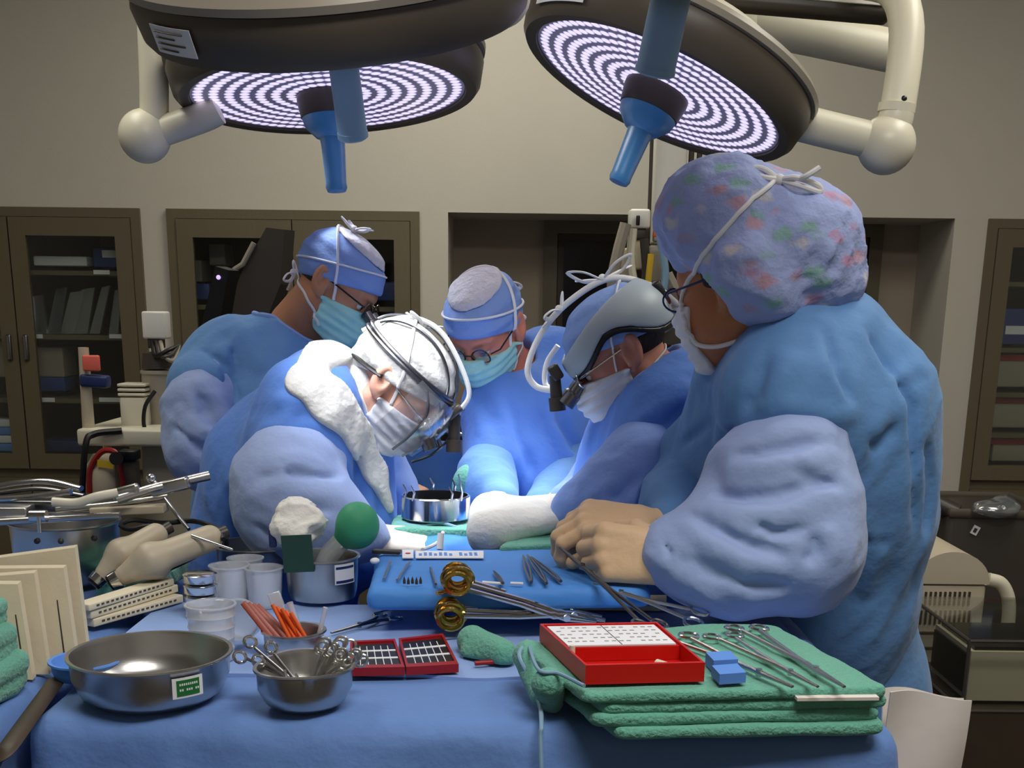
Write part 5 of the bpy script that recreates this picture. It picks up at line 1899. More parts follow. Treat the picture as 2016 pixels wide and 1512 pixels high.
def clamp(name, label, cat, tip, tail, up, m='chrome', mh=None, r=0.0022, ring=0.011, group=None, spread=0.5, jaw=0.25):
    """scissor-handled instrument: jaws at tip, two finger rings at tail; up = normal of its plane"""
    tip = np.array(tip, float); tail = np.array(tail, float)
    f = tail - tip; L = np.linalg.norm(f); f /= L
    n = np.array(up, float); n = n - f * (n @ f); n /= np.linalg.norm(n)
    s = np.cross(f, n)
    t = thing(name, label, cat, tip, group)
    piv = tip + f * L * jaw
    for sg in (-1, 1):
        rc = tail - f * ring + s * sg * (ring * 1.15 + spread * 0.004)
        bb = MB()
        bb.tube([tip + s * sg * 0.0008, piv + s * sg * r * 0.6, piv + f * L * 0.08 - s * sg * r * 0.3, piv + f * L * 0.3 - s * sg * -0.006 * spread, rc - f * ring + s * sg * -ring * 0.4],
                [r * 0.55, r * 1.1, r * 1.25, r, r * 0.95], 8)
        sh = bb.build('shank', M[m], t)
        bb = MB(); bb.tube(ring_pts(rc, f, s, ring, 20, 0.85), r * 0.95, 8, closed=True)
        bb.build('finger_ring', M[mh or m], t)
    bb = MB(); bb.cyl(piv - n * r * 1.6, piv + n * r * 1.6, r * 1.3); bb.build('pivot_screw', M[m], t)
    return t


# gold handled needle holders lying on edge, side by side
ga = on(905, 1252, SZ); gb = on(1178, 1243, SZ)
gd = gb - ga; gd[2] = 0; gd /= np.linalg.norm(gd)
gs = np.array([-gd[1], gd[0], 0])
for i in range(6):
    base = at(894, 1172, ga[1]) + gs * (0.0105 * (i - 2.5)) + gd * 0.004 * ((i * 7) % 3) + np.array([0, 0, 0.003 * ((i * 5) % 3)])
    tipp = at(1178, 1218, gb[1]) + gs * (0.0075 * (i - 2.5)) + gd * 0.008 * ((i * 5) % 3 - 1)
    clamp('needle_holder', '%s of the gold-ringed needle holders lying side by side, counted from the front' % ords[i], 'needle holder',
          tipp, base - gd * 0.022, gs, 'chrome', 'gold', 0.0042, 0.0185, 'gold-ringed needle holders', 1.6, 0.2)
    bb = MB()
stick('holder_rod', 'steel rod holding the gold-ringed needle holders together', 'rod', at(860, 1168, ga[1] - 0.03), at(945, 1152, ga[1] + 0.04), 0.003, 'gold')

# scissors lying in the middle of the table
clamp('scissors', 'scissors lying open on the pale sheet right of the orange sticks', 'scissors', on(652, 1246, SZ + 0.004), on(772, 1212, SZ + 0.004), (0, 0, 1), 'dsteel', 'chrome', 0.0026, 0.011, None, 1.0, 0.45)
stick('suction_tip', 'long thin steel rod lying behind the scissors', 'rod', on(735, 1208, SZ + 0.004), on(852, 1180, SZ + 0.004), 0.0016, 'steel', rb=0.001)
# instruments in the lobed cup
for i, (px, py, dx, dy) in enumerate(((472, 1272, -0.03, 0.01), (512, 1280, -0.018, 0.0))):
    clamp('forceps_in_cup', '%s instrument leaning left out of the lobed cup' % ('longer', 'shorter')[i], 'clamp', ce + np.array([0.012 + dx * -0.2, dy, 0.008]), at(px, py, ce[1] + 0.01), (0.2, -1, 0.2), 'dsteel', 'chrome', 0.0022, 0.008, 'clamps in the lobed cup', 0.6)
for i in range(7):
    a = ce + np.array([-0.012 + 0.006 * (i % 3), -0.016 + 0.006 * i, 0.008]); e = at(662 + 8 * i - (i % 2) * 14, 1268 + 5 * (i % 4), ce[1] - 0.02 + 0.011 * i)
    clamp('forceps_in_cup', '%s from the front of the clamps leaning right in the lobed cup' % ords[i], 'clamp', a, e, (0.3, -1, 0.35), 'steel', None, 0.0021, 0.0085, 'clamps in the lobed cup', 0.6)
for i in range(2):
    stick('steel_probe', '%s short probe standing in the middle of the lobed cup' % ('left', 'right')[i], 'probe', ce + np.array([-0.01 + 0.02 * i, -0.02, 0.006]), at(560 + 22 * i, 1318 + 8 * i, ce[1] - 0.012), 0.002, 'chrome', 'probes in the lobed cup')

# ---- red needle counters
def counter(label, c4, name='needle_counter'):
    """c4: four corners of its base seen in the photo (far left, far right, near right, near left)"""
    P = [on(x, y, SZ) for x, y in c4]
    c = sum(P) / 4
    t = thing(name, label, 'needle counter', c, 'open red needle counters')
    def uv(u, v, z):
        q = (P[0] * (1 - u) + P[1] * u) * (1 - v) + (P[3] * (1 - u) + P[2] * u) * v
        return q + np.array([0, 0, z])
    bb = MB(); bb.prism([uv(0, 0, 0.001), uv(0, 1, 0.001), uv(1, 1, 0.001), uv(1, 0, 0.001)], (0, 0, 0.008)); bb.build('tray', M['dred'], t, smooth=0)
    for (u0, u1, v0, v1) in ((0, 1, 0, 0.06), (0, 1, 0.9, 1), (0, 0.05, 0.06, 0.9), (0.95, 1, 0.06, 0.9)):
        bb = MB(); bb.prism([uv(u0, v0, 0.009), uv(u0, v1, 0.009), uv(u1, v1, 0.009), uv(u1, v0, 0.009)], (0, 0, 0.004)); bb.build('rim', M['dred'], t, smooth=0)
    bb = MB(); bb.prism([uv(0.06, 0.1, 0.009), uv(0.06, 0.88, 0.009), uv(0.94, 0.88, 0.009), uv(0.94, 0.1, 0.009)], (0, 0, 0.0012)); f = bb.build('foam', M['black'], t, smooth=0)
    bb = MB()
    for v in (0.36, 0.62):
        bb.prism([uv(0.06, v - 0.022, 0.0102), uv(0.06, v + 0.022, 0.0102), uv(0.94, v + 0.022, 0.0102), uv(0.94, v - 0.022, 0.0102)], (0, 0, 0.0008))
    for k in range(1, 6):
        u = 0.06 + 0.88 * k / 6
        bb.prism([uv(u - 0.008, 0.2, 0.0102), uv(u - 0.008, 0.86, 0.0102), uv(u + 0.008, 0.86, 0.0102), uv(u + 0.008, 0.2, 0.0102)], (0, 0, 0.001))
    bb.build('grid_lines', M['label'], f, smooth=0)


counter('left half of the open dark red needle counter with a white grid', ((690, 1278), (778, 1274), (797, 1331), (688, 1333)))
counter('right half of the open dark red needle counter with a white grid', ((785, 1273), (872, 1263), (903, 1325), (800, 1331)))


# ---- green towels
def conv(p, poly, z0, z1, rnd):
    P = np.array(poly)[:, :2]
    n = len(P)
    area = sum(P[i][0] * P[(i + 1) % n][1] - P[(i + 1) % n][0] * P[i][1] for i in range(n))
    d = None
    for i in range(n):
        a, b2 = P[i], P[(i + 1) % n]
        e = b2 - a; nn = np.array([e[1], -e[0]]) / np.linalg.norm(e)
        if area < 0:
            nn = -nn
        q = (p[:, :2] - a) @ nn
        d = q if d is None else smax(d, q, rnd * 2)
    return smax(d, np.maximum(z0 - p[:, 2], p[:, 2] - z1), rnd)


def towel(label, poly, z0, z1, seed, m='green', cat='towel', group=None, amp=0.0035, h=0.004, name='folded_towel', rnd=0.007):
    poly = [np.array(q) for q in poly]
    c = sum(poly) / len(poly)
    f = lambda p: conv(p, poly, z0, z1, rnd) - folds(p, amp, 16, (1, 0.2, 0), 4, seed) - folds(p, amp * 0.5, 40, (1, -0.2, 0), 3, seed + 2)
    P = np.array(poly)
    lo = np.array([P[:, 0].min() - 0.02, P[:, 1].min() - 0.02, z0 - 0.006]); hi = np.array([P[:, 0].max() + 0.02, P[:, 1].max() + 0.02, z1 + 0.012])
    o = sdf_mesh(name, f, lo, hi, h, M[m])
    return tag(o, label, cat, group)


TT = TZ + 0.062
def tops(dx=0, dy=0, l=0):
    return [on(x, y, TT) for x, y in ((1022 + l, 1268 + dy), (1400 + dx, 1224 + dy), (1520 + dx, 1226 + dy), (1748 + dx, 1350 + dy), (1150 + l, 1362 + dy))]


zlev = [TZ + 0.003, TZ + 0.018, TZ + 0.032, TZ + 0.046, TT]
for i in range(4):
    towel('folded green towel, %s in the stack at the right of the table' % ('lowest', 'second from below', 'third from below', 'topmost')[i],
          tops((2, -8, 4, 0)[i], (3, 0, -3, 0)[i], (70, 25, 40, 0)[i]), zlev[i], zlev[i + 1] - 0.001, 90 + i * 5, group='green towels at the right of the table')
# turned corner of the towel stack at its left
f = lambda p: smin(cap_(p, on(1040, 1292, TZ + 0.05), on(1068, 1372, TZ + 0.02), 0.02, 0.014), cap_(p, on(1080, 1345, TZ + 0.05), on(1090, 1385, TZ + 0.015), 0.02, 0.01), 0.02) - folds(p, 0.005, 25, (0.3, 1, 0), 3, 121)
q = on(1060, 1335, TZ + 0.03); o = sdf_mesh('towel_fold', f, q - 0.13, q + 0.13, 0.004, M['green'])
tag(o, 'drooping green towel corner beside the thin blue tube at the left of the stack', 'towel')
f = lambda p: smax(smin(cap_(p, on(930, 1262, SZ + 0.015), on(992, 1285, SZ + 0.015), 0.022, 0.018), cap_(p, on(922, 1285, SZ + 0.005), on(990, 1298, SZ + 0.006), 0.011, 0.012), 0.012), SZ + 0.002 - p[:, 2], 0.003) - folds(p, 0.003, 30, (1, 0.3, 0), 3, 131)
q = on(955, 1278, SZ + 0.02); o = sdf_mesh('rolled_towel', f, q - 0.11, q + 0.11, 0.0035, M['green'])
tag(o, 'small rolled green towel below the gold-ringed needle holders', 'towel')
stick('red_pencil', 'short dark red pencil lying in front of the small rolled towel', 'pencil', on(935, 1306, SZ + 0.004), on(1010, 1300, SZ + 0.004), 0.0035, 'dred')
bb = MB(); bb.box(on(1640, 1366, TT - 0.012) + np.array([0, -0.006, 0.0]), (0.1, 0.03, 0.004), rotz(4)); tag(bb.build('paper_slip', M['paper'], None, smooth=0), 'white paper slip sticking out between the green towels', 'paper')

# ---- red box
RZ = TT + 0.003
cor = [(1062, 1262), (1292, 1258), (1386, 1342), (1152, 1348)]
P = [on(x, y, RZ) for x, y in cor]
cR = sum(P) / 4
t = thing('sharps_box', 'bright red open box with a white printed pad, lying on the green towels', 'box', cR)


def ruv(u, v, z):
    q = (P[0] * (1 - u) + P[1] * u) * (1 - v) + (P[3] * (1 - u) + P[2] * u) * v
    return q + np.array([0, 0, z])


def rblock(bb, u0, u1, v0, v1, z0, z1):
    bb.prism([ruv(u0, v0, z0), ruv(u0, v1, z0), ruv(u1, v1, z0), ruv(u1, v0, z0)], (0, 0, z1 - z0))


bb = MB()
rblock(bb, 0, 1, 0, 1, 0.0, 0.003)
for a in ((0, 0.02, 0, 1), (0.98, 1, 0, 1), (0.02, 0.98, 0, 0.03), (0.02, 0.98, 0.97, 1)):
    rblock(bb, *a, 0.003, 0.024)
bb.build('box_shell', M['red'], t, smooth=0)
bb = MB(); rblock(bb, 0.022, 0.978, 0.032, 0.56, 0.0035, 0.021); pd = bb.build('pad_base', M['red'], t, smooth=0)
bb = MB(); rblock(bb, 0.04, 0.95, 0.06, 0.545, 0.0215, 0.0235); pp = bb.build('printed_pad', M['label'], t, smooth=0)
bb = MB()
for k in range(5):
    v = 0.11 + 0.085 * k
    for j in range(14):
        u = 0.07 + 0.062 * j
        if (j * 7 + k * 3) % 5 != 0:
            rblock(bb, u, u + 0.035, v, v + 0.016, 0.0236, 0.0239)
bb.build('print_rows', M['lamp_rim'], pp, smooth=0)
bb = MB(); rblock(bb, 0.49, 0.497, 0.06, 0.545, 0.0236, 0.0239); bb.build('centre_line', M['dgrey'], pp, smooth=0)
bb = MB(); bb.cyl(ruv(0.03, 0.66, 0.004), ruv(0.03, 0.66, 0.03), 0.0035); bb.build('peg', M['cream'], t)
for i, (u, v, du) in enumerate(((0.72, 0.72, 0.1), (0.84, 0.80, 0.09), (0.66, 0.82, 0.05))):
    stick('cotton_roll', '%s of the small pale rolls lying in the red box' % ('longest', 'second', 'shortest')[i], 'roll', ruv(u, v, 0.0085), ruv(u + du, v + 0.14, 0.0085), 0.005, 'cream', 'pale rolls in the red box')
for i, (a, z) in enumerate(((((1388, 1308), (1436, 1305), (1452, 1322), (1404, 1325)), 0.016), (((1400, 1330), (1450, 1326), (1468, 1344), (1416, 1348)), 0.013))):
    Q = [on(x, y, RZ) for x, y in a]
    bb = MB(); bb.prism([Q[0], Q[3], Q[2], Q[1]], (0, 0, z))
    tag(bb.build('suture_carton', M['bluebox'], None, smooth=0), '%s small light blue carton beside the red box' % ('farther', 'nearer')[i], 'carton', 'light blue cartons')

# ---- clamps on the towels and in the nurse's hands
clamp('long_clamp', 'long clamp lying on the green towels nearest the red box', 'clamp', on(1560, 1352, RZ + 0.004), on(1322, 1250, RZ + 0.006), (0.1, -0.2, 1), 'steel', 'chrome', 0.003, 0.0135, 'long clamps on the towels', 0.8)
clamp('long_clamp', 'long clamp lying in the middle of the green towels', 'clamp', on(1610, 1352, RZ + 0.004), on(1415, 1248, RZ + 0.006), (0.1, -0.2, 1), 'steel', 'chrome', 0.0026, 0.0125, 'long clamps on the towels', 0.8)
clamp('long_clamp', 'long clamp on the green towels, farthest from the red box', 'clamp', on(1662, 1352, RZ + 0.004), on(1462, 1232, RZ + 0.006), (0.1, -0.2, 1), 'steel', 'chrome', 0.003, 0.0135, 'long clamps on the towels', 0.8)
clamp('held_needle_holder', 'needle holder held by the far gloved hand, slanting down to the right', 'needle holder', at(1103, 1078, 1.93), at(1290, 1238, 1.70), (0.5, -0.7, 0.6), 'dsteel', 'dsteel', 0.003, 0.0135, None, 0.5)
clamp('held_clamp', 'bright clamp below the near gloved fist, rings to the right', 'clamp', at(1168, 1150, 1.86), at(1390, 1219, 1.80), (0.2, -0.4, 0.9), 'steel', 'chrome', 0.003, 0.0145, None, 0.7)
Q = [on(x, y, SZ) for x, y in ((1040, 1180), (1312, 1180), (1312, 1203), (1035, 1200))]
bb = MB(); bb.prism([Q[0], Q[3], Q[2], Q[1]], (0, 0, 0.008)); tr = bb.build('ruler_tray', M['peel'], None, smooth=0)
tag(tr, 'cream strip with printed ticks lying behind the long clamps', 'strip')
bb = MB()
for k in range(22):
    u = 0.04 + 0.92 * k / 21
    q = (Q[3] * (1 - u) + Q[2] * u) + np.array([0, 0, 0.0081]); q2 = q + (Q[0] - Q[3]) * (0.5 if k % 3 == 0 else 0.28)
    bb.prism([q, q + np.array([0.0012, 0, 0]), q2 + np.array([0.0012, 0, 0]), q2], (0, 0, 0.0003))
bb.build('printed_ticks', M['lamp_grey'], tr, smooth=0)
bb = MB()
bb.tube(spline([on(1038, 1262, TZ + 0.068), on(1022, 1290, TZ + 0.06), on(1040, 1330, TZ + 0.04), on(1062, 1385, TZ + 0.02), on(1066, 1428, TZ + 0.006), at(1064, 1452, TY0 - 0.02), at(1066, 1530, TY0 - 0.035), at(1064, 1640, TY0 - 0.05)], 60), 0.003, 8)
bb.tube(spline([on(1038, 1262, TZ + 0.066), on(1060, 1318, TZ + 0.068), on(1100, 1326, TZ + 0.068), on(1150, 1350, TZ + 0.068)], 30), 0.0025, 8)
tag(bb.build('drain_tube', M['strap_blue'], None), 'thin blue tube looping from the towels and hanging down the table front', 'tube')


# ------------------------------------------------------------------ left side of the table
LZ = TZ + 0.002
# clear plastic cups
def cup(label, px, py, z, r, h, rb, R=EYE, ribs=0):
    c = on(px, py, z)
    t = thing('plastic_cup', label, 'cup', c, 'clear plastic cups')
    pr = [(0.001, 0), (rb, 0.0), (rb + 0.001, 0.003)]
    for k in range(1, ribs + 1):
        zz = h * k / (ribs + 1); rr = rb + (r - rb) * zz / h
        pr += [(rr, zz - 0.003), (rr + 0.0012, zz), (rr, zz + 0.003)]
    pr += [(r, h - 0.003), (r + 0.0025, h - 0.002), (r + 0.0025, h), (r - 0.001, h), (rb - 0.001, 0.004), (0.001, 0.003)]
    bb = MB(); bb.lathe(c, pr, R, 36); bb.build('cup_body', M['clear'], t)


cup('clear ribbed plastic cup nearest the large steel bowl', 420, 1296, SZ, 0.034, 0.08, 0.029, ribs=4)
cup('clear plastic cup behind the ribbed cup, left one', 455, 1190, SZ, 0.032, 0.068, 0.027)
cup('clear plastic cup behind the ribbed cup, right one against the steel basin', 522, 1192, SZ, 0.031, 0.066, 0.026)
cup('clear plastic cup in the back row beside the round steel cans', 486, 1166, SZ, 0.030, 0.062, 0.025)
cup('clear plastic cup lying towards the camera in front of the cup pair', 484, 1222, SZ + 0.03, 0.029, 0.05, 0.025, frame((0, 0.3, 1), (0, -1, 0.35)))
# stack of round steel cans
c = on(398, 1212, SZ)
t = thing('steel_can_stack', 'stack of ridged round steel cans left of the clear cups', 'can', c)
for i in range(4):
    bb = MB(); bb.lathe(c + np.array([0, 0, 0.018 * i]), [(0.001, 0), (0.022, 0.0), (0.026, 0.003), (0.026, 0.013), (0.0275, 0.015), (0.022, 0.0175), (0.001, 0.0175)], EYE, 32)
    bb.build('can', M['chrome'], t)
# cream pouches standing at the far left
for i, (x0, x1, yt0, yt1, yb, dY, m) in enumerate(((-60, 172, 1106, 1078, 1312, 0.03, 'pouch'), (-70, 150, 1120, 1118, 1318, 0.0, 'pouch'), (-80, 92, 1140, 1128, 1322, -0.03, 'pouch'), (-90, 60, 1150, 1150, 1326, -0.055, 'pouch'))):
    Y = float(on(90, 1318, LZ)[1]) + dY
    lean = 0.05
    zb = LZ + 0.002
    def q(x, y, e):
        return at(x, y, Y + e)
    b0 = at(x0, yb, Y); b1 = at(x1 + 3, yb - 6, Y); b0[2] = zb; b1[2] = zb
    poly = [b0, b1, q(x1 - 25, yt1, lean), q(x0, yt0, lean)]
    bb = MB(); bb.prism(poly, (0, 0.012, 0.002))
    o = tag(bb.build('sterile_pouch', M[m], None, smooth=0), 'cream sterile pouch standing at the left edge, %s from the front' % ords[3 - i], 'pouch', 'cream pouches standing at the left edge')
    bb = MB()
    for k in range(2 + (i % 2)):
        u = 0.55 + 0.17 * k
        lo_ = b0 * (1 - u) + b1 * u; hi_ = poly[3] * (1 - u) + poly[2] * u
        pa = lo_ * 0.93 + hi_ * 0.07; pb = lo_ * (0.12 + 0.1 * k) + hi_ * (0.88 - 0.1 * k)
        bb.prism([pa + np.array([0, -0.0006, 0]), pa + np.array([0.0022, -0.0006, 0]), pb + np.array([0.0016, -0.0006, 0]), pb + np.array([0, -0.0006, 0])], (0, 0.0005, 0))
    bb.build('fold_line', M['dgrey'], o, smooth=0)
# rolled green towels at the far left front
for i, (xe, r, zz) in enumerate(((-0.014, 0.025, 0), (-0.024, 0.023, 0.045), (-0.034, 0.018, 0.086))):
    c = on(0, 1392, LZ) + np.array([-0.07 + xe, 0.03, r + zz])
    f = lambda p, c=c, r=r, i=i: smin(sbox(p, c + np.array([0, 0, r * 0.45]), (0.09, 0.06, r * 0.56), None, r * 0.5), sbox(p, c - np.array([0.004, 0, r * 0.45]), (0.09, 0.064, r * 0.56), None, r * 0.5), 0.003) - folds(p, 0.008, 18, (1, 0.5, 0), 3, 140 + i)
    o = sdf_mesh('folded_towel', f, c - np.array([0.13, 0.1, 0.05]), c + np.array([0.13, 0.1, 0.05]), 0.004, M['green'])
    tag(o, 'folded green towel at the lower left edge, %s of the pile' % ('lowest', 'middle', 'topmost')[i], 'towel', 'green towels at the left edge')
# cream printed cartons stacked obliquely
for i, (ax, ay, bx, by, zz, w_, hh) in enumerate(((186, 1236, 362, 1186, 0.0, 0.05, 0.014), (180, 1220, 352, 1166, 0.014, 0.045, 0.014), (176, 1205, 344, 1152, 0.028, 0.03, 0.012))):
    a = on(ax, ay, SZ + zz); e = on(bx, by, SZ + zz)
    d = e - a; L = np.linalg.norm(d); d /= L; s = np.array([-d[1], d[0], 0])
    bb = MB(); bb.box((a + e) / 2 + s * w_ / 2 + np.array([0, 0, hh / 2]), (L, w_, hh - 0.001), np.stack([d, s, np.array([0, 0, 1.0])], 1), 0.002)
    o = tag(bb.build('long_carton', M['peel'], None), 'long cream printed carton, %s in the pile behind the large steel bowl' % ('lowest', 'middle', 'topmost')[i], 'carton', 'long cream cartons')
    bb = MB()
    for k in range(16):
        u = 0.08 + 0.8 * k / 15
        q = a + d * L * u + np.array([0, 0, hh * 0.45]) - s * 0.0004
        bb.prism([q, q + d * 0.006, q + d * 0.006 + np.array([0, 0, 0.003]), q + np.array([0, 0, 0.003])], -s * 0.0004)
    bb.build('printed_line', M['lamp_grey'], o, smooth=0)
towel('green cloth lying under the two hand drills', [on(x, y, SZ) for x, y in ((190, 1180), (300, 1186), (372, 1130), (240, 1110))], SZ + 0.002, SZ + 0.03, 151, name='green_cloth', amp=0.004)

# ---- two beige hand drills
def drill(label, nose, mid, tail, r0, r1, r2, grip):
    nose, mid, tail = map(lambda q: np.array(q, float), (nose, mid, tail))
    t = thing('hand_drill', label, 'drill', mid, 'beige hand drills')
    f = lambda p: smin(smin(cap_(p, nose, mid, r0, r1), cap_(p, mid, tail, r1 * 0.82, r2), 0.012), cap_(p, mid, grip, r1 * 0.8, r1 * 0.62), 0.012)
    lo, hi = bounds([(nose, r0), (mid, r1), (tail, r2), (np.array(grip), r1)], 0.02)
    sdf_mesh('drill_body', f, lo, hi, 0.003, M['beige'], t)
    d = (nose - mid) / np.linalg.norm(nose - mid)
    bb = MB(); bb.tube([nose + d * r0 * 0.6, nose + d * (r0 + 0.008)], [r0 * 1.02, r0 * 0.95], 20); bb.build('chuck', M['chrome'], t)
    bb = MB(); bb.tube([nose + d * (r0 + 0.007), nose + d * (r0 + 0.012)], [r0 * 0.85, r0 * 0.8], 20); bb.build('chuck_opening', M['black'], t)
    d2 = (tail - mid) / np.linalg.norm(tail - mid)
    bb = MB(); bb.cyl(tail + d2 * r2 * 0.7, tail + d2 * (r2 + 0.01), r2 * 0.5); bb.build('end_cap', M['dgrey'], t)


drill('beige hand drill lying behind, pointing to the left', J(205, 1128, 2.0), J(240, 1092, 2.02), J(306, 1054, 2.06), 0.015, 0.027, 0.021, J(262, 1108, 2.05))
drill('beige hand drill lying in front, its long grip reaching right', J(246, 1132, 1.97), J(296, 1104, 1.98), J(412, 1060, 2.03), 0.0165, 0.03, 0.0225, J(310, 1122, 2.0))
c = on(400, 1150, SZ)
bb = MB()
bb.tube(spline([J(440, 1062, 2.02), J(430, 1042, 2.05), J(380, 1026, 2.1), J(320, 1030, 2.1), J(262, 1024, 2.1), J(238, 1034, 2.08), J(258, 1042, 2.06), J(300, 1036, 2.06), J(316, 1060, 2.06)], 60), 0.0045, 8)
tag(bb.build('black_cable', M['rubber'], None), 'black cable looping above the two hand drills', 'cable')
bb = MB()
bb.tube(spline([J(316, 1062, 2.07), J(330, 1085, 2.1), J(322, 1120, 2.1), J(350, 1112, 2.1), J(418, 1078, 2.08), J(446, 1072, 2.06), J(440, 1050, 2.05)], 50), 0.0045, 8)
tag(bb.build('black_cable', M['rubber'], None), 'black cable running under the front hand drill', 'cable')
stick('steel_probe', 'thin bright probe lying across the end of the front hand drill', 'probe', J(378, 1055, 2.0), J(458, 1082, 1.97), 0.003, 'chrome', rb=0.002)
# ---- deep steel basin with retractor parts over it
c = on(138, 1150, SZ)
t = thing('steel_basin', 'deep round steel basin at the far left under the retractor parts', 'basin', c)
bb = MB(); bb.lathe(c, bowl_prof(0.092, 0.115, 0.05), EYE, 56); bb.build('basin_body', M['steel'], t)
bb = MB()
for a in (-100, -75, -40):
    q = c + np.array([0.093 * math.cos(math.radians(a)), 0.093 * math.sin(math.radians(a)), 0.095])
    bb.ball(q, 0.005, n=8)
bb.build('rivet', M['dgrey'], t)
zr = float(c[2]) + 0.118
def rod(name, label, pts, r, m='chrome', flat=1.0, cat='retractor part'):
    bb = MB(); bb.tube(spline(pts, 24) if len(pts) > 2 else pts, r, 10, flat=flat)
    return tag(bb.build(name, M[m], None), label, cat, 'retractor parts on the left basin')
rod('steel_retractor', 'long straight steel bar lying over the deep basin', [J(-40, 1030, 2.02), J(236, 1014, 2.04)], 0.006, 'steel')
rod('steel_retractor', 'long bright steel arm rising to the right towards the bent surgeon', [J(230, 984, 2.08), J(300, 962, 2.1), J(352, 950, 2.12), J(412, 936, 2.14)], 0.0085, 'steel')
rod('steel_retractor', 'pale hooked arm lying over the right rim of the deep basin', [J(104, 988, 2.04), J(150, 990, 2.04), J(190, 978, 2.04), J(232, 970, 2.05)], 0.008, 'cream')
rod('steel_retractor', 'thin steel rod lying behind, above the straight bar', [J(110, 1004, 2.1), J(230, 992, 2.12), J(330, 978, 2.14)], 0.005, 'steel')
rod('steel_retractor', 'thin steel leg leaning down to the right beside the cables', [J(322, 978, 2.14), J(352, 1018, 2.1), J(372, 1042, 2.08)], 0.0035, 'steel')
bb = MB(); bb.box(J(20, 1008, 2.06), (0.07, 0.05, 0.022), rotz(4), 0.003); tag(bb.build('retractor_block', M['steel'], None), 'steel block at the left edge on the straight bar', 'retractor part', 'retractor parts on the left basin')
bb = MB(); bb.cyl(J(60, 1016, 1.99), J(92, 1016, 1.99), 0.01); bb.cyl(J(76, 1016, 1.98), J(78, 1048, 1.98), 0.0035); tag(bb.build('thumb_screw', M['chrome'], None), 'bright thumb screw on the straight bar above the basin', 'screw', 'retractor parts on the left basin')
bb = MB(); bb.ball(J(297, 942, 2.11), 0.0085, n=10); bb.cyl(J(297, 942, 2.11), J(312, 958, 2.11), 0.004); tag(bb.build('clamp_knob', M['chrome'], None), 'round bright knob on the rising steel arm', 'knob', 'retractor parts on the left basin')
bb = MB(); bb.box(J(248, 968, 2.09), (0.05, 0.016, 0.02), roty(-16), 0.006); bb.box(J(335, 958, 2.11), (0.07, 0.02, 0.022), roty(-14), 0.005); tag(bb.build('arm_joint', M['steel'], None), 'steel joints on the rising steel arm', 'joint', 'retractor parts on the left basin')
bb = MB(); bb.box(J(255, 1003, 2.12), (0.13, 0.04, 0.015), roty(-3), 0.003); tag(bb.build('retractor_block', M['beige'], None), 'flat pale tray under the rising steel arm', 'retractor part', 'retractor parts on the left basin')
for i, (pts, r, m) in enumerate((([J(-30, 962, 2.14), J(40, 950, 2.14), J(100, 948, 2.14), J(160, 962, 2.13)], 0.009, 'chrome'), ([J(-30, 984, 2.1), J(60, 978, 2.1), J(140, 968, 2.1)], 0.009, 'chrome'), ([J(0, 970, 2.16), J(80, 962, 2.16), J(166, 976, 2.15)], 0.007, 'dsteel'))):
    rod('curved_retractor', '%s of the curved bright blades at the left edge above the basin' % ('upper', 'lower', 'dark middle')[i], pts, r, m, 0.6)
bb = MB(); bb.box(J(60, 992, 2.14), (0.17, 0.06, 0.02), rotz(0), 0.004); tag(bb.build('retractor_block', M['dsteel'], None), 'dark steel plate under the curved bright blades', 'retractor part', 'retractor parts on the left basin')

# ---- things standing in the steel pitcher
bb = MB(); bb.box(at(586, 1090, cp[1] - 0.066), (0.05, 0.004, 0.062), roty(-3))
tag(bb.build('green_card', M['dgreen'], None), 'dark green card leaning on the front of the tall steel basin', 'card')
f = lambda p: smin(ell(p, at(704, 1034, cp[1]), (0.037, 0.037, 0.04)), cap_(p, at(690, 1050, cp[1]), at(664, 1072, cp[1]), 0.022, 0.012), 0.014)
t = thing('bulb_syringe', 'green rubber bulb syringe with a clear barrel in the tall steel basin', 'syringe', at(704, 1060, cp[1]))
q = at(704, 1034, cp[1]); sdf_mesh('bulb', f, q - 0.08, q + 0.06, 0.003, M['bulb'], t)
bb = MB(); bb.tube([at(672, 1066, cp[1]), at(650, 1090, cp[1]), at(636, 1112, cp[1]), at(630, 1135, cp[1])], [0.0165, 0.018, 0.015, 0.006], 20); bb.build('barrel', M['clear'], t)
def gz(p):
    d = smin(ell(p, at(585, 1005, cp[1] + 0.01), (0.026, 0.03, 0.018)), ell(p, at(592, 1035, cp[1]), (0.036, 0.034, 0.02)), 0.02)
    d = smin(d, ell(p, at(560, 1045, cp[1] - 0.02), (0.018, 0.02, 0.014)), 0.015)
    d = smin(d, ell(p, at(622, 1030, cp[1] - 0.01), (0.015, 0.02, 0.012)), 0.015)
    d = smin(d, ell(p, at(580, 1058, cp[1] - 0.035), (0.02, 0.016, 0.012)), 0.015)
    return d - folds(p, 0.014, 42, (1, 0.1, 0.2), 3, 160) - folds(p, 0.006, 90, (1, 0.3, 0.5), 2, 161)
q = at(590, 1035, cp[1]); o = sdf_mesh('gauze_wad', gz, q - 0.065, q + 0.065, 0.003, M['whitecloth']); tag(o, 'crumpled white gauze piled on the tall steel basin', 'gauze')
bb = MB(); bb.box(at(537, 1060, cp[1] - 0.03), (0.013, 0.008, 0.03), EYE, 0.003); tag(bb.build('blue_clip', M['navy'], None), 'small navy clip at the left of the white gauze', 'clip')

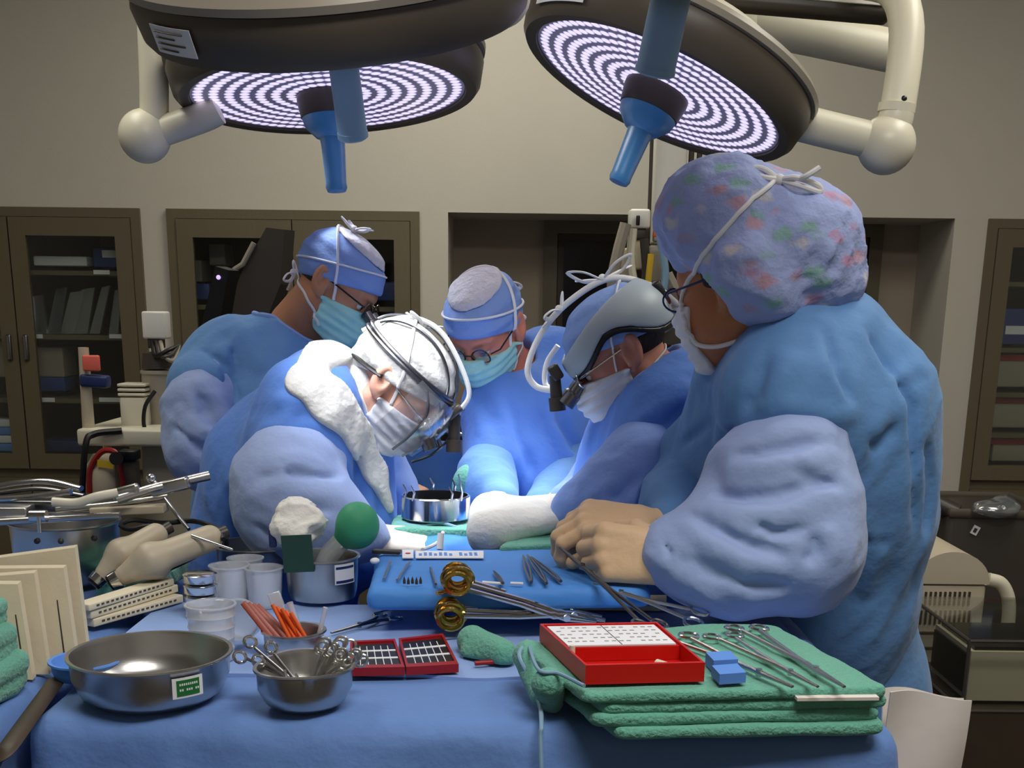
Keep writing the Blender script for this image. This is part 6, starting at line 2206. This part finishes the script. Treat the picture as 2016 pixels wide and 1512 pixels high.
# ------------------------------------------------------------------ tray over the patient
MZ = 1.03
mq = [on(x, y, MZ) for x, y in ((738, 1082), (1262, 1078), (1290, 1158), (716, 1160))]
t = thing('mayo_stand', 'bright blue draped tray standing over the patient in front of the surgeons', 'tray stand', (float(sum(q[0] for q in mq) / 4), 2.0, 0))
bb = MB(); cc = sum(mq) / 4
bb.tube([(cc[0], 2.03, MZ - 0.05), (cc[0], 2.03, 0.9), (cc[0], 2.06, 0.05)], 0.012, 12); bb.box((cc[0], 2.06, 0.025), (0.5, 0.06, 0.05), EYE, 0.01); bb.build('post', M['steel'], t)
inn = [cc + (q - cc) * 0.96 for q in mq]
def my(p):
    d = conv(p, inn, MZ - 0.024, MZ, 0.01)
    d = smin(d, conv(p, inn, MZ - 0.03, MZ - 0.015, 0.01) - 0.004 , 0.01)
    return d - folds(p, 0.004, 12, (1, 0, 0), 3, 170)
sdf_mesh('tray_cover', my, cc - np.array([0.32, 0.22, 0.09]), cc + np.array([0.32, 0.22, 0.03]), 0.0055, M['mayo'], t)
MT = MZ + 0.004
def small(name, label, cat, pts, r, m='dsteel', flat=1.0, group='small instruments on the blue tray'):
    bb = MB(); bb.tube(pts, r, 8, flat=flat)
    return tag(bb.build(name, M[m], None), label, cat, group)
def mp(x, y, dz=0.002):
    return on(x, y, MT + dz)
def tweezers(label, tip, tail, w_=0.005):
    tip, tail = mp(*tip, 0.003), mp(*tail, 0.004)
    d = tail - tip; s = np.cross(d, (0, 0, 1)); s /= np.linalg.norm(s)
    t = thing('tweezers', label, 'tweezers', tip, 'small instruments on the blue tray')
    for sg in (-1, 1):
        bb = MB(); bb.tube([tip + s * sg * 0.0006, tip + d * 0.5 + s * sg * w_ * 0.8, tip + d * 0.85 + s * sg * w_ * 0.5, tail], [0.0009, 0.0022, 0.0024, 0.0026], 8); bb.build('arm', M['dsteel'], t)
tweezers('tweezers on the blue tray, first from the left of the dark pair', (1030, 1093), (1046, 1146))
tweezers('tweezers on the blue tray, middle of the dark group', (1038, 1092), (1076, 1148))
tweezers('tweezers on the blue tray, rightmost of the dark group', (1046, 1096), (1104, 1144))
tweezers('small tweezers left of the dark group on the blue tray', (972, 1124), (990, 1148), 0.003)
for i, (a, e, m) in enumerate((((768, 1106), (756, 1140), 'steel'), ((806, 1106), (782, 1142), 'steel'), ((848, 1118), (858, 1150), 'dsteel'), ((950, 1146), (990, 1149), 'label'), ((1005, 1148), (1030, 1149), 'label'))):
    small('small_probe', '%s from the left of the small probes on the blue tray' % ords[i], 'probe', [mp(*a), mp(*e)], 0.0022, m)
for i in range(5):
    bb = MB(); q = mp(796 + 8 * i, 1144 + (i % 2), 0.005); bb.lathe(q - np.array([0, 0, 0.004]), [(0.0022, 0), (0.0022, 0.005), (0.001, 0.009), (0.0002, 0.0115)], EYE, 10)
    tag(bb.build('drill_bit', M['dgrey'], None), '%s from the left of the tiny dark bits in a row on the blue tray' % ords[i], 'bit', 'tiny bits on the blue tray')
q = [mp(x, y, 0.0) for x, y in ((818, 1086), (952, 1086), (952, 1100), (818, 1100))]
bb = MB(); bb.prism([q[0], q[3], q[2], q[1]], (0, 0, 0.0015)); o = tag(bb.build('paper_strip', M['label'], None, smooth=0), 'white printed strip along the back of the blue tray', 'strip')
bb = MB()
for k in range(12):
    u = 0.05 + 0.075 * k
    if k in (7,):
        continue
    a = q[3] * (1 - u) + q[2] * u + (q[0] - q[3]) * 0.3 + np.array([0, 0, 0.0016]); wd = (q[2] - q[3]) * 0.045; hd = (q[0] - q[3]) * (0.45 if k % 3 else 0.3)
    bb.prism([a, a + wd, a + wd + hd, a + hd], (0, 0, 0.0003))
bb.build('printed_marks', M['bluebox'], o, smooth=0)
q = [mp(x, y, 0.0) for x, y in ((792, 1084), (814, 1084), (814, 1100), (792, 1100))]
bb = MB(); bb.prism([q[0], q[3], q[2], q[1]], (0, 0, 0.0018)); o = tag(bb.build('red_tag', M['label'], None, smooth=0), 'small white tag with a red mark at the left of the printed strip', 'tag')
bb = MB(); bb.lathe(sum(q) / 4 + np.array([0, 0, 0.002]), [(0.0045, 0), (0.0045, 0.0008), (0.0001, 0.0008)], EYE, 16); bb.build('red_mark', M['red'], o)
bb = MB(); bb.box(mp(762, 1086, 0.004), (0.05, 0.018, 0.006), rotz(-8), 0.002); tag(bb.build('dark_case', M['dgrey'], None), 'dark flat case at the left back corner of the blue tray', 'case')
bb = MB(); bb.ball(mp(738, 1104, 0.004), (0.008, 0.011, 0.005), n=10); tag(bb.build('cotton_ball', M['label'], None), 'white cotton pad at the left end of the blue tray', 'pad')

# ------------------------------------------------------------------ the draped patient
def pat(p):
    d = sbox(p, (-0.05, 2.5, 0.93), (0.2, 0.22, 0.085), None, 0.05)
    d = smin(d, sbox(p, (-0.05, 2.5, 0.62), (0.19, 0.2, 0.3), None, 0.04), 0.03)
    return d - folds(p, 0.012, 12, (0.3, 1, 0.6), 3, 180) - folds(p, 0.005, 24, (1, 0.4, 0), 3, 181)
t = thing('operating_table', 'operating table with the patient hidden under blue drapes between the surgeons', 'operating table', (-0.05, 2.5, 0))
sdf_mesh('patient_drape', pat, (-0.3, 2.22, 0.28), (0.2, 2.78, 1.1), 0.01, M['mayo'], t)
bb = MB(); bb.box((-0.05, 2.5, 0.15), (0.24, 0.3, 0.3), EYE, 0.03); bb.build('pedestal', M['steel'], t)
# upright drape between surgeons
def scr(p):
    q0, q1 = at(770, 905, 2.84), at(925, 905, 2.84)
    d = sbox(p, ((q0[0] + q1[0]) / 2, 2.86, 0.98), ((q1[0] - q0[0]) / 2 + 0.04, 0.02, 0.16), None, 0.018)
    return d - folds(p, 0.008, 14, (0.1, 0, 1), 4, 190)
q = at(848, 940, 2.86); o = sdf_mesh('upright_drape', scr, q - np.array([0.2, 0.06, 0.2]), q + np.array([0.2, 0.06, 0.22]), 0.006, M['screen']); tag(o, 'dark blue upright drape behind the steel retractor ring', 'drape')
# steel ring at the wound
c = at(858, 1018, 2.42)
t = thing('retractor_ring', 'wide steel ring standing over the wound with small spikes', 'retractor', c)
rr = 66 * px2m(1000, 2.42)
bb = MB(); bb.lathe(c, [(rr, 0), (rr + 0.002, 0.002), (rr + 0.002, 0.043), (rr, 0.045), (rr - 0.003, 0.045), (rr - 0.003, 0)], EYE, 60); bb.build('ring', M['chrome'], t)
for i, a in enumerate((-150, -128, -60, -40, 60, 100)):
    bb = MB(); q = c + np.array([rr * math.cos(math.radians(a)), rr * math.sin(math.radians(a)), 0.04]); bb.tube([q, q + np.array([0.003, 0, 0.016]), q + np.array([-0.004, 0, 0.03 + 0.022 * (i == 3)])], [0.003, 0.0025, 0.0012], 8); bb.build('spike', M['chrome'], t)
towel('green cloth around the foot of the steel retractor ring', [on(x, y, 1.02) for x, y in ((770, 1052), (930, 1054), (926, 1028), (780, 1024))], 1.008, 1.03, 200, name='green_cloth', amp=0.005)
towel('green cloth showing under the white towel at the field', [on(x, y, 1.03) for x, y in ((985, 1086), (1110, 1080), (1100, 1052), (1010, 1052))], 1.015, 1.036, 201, name='green_cloth', amp=0.004)
f = lambda p: ell(p, at(922, 958, 2.66), (0.035, 0.04, 0.045)) - folds(p, 0.008, 24, (0, 0, 1), 3, 203)
q = at(922, 958, 2.66); o = sdf_mesh('green_cloth', f, q - 0.07, q + 0.07, 0.005, M['green']); tag(o, 'green cloth bunched between the upright drape and the central surgeon', 'cloth')
def wt(p):
    P = [J(938, 1052, 2.2), J(938, 1015, 2.32), J(1100, 1000, 2.36), J(1105, 1028, 2.24)]
    d = smin(cap_(p, P[0] + np.array([0.02, 0, 0.0]), P[1] + np.array([0.03, 0, 0]), 0.026, 0.03), cap_(p, P[1] + np.array([0.03, 0, 0]), P[2], 0.028, 0.024), 0.05)
    d = smin(d, cap_(p, P[0] + np.array([0.02, 0, 0.005]), P[3], 0.026, 0.014), 0.05)
    d = smin(d, cap_(p, J(1000, 1030, 2.26), J(1060, 1020, 2.28), 0.035, 0.03), 0.05)
    return d - folds(p, 0.008, 20, (1, 0.6, 0.2), 3, 205)
q = J(1020, 1030, 2.27); o = sdf_mesh('white_towel', wt, q - np.array([0.16, 0.16, 0.1]), q + np.array([0.16, 0.16, 0.1]), 0.005, M['whitecloth']); tag(o, 'white towel laid over the near edge of the surgical field', 'towel')
bb = MB(); bb.tube(spline([mp(832, 1082, 0.002), J(852, 1074, 2.2), J(868, 1062, 2.22), J(872, 1048, 2.24)], 20), 0.0035, 8); bb.cyl(J(868, 1050, 2.2), J(866, 1082, 2.19), 0.006); tag(bb.build('suction_tube', M['tie'], None), 'white suction tube with an upright tip at the back of the blue tray', 'tube')
for i, dy in enumerate((0, 8, 15)):
    bb = MB(); bb.tube(spline([J(780, 1030 + dy, 2.38), J(830, 1036 + dy, 2.36), J(870, 1030 + dy, 2.36), J(925, 1048 + dy, 2.34)], 24), 0.0035, 8)
    tag(bb.build('thin_tube', M[('strap_blue', 'bulb', 'strap_blue')[i]], None), '%s of the thin tubes in front of the steel retractor ring' % ('farthest', 'middle', 'nearest')[i], 'tube', 'thin tubes at the steel ring')

# ------------------------------------------------------------------ equipment in the background, left
t = thing('equipment_cart', 'cream equipment cart behind the bowed surgeon at left', 'cart', at(260, 1300, 3.5) * np.array([1, 1, 0]))
p0 = at(152, 878, 3.4); p1 = at(420, 848, 3.4)
bb = MB(); bb.box(((p0[0] + p1[0]) / 2, 3.6, (p0[2] + p1[2]) / 2), (p1[0] - p0[0], 0.4, p1[2] - p0[2]), EYE, 0.008); bb.build('top_shelf', M['cream'], t)
q0 = at(276, 880, 3.45); q1 = at(420, 880, 3.45)
bb = MB(); bb.box(((q0[0] + q1[0]) / 2, 3.62, p0[2] / 2 + 0.03), (q1[0] - q0[0], 0.34, p0[2] - 0.062), EYE, 0.01); bb.build('body', M['beige'], t)
bb = MB()
for x in (p0[0] + 0.04, p1[0] - 0.04):
    for y in (3.45, 3.75):
        bb.cyl((x - 0.012, y, 0.03), (x + 0.012, y, 0.03), 0.03)
bb.build('castor', M['rubber'], t)
bb = MB(); bb.cyl((p0[0] + 0.05, 3.5, 0.04), (p0[0] + 0.05, 3.5, p0[2]), 0.012); bb.build('post', M['cream'], t)
c = at(272, 842, 3.55)
t = thing('ribbed_unit', 'cream ribbed power unit standing on the equipment cart', 'unit', c)
s_ = px2m(800, 3.55)
bb = MB(); bb.box(c + np.array([0, 0, 30 * s_]), (50 * s_, 0.08, 62 * s_), EYE, 0.006); bb.build('case', M['cream'], t)
for i in range(3):
    bb = MB(); bb.box(c + np.array([0, 0, (66 + i * 9) * s_]), (54 * s_, 0.085, 5.5 * s_), EYE, 0.003); bb.build('rib', M['cream'], t)
c = at(318, 848, 3.6)
t = thing('suction_canister', 'grey suction canister under a white holder, left of the bowed surgeon', 'canister', c)
s_ = px2m(750, 3.6)
bb = MB(); bb.lathe(c, [(0.001, 0), (30 * s_, 0), (32 * s_, 110 * s_), (34 * s_, 112 * s_), (33 * s_, 118 * s_), (0.001, 120 * s_)], EYE, 30); bb.build('jar', M['lamp_rim'], t)
bb = MB(); bb.lathe(c + np.array([0, 0, 121 * s_]), [(0.001, 0), (30 * s_, 0), (26 * s_, 30 * s_), (0.001, 34 * s_)], EYE, 24); bb.build('lid', M['dgrey'], t)
bb = MB(); bb.box(at(308, 640, 3.62), (46 * s_, 0.06, 52 * s_), EYE, 0.006); hd = bb.build('holder', M['white'], t)
bb = MB(); bb.box(at(308, 675, 3.62), (26 * s_, 0.05, 20 * s_), EYE, 0.003); bb.box(at(312, 700, 3.64), (12 * s_, 0.03, 90 * s_), EYE, 0.003); bb.build('bracket', M['dgrey'], t)
for k in range(3):
    bb = MB(); bb.tube(spline([at(300 + 8 * k, 672, 3.6), at(306 + 9 * k, 700, 3.55), at(330 + 6 * k, 690 + 10 * k, 3.55), at(352, 680, 3.6)], 20), 0.006, 8); bb.build('hose', M[('rubber', 'dgrey', 'lamp_rim')[k]], t)
bb = MB()
bb.tube(spline([at(305, 770, 3.5), at(286, 800, 3.48), at(284, 840, 3.48), at(300, 850, 3.48), at(345, 852, 3.5)], 24), 0.006, 8)
tag(bb.build('black_cable', M['rubber'], None), 'black cable hanging over the equipment cart beside the ribbed unit', 'cable')
bb = MB()
bb.tube(spline([at(160, 1000, 3.35), at(168, 880, 3.35), at(185, 855, 3.38), at(240, 848, 3.4)], 24), 0.009, 8)
tag(bb.build('black_cable', M['rubber'], None), 'black cable running down the left end of the equipment cart', 'cable')
c = at(175, 850, 3.45)
t = thing('tagged_pole', 'pale pole with a red tag and a navy clamp, standing on the equipment cart', 'pole', c)
bb = MB(); bb.cyl(c, at(164, 684, 3.45), 0.017, 0.014); bb.build('post', M['beige'], t)
bb = MB(); bb.box(at(180, 715, 3.43), (0.045, 0.02, 0.043), EYE, 0.005); bb.build('red_tag', mat('coral_tag', s2l(224, 104, 88), 0.5), t)
bb = MB(); bb.box(at(188, 750, 3.45), (0.075, 0.05, 0.034), roty(4), 0.008); bb.build('clamp', M['navy'], t)
t = thing('suction_gauge', 'suction bottle with red tube and yellow label under the equipment cart', 'bottle', at(215, 960, 3.4))
bb = MB(); bb.lathe(at(212, 985, 3.4), [(0.001, 0), (0.05, 0.0), (0.055, 0.02), (0.055, 0.09), (0.03, 0.13), (0.001, 0.135)], EYE, 30); bb.build('bottle', M['beige'], t)
bb = MB(); bb.box(at(208, 914, 3.345), (0.045, 0.004, 0.02), roty(5)); bb.build('yellow_label', M['yellow'], t)
bb = MB(); bb.tube(spline([at(176, 970, 3.35), at(178, 925, 3.35), at(200, 890, 3.35), at(228, 892, 3.35), at(238, 930, 3.35), at(244, 975, 3.35)], 36), 0.008, 8); bb.build('red_tube', M['tube_red'], t)
bb = MB(); bb.box(at(255, 895, 3.36), (0.05, 0.05, 0.028), EYE, 0.006); bb.cyl(at(228, 903, 3.33), at(229, 903, 3.29), 0.018); bb.build('valve', M['black'], t)
bb = MB(); bb.box(at(252, 940, 3.38), (0.055, 0.06, 0.1), EYE, 0.008); bb.build('pump_box', M['lamp_grey'], t)
# dark tilted screens behind the bowed surgeon
def panel(label, poly, Y, th, m, edge=None):
    P3 = [at(x, y, Y) for x, y in poly]
    c = sum(P3) / len(P3)
    t = thing('tilted_monitor', label, 'monitor', c, 'dark tilted monitors')
    bb = MB(); bb.prism(P3, (0.02, th, 0)); bb.build('case', M[m], t, smooth=0)
    if edge:
        bb = MB(); bb.tube([at(x, y, Y - 0.004) for x, y in edge], 0.0075, 8); bb.build('pale_edge', M['lamp_rim'], t)
    return t
panel('large dark tilted monitor behind the head of the bowed surgeon', ((436, 640), (478, 530), (524, 448), (560, 452), (552, 560), (520, 640)), 3.55, 0.05, 'dgrey', ((430, 615), (462, 530), (478, 520), (500, 478)))
t = panel('small dark tilted monitor left of the large one', ((394, 650), (424, 524), (450, 532), (430, 650)), 3.4, 0.04, 'black')
bb = MB(); bb.cyl(at(412, 640, 3.42), at(470, 640, 3.6), 0.012); bb.build('bracket', M['dgrey'], t)
bb = MB(); bb.ball(at(430, 546, 3.395), 0.006, n=8); bb.build('violet_lamp', mat('violet_indicator', (0.3, 0.2, 0.8), 0.3, emit=(0.5, 0.35, 1.0), estr=1.5), t)
bb = MB(); bb.cyl(at(470, 630, 3.62), (at(470, 630, 3.57)[0], 3.62, 0.05), 0.02); bb.box((at(470, 630, 3.57)[0], 3.62, 0.03), (0.2, 0.2, 0.05), EYE, 0.01)
tag(bb.build('monitor_stand', M['dgrey'], None), 'dark floor stand carrying the tilted monitors, hidden behind the bowed surgeon', 'stand')

# ---- dark anaesthesia gear between the bent surgeon and the central one
t = thing('anesthesia_unit', 'dark grey breathing unit behind the bent surgeon, above the upright drape', 'machine', at(850, 1200, 3.3) * np.array([1, 1, 0]))
bb = MB(); q = at(860, 850, 3.3); bb.box(q, (0.15, 0.16, 0.11), EYE, 0.02); bb.box((q[0], q[1], q[2] / 2 - 0.03), (0.12, 0.12, q[2] - 0.07), EYE, 0.01); bb.build('case', M['dgrey'], t)
f = lambda p: ell(p, at(896, 838, 3.22), (0.05, 0.05, 0.058)) - folds(p, 0.01, 20, (0, 0, 1), 3, 210)
q = at(896, 838, 3.22); sdf_mesh('breathing_bag', f, q - 0.08, q + 0.08, 0.006, M['lamp_grey'], t)
for i, (a, e) in enumerate((((835, 840), (915, 860)), ((842, 880), (915, 872)), ((850, 800), (862, 890)))):
    bb = MB(); bb.tube([at(*a, 3.15), at(*e, 3.15)], 0.009, 8); bb.build('fitting', M[('steel', 'black', 'dsteel')[i]], t)

# ---- white column with hoses behind the right-hand surgeons
t = thing('equipment_column', 'white ceiling column with clamps and hoses in front of the dark doorway', 'column', at(1312, 600, 4.2))
q0 = at(1284, 480, 4.2); q1 = at(1345, 480, 4.2)
bb = MB(); bb.box(((q0[0] + q1[0]) / 2, 4.25, (ROOM_Z + q0[2]) / 2), (q1[0] - q0[0], 0.1, ROOM_Z - q0[2]), EYE, 0.008); bb.build('shaft', M['white'], t)
for px in (1362, 1378):
    bb = MB(); a = at(px, 290, 4.22); bb.cyl((a[0], 4.22, 1.4), (a[0], 4.22, ROOM_Z), 0.009); bb.build('cable', M['dgrey'], t)
bb = MB(); a = at(1280, 300, 4.18); e = at(1276, 480, 4.18); bb.cyl((a[0], 4.18, ROOM_Z), e, 0.006); bb.build('cable', M['dgrey'], t)
for i, (px, py, w_, h_, m) in enumerate(((1258, 432, 40, 36, 'white'), (1256, 462, 30, 22, 'dgrey'), (1260, 500, 28, 60, 'beige'), (1300, 455, 26, 40, 'cream'), (1292, 520, 34, 70, 'lamp_rim'), (1236, 520, 26, 60, 'beige'), (1318, 590, 40, 60, 'beige'), (1330, 640, 60, 80, 'lamp_grey'), (1240, 590, 50, 70, 'lamp_rim'))):
    s_ = px2m(py, 4.1)
    bb = MB(); bb.box(at(px, py, 4.1 + 0.01 * (i % 3)), (w_ * s_, 0.08, h_ * s_), roty(-3 * (i % 3)), 0.008); bb.build('clamp_block', M[m], t)
bb = MB(); bb.box(at(1256, 434, 4.05), (0.012, 0.01, 0.03), EYE, 0.003); bb.build('black_slot', M['black'], t)
bb = MB(); bb.box(at(1294, 450, 4.05), (0.018, 0.01, 0.05), roty(6), 0.003); bb.build('orange_tag', M['orange'], t)
for i, (pts, r, m) in enumerate((([(1232, 440), (1216, 500), (1206, 560), (1214, 640)], 0.018, 'lamp_rim'), ([(1246, 450), (1242, 520), (1256, 590), (1270, 640)], 0.014, 'cream'), ([(1268, 470), (1272, 540), (1262, 600), (1280, 650)], 0.014, 'dgrey'),
                                 ([(1282, 500), (1276, 560), (1274, 620)], 0.01, 'yellow'), ([(1312, 540), (1332, 590), (1312, 640), (1290, 650)], 0.02, 'lamp_rim'), ([(1226, 560), (1240, 600), (1252, 660)], 0.016, 'beige'), ([(1300, 470), (1310, 540), (1300, 600)], 0.012, 'strap_blue'))):
    bb = MB(); bb.tube(spline([at(x, y, 3.98 + 0.02 * (i % 3)) for x, y in pts], 20), r, 8); bb.build('hose', M[m], t)
bb = MB(); q = at(1270, 690, 4.1); bb.box((q[0] + 0.06, 4.2, q[2] / 2), (0.3, 0.14, q[2]), EYE, 0.02); bb.build('base_unit', M['dgrey'], t)

# ------------------------------------------------------------------ right-hand background
t = thing('warming_unit', 'beige machine with vent slots and a domed lid at right behind the nurse', 'machine', at(1890, 1500, 3.2) * np.array([1, 1, 0]))
YR = 3.1
q0 = at(1800, 1150, YR); q1 = at(1944, 1150, YR)
cx_, wid = (q0[0] + q1[0]) / 2, q1[0] - q0[0]
z1 = q0[2]; zlow = max(0.06, at(1860, 1330, YR)[2])
bb = MB(); bb.box((cx_, YR + 0.15, (z1 + 0.1) / 2), (wid, 0.3, z1 - 0.1), EYE, 0.012); body = bb.build('body', M['beige'], t)
bb = MB()
prof = [(cx_ + (wid / 2 + 0.004) * math.cos(a), 0.085 * math.sin(a)) for a in np.linspace(0, math.pi, 18)]
bb.prism([(x, YR - 0.004, z1 + 0.002 + zz) for x, zz in prof], (0, 0.31, 0)); bb.build('domed_lid', M['beige'], t)
bb = MB()
for row in range(2):
    for k in range(11):
        pp_ = at(1812 + 9.5 * k, 1178 + 37 * row, YR)
        bb.box((pp_[0], YR - 0.002, pp_[2]), (0.005, 0.006, 0.036))
bb.build('vent_slots', M['dgrey'], t, smooth=0)
for yy in (1245, 1275, 1305):
    bb = MB(); pp_ = at(1872, yy, YR); bb.box((cx_, YR - 0.003, pp_[2]), (wid * 0.96, 0.006, 0.004)); bb.build('seam', M['lamp_grey'], t, smooth=0)
bb = MB(); bb.tube(spline([at(1944, 1140, YR + 0.1), at(1972, 1150, YR + 0.1), at(1986, 1185, YR + 0.1), at(1980, 1240, YR + 0.1), at(1946, 1262, YR + 0.1)], 24), 0.018, 12); bb.build('handle', M['cream'], t)
bb = MB()
for x in (cx_ - wid * 0.4, cx_ + wid * 0.4):
    bb.cyl((x, YR + 0.15, 0), (x, YR + 0.15, 0.1), 0.03)
bb.build('castor', M['rubber'], t)
# dark waste bin behind it
YB = 4.0
q0 = at(1868, 1010, YB); q1 = at(2080, 1010, YB)
t = thing('waste_bin', 'tall dark waste bin with a crumpled clear liner at the right edge', 'bin', ((q0[0] + q1[0]) / 2, YB + 0.2, 0))
cx_ = (q0[0] + q1[0]) / 2; wid = q1[0] - q0[0]
bb = MB(); bb.box((cx_, YB + 0.2, q0[2] / 2), (wid, 0.4, q0[2]), EYE, 0.02); bb.build('bin_body', M['dgrey'], t)
bb = MB(); bb.tube([(cx_ - wid / 2 + 0.01, YB + 0.0, q0[2]), (cx_ + wid / 2, YB + 0.0, q0[2] - 0.004), (cx_ + wid / 2, YB + 0.4, q0[2]), (cx_ - wid / 2 + 0.01, YB + 0.4, q0[2])], 0.016, 10, closed=True); bb.build('rim', M['lamp_grey'], t)
f = lambda p: smin(ell(p, at(1960, 1000, YB - 0.02), (0.07, 0.05, 0.02)), ell(p, at(1975, 995, YB), (0.03, 0.04, 0.03)), 0.02) - folds(p, 0.02, 22, (1, 0, 0.3), 2.5, 220)
q = at(1965, 998, YB); sdf_mesh('liner', f, q - 0.13, q + 0.13, 0.006, M['clearwrap'], t)
bb = MB(); bb.box(at(1920, 1044, YB - 0.004), (0.022, 0.006, 0.03), roty(25)); tgq = bb.build('tag_card', M['label'], t, smooth=0)
bb = MB(); bb.box(at(1920, 1044, YB - 0.008), (0.01, 0.003, 0.014), roty(25)); bb.build('tag_mark', M['dgrey'], tgq, smooth=0)
bb = MB(); bb.cyl(at(1848, 992, YB + 0.05), at(1885, 1010, YB + 0.02), 0.028); bb.build('hinge_handle', M['dgrey'], t)
# clear cabinet with a carton inside
YC = 2.55
t = thing('acrylic_case', 'clear acrylic case on a dark stand in the lower right corner', 'case', at(1960, 1500, YC) * np.array([1, 1, 0]))
q0 = at(1868, 1212, YC + 0.3); q1 = at(2070, 1400, YC)
x0 = float(at(1905, 1300, YC)[0]); x1 = x0 + 0.36; zt = float(at(1900, 1262, YC)[2]); zb_ = float(at(1925, 1400, YC)[2])
bb = MB()
for bx in ((x0, x0 + 0.004, YC, YC + 0.4, zb_, zt), (x0, x1, YC, YC + 0.004, zb_, zt), (x0, x1, YC, YC + 0.4, zt, zt + 0.005)):
    wallbox(bb, *bx)
bb.build('acrylic_panel', M['glass'], t, smooth=0)
bb = MB()
for a, e in (((x0, YC, zt), (x1, YC, zt)), ((x0, YC, zt), (x0, YC + 0.4, zt)), ((x0, YC, zb_), (x0, YC, zt)), ((x0, YC, zb_), (x1, YC, zb_)), ((x0, YC, zb_), (x0, YC + 0.4, zb_))):
    bb.tube([a, e], 0.004, 6)
bb.build('frame_edge', M['dgrey'], t)
bb = MB(); wallbox(bb, x0, x1, YC, YC + 0.4, 0.0, zb_ - 0.005); bb.build('stand', M['dark_wood'], t, smooth=0)
t = thing('device_box', 'beige and dark device with a black top inside the clear acrylic case', 'device', (x0 + 0.17, YC + 0.2, zb_ + 0.005))
bb = MB(); wallbox(bb, x0 + 0.03, x0 + 0.33, YC + 0.06, YC + 0.3, zb_ + 0.005, zt - 0.04); bb.build('case', M['beige'], t, smooth=0)
bb = MB(); wallbox(bb, x0 + 0.024, x0 + 0.0295, YC + 0.07, YC + 0.29, zb_ + 0.02, zt - 0.05); bb.build('side_grille', M['black'], t, smooth=0)
bb = MB(); wallbox(bb, x0 + 0.04, x0 + 0.32, YC + 0.07, YC + 0.29, zt - 0.0395, zt - 0.032); bb.build('black_top', M['black'], t, smooth=0)
# white paper bag hanging at the right end of the table
YP = 1.62
G = []
for i in range(14):
    u = i / 13
    row = []
    for j in range(16):
        v = j / 15
        tl, tr = at(1752, 1362, YP), at(1908, 1374, YP + 0.03)
        x = tl[0] * (1 - u) + tr[0] * u - (0.012 * v) * (u - 0.2)
        y = YP + 0.03 * u + 0.006 * math.sin(u * 5 + v * 3) + 0.004 * math.sin(v * 9 + u * 4)
        z = tl[2] * (1 - u) + tr[2] * u - 0.42 * v + 0.002 * math.sin(u * 6) * (1 - v)
        row.append((x, y, z))
    G.append(row)
bb = MB(); bb.sheet(G, 0.002); bb.sheet([[(p[0] + 0.004, p[1] + 0.05 + 0.02 * math.sin(p[2] * 20), p[2] - 0.01) for p in g] for g in G], 0.002)
tag(bb.build('waste_bag', M['paper'], None), 'white paper waste bag hanging at the right end of the table', 'bag')
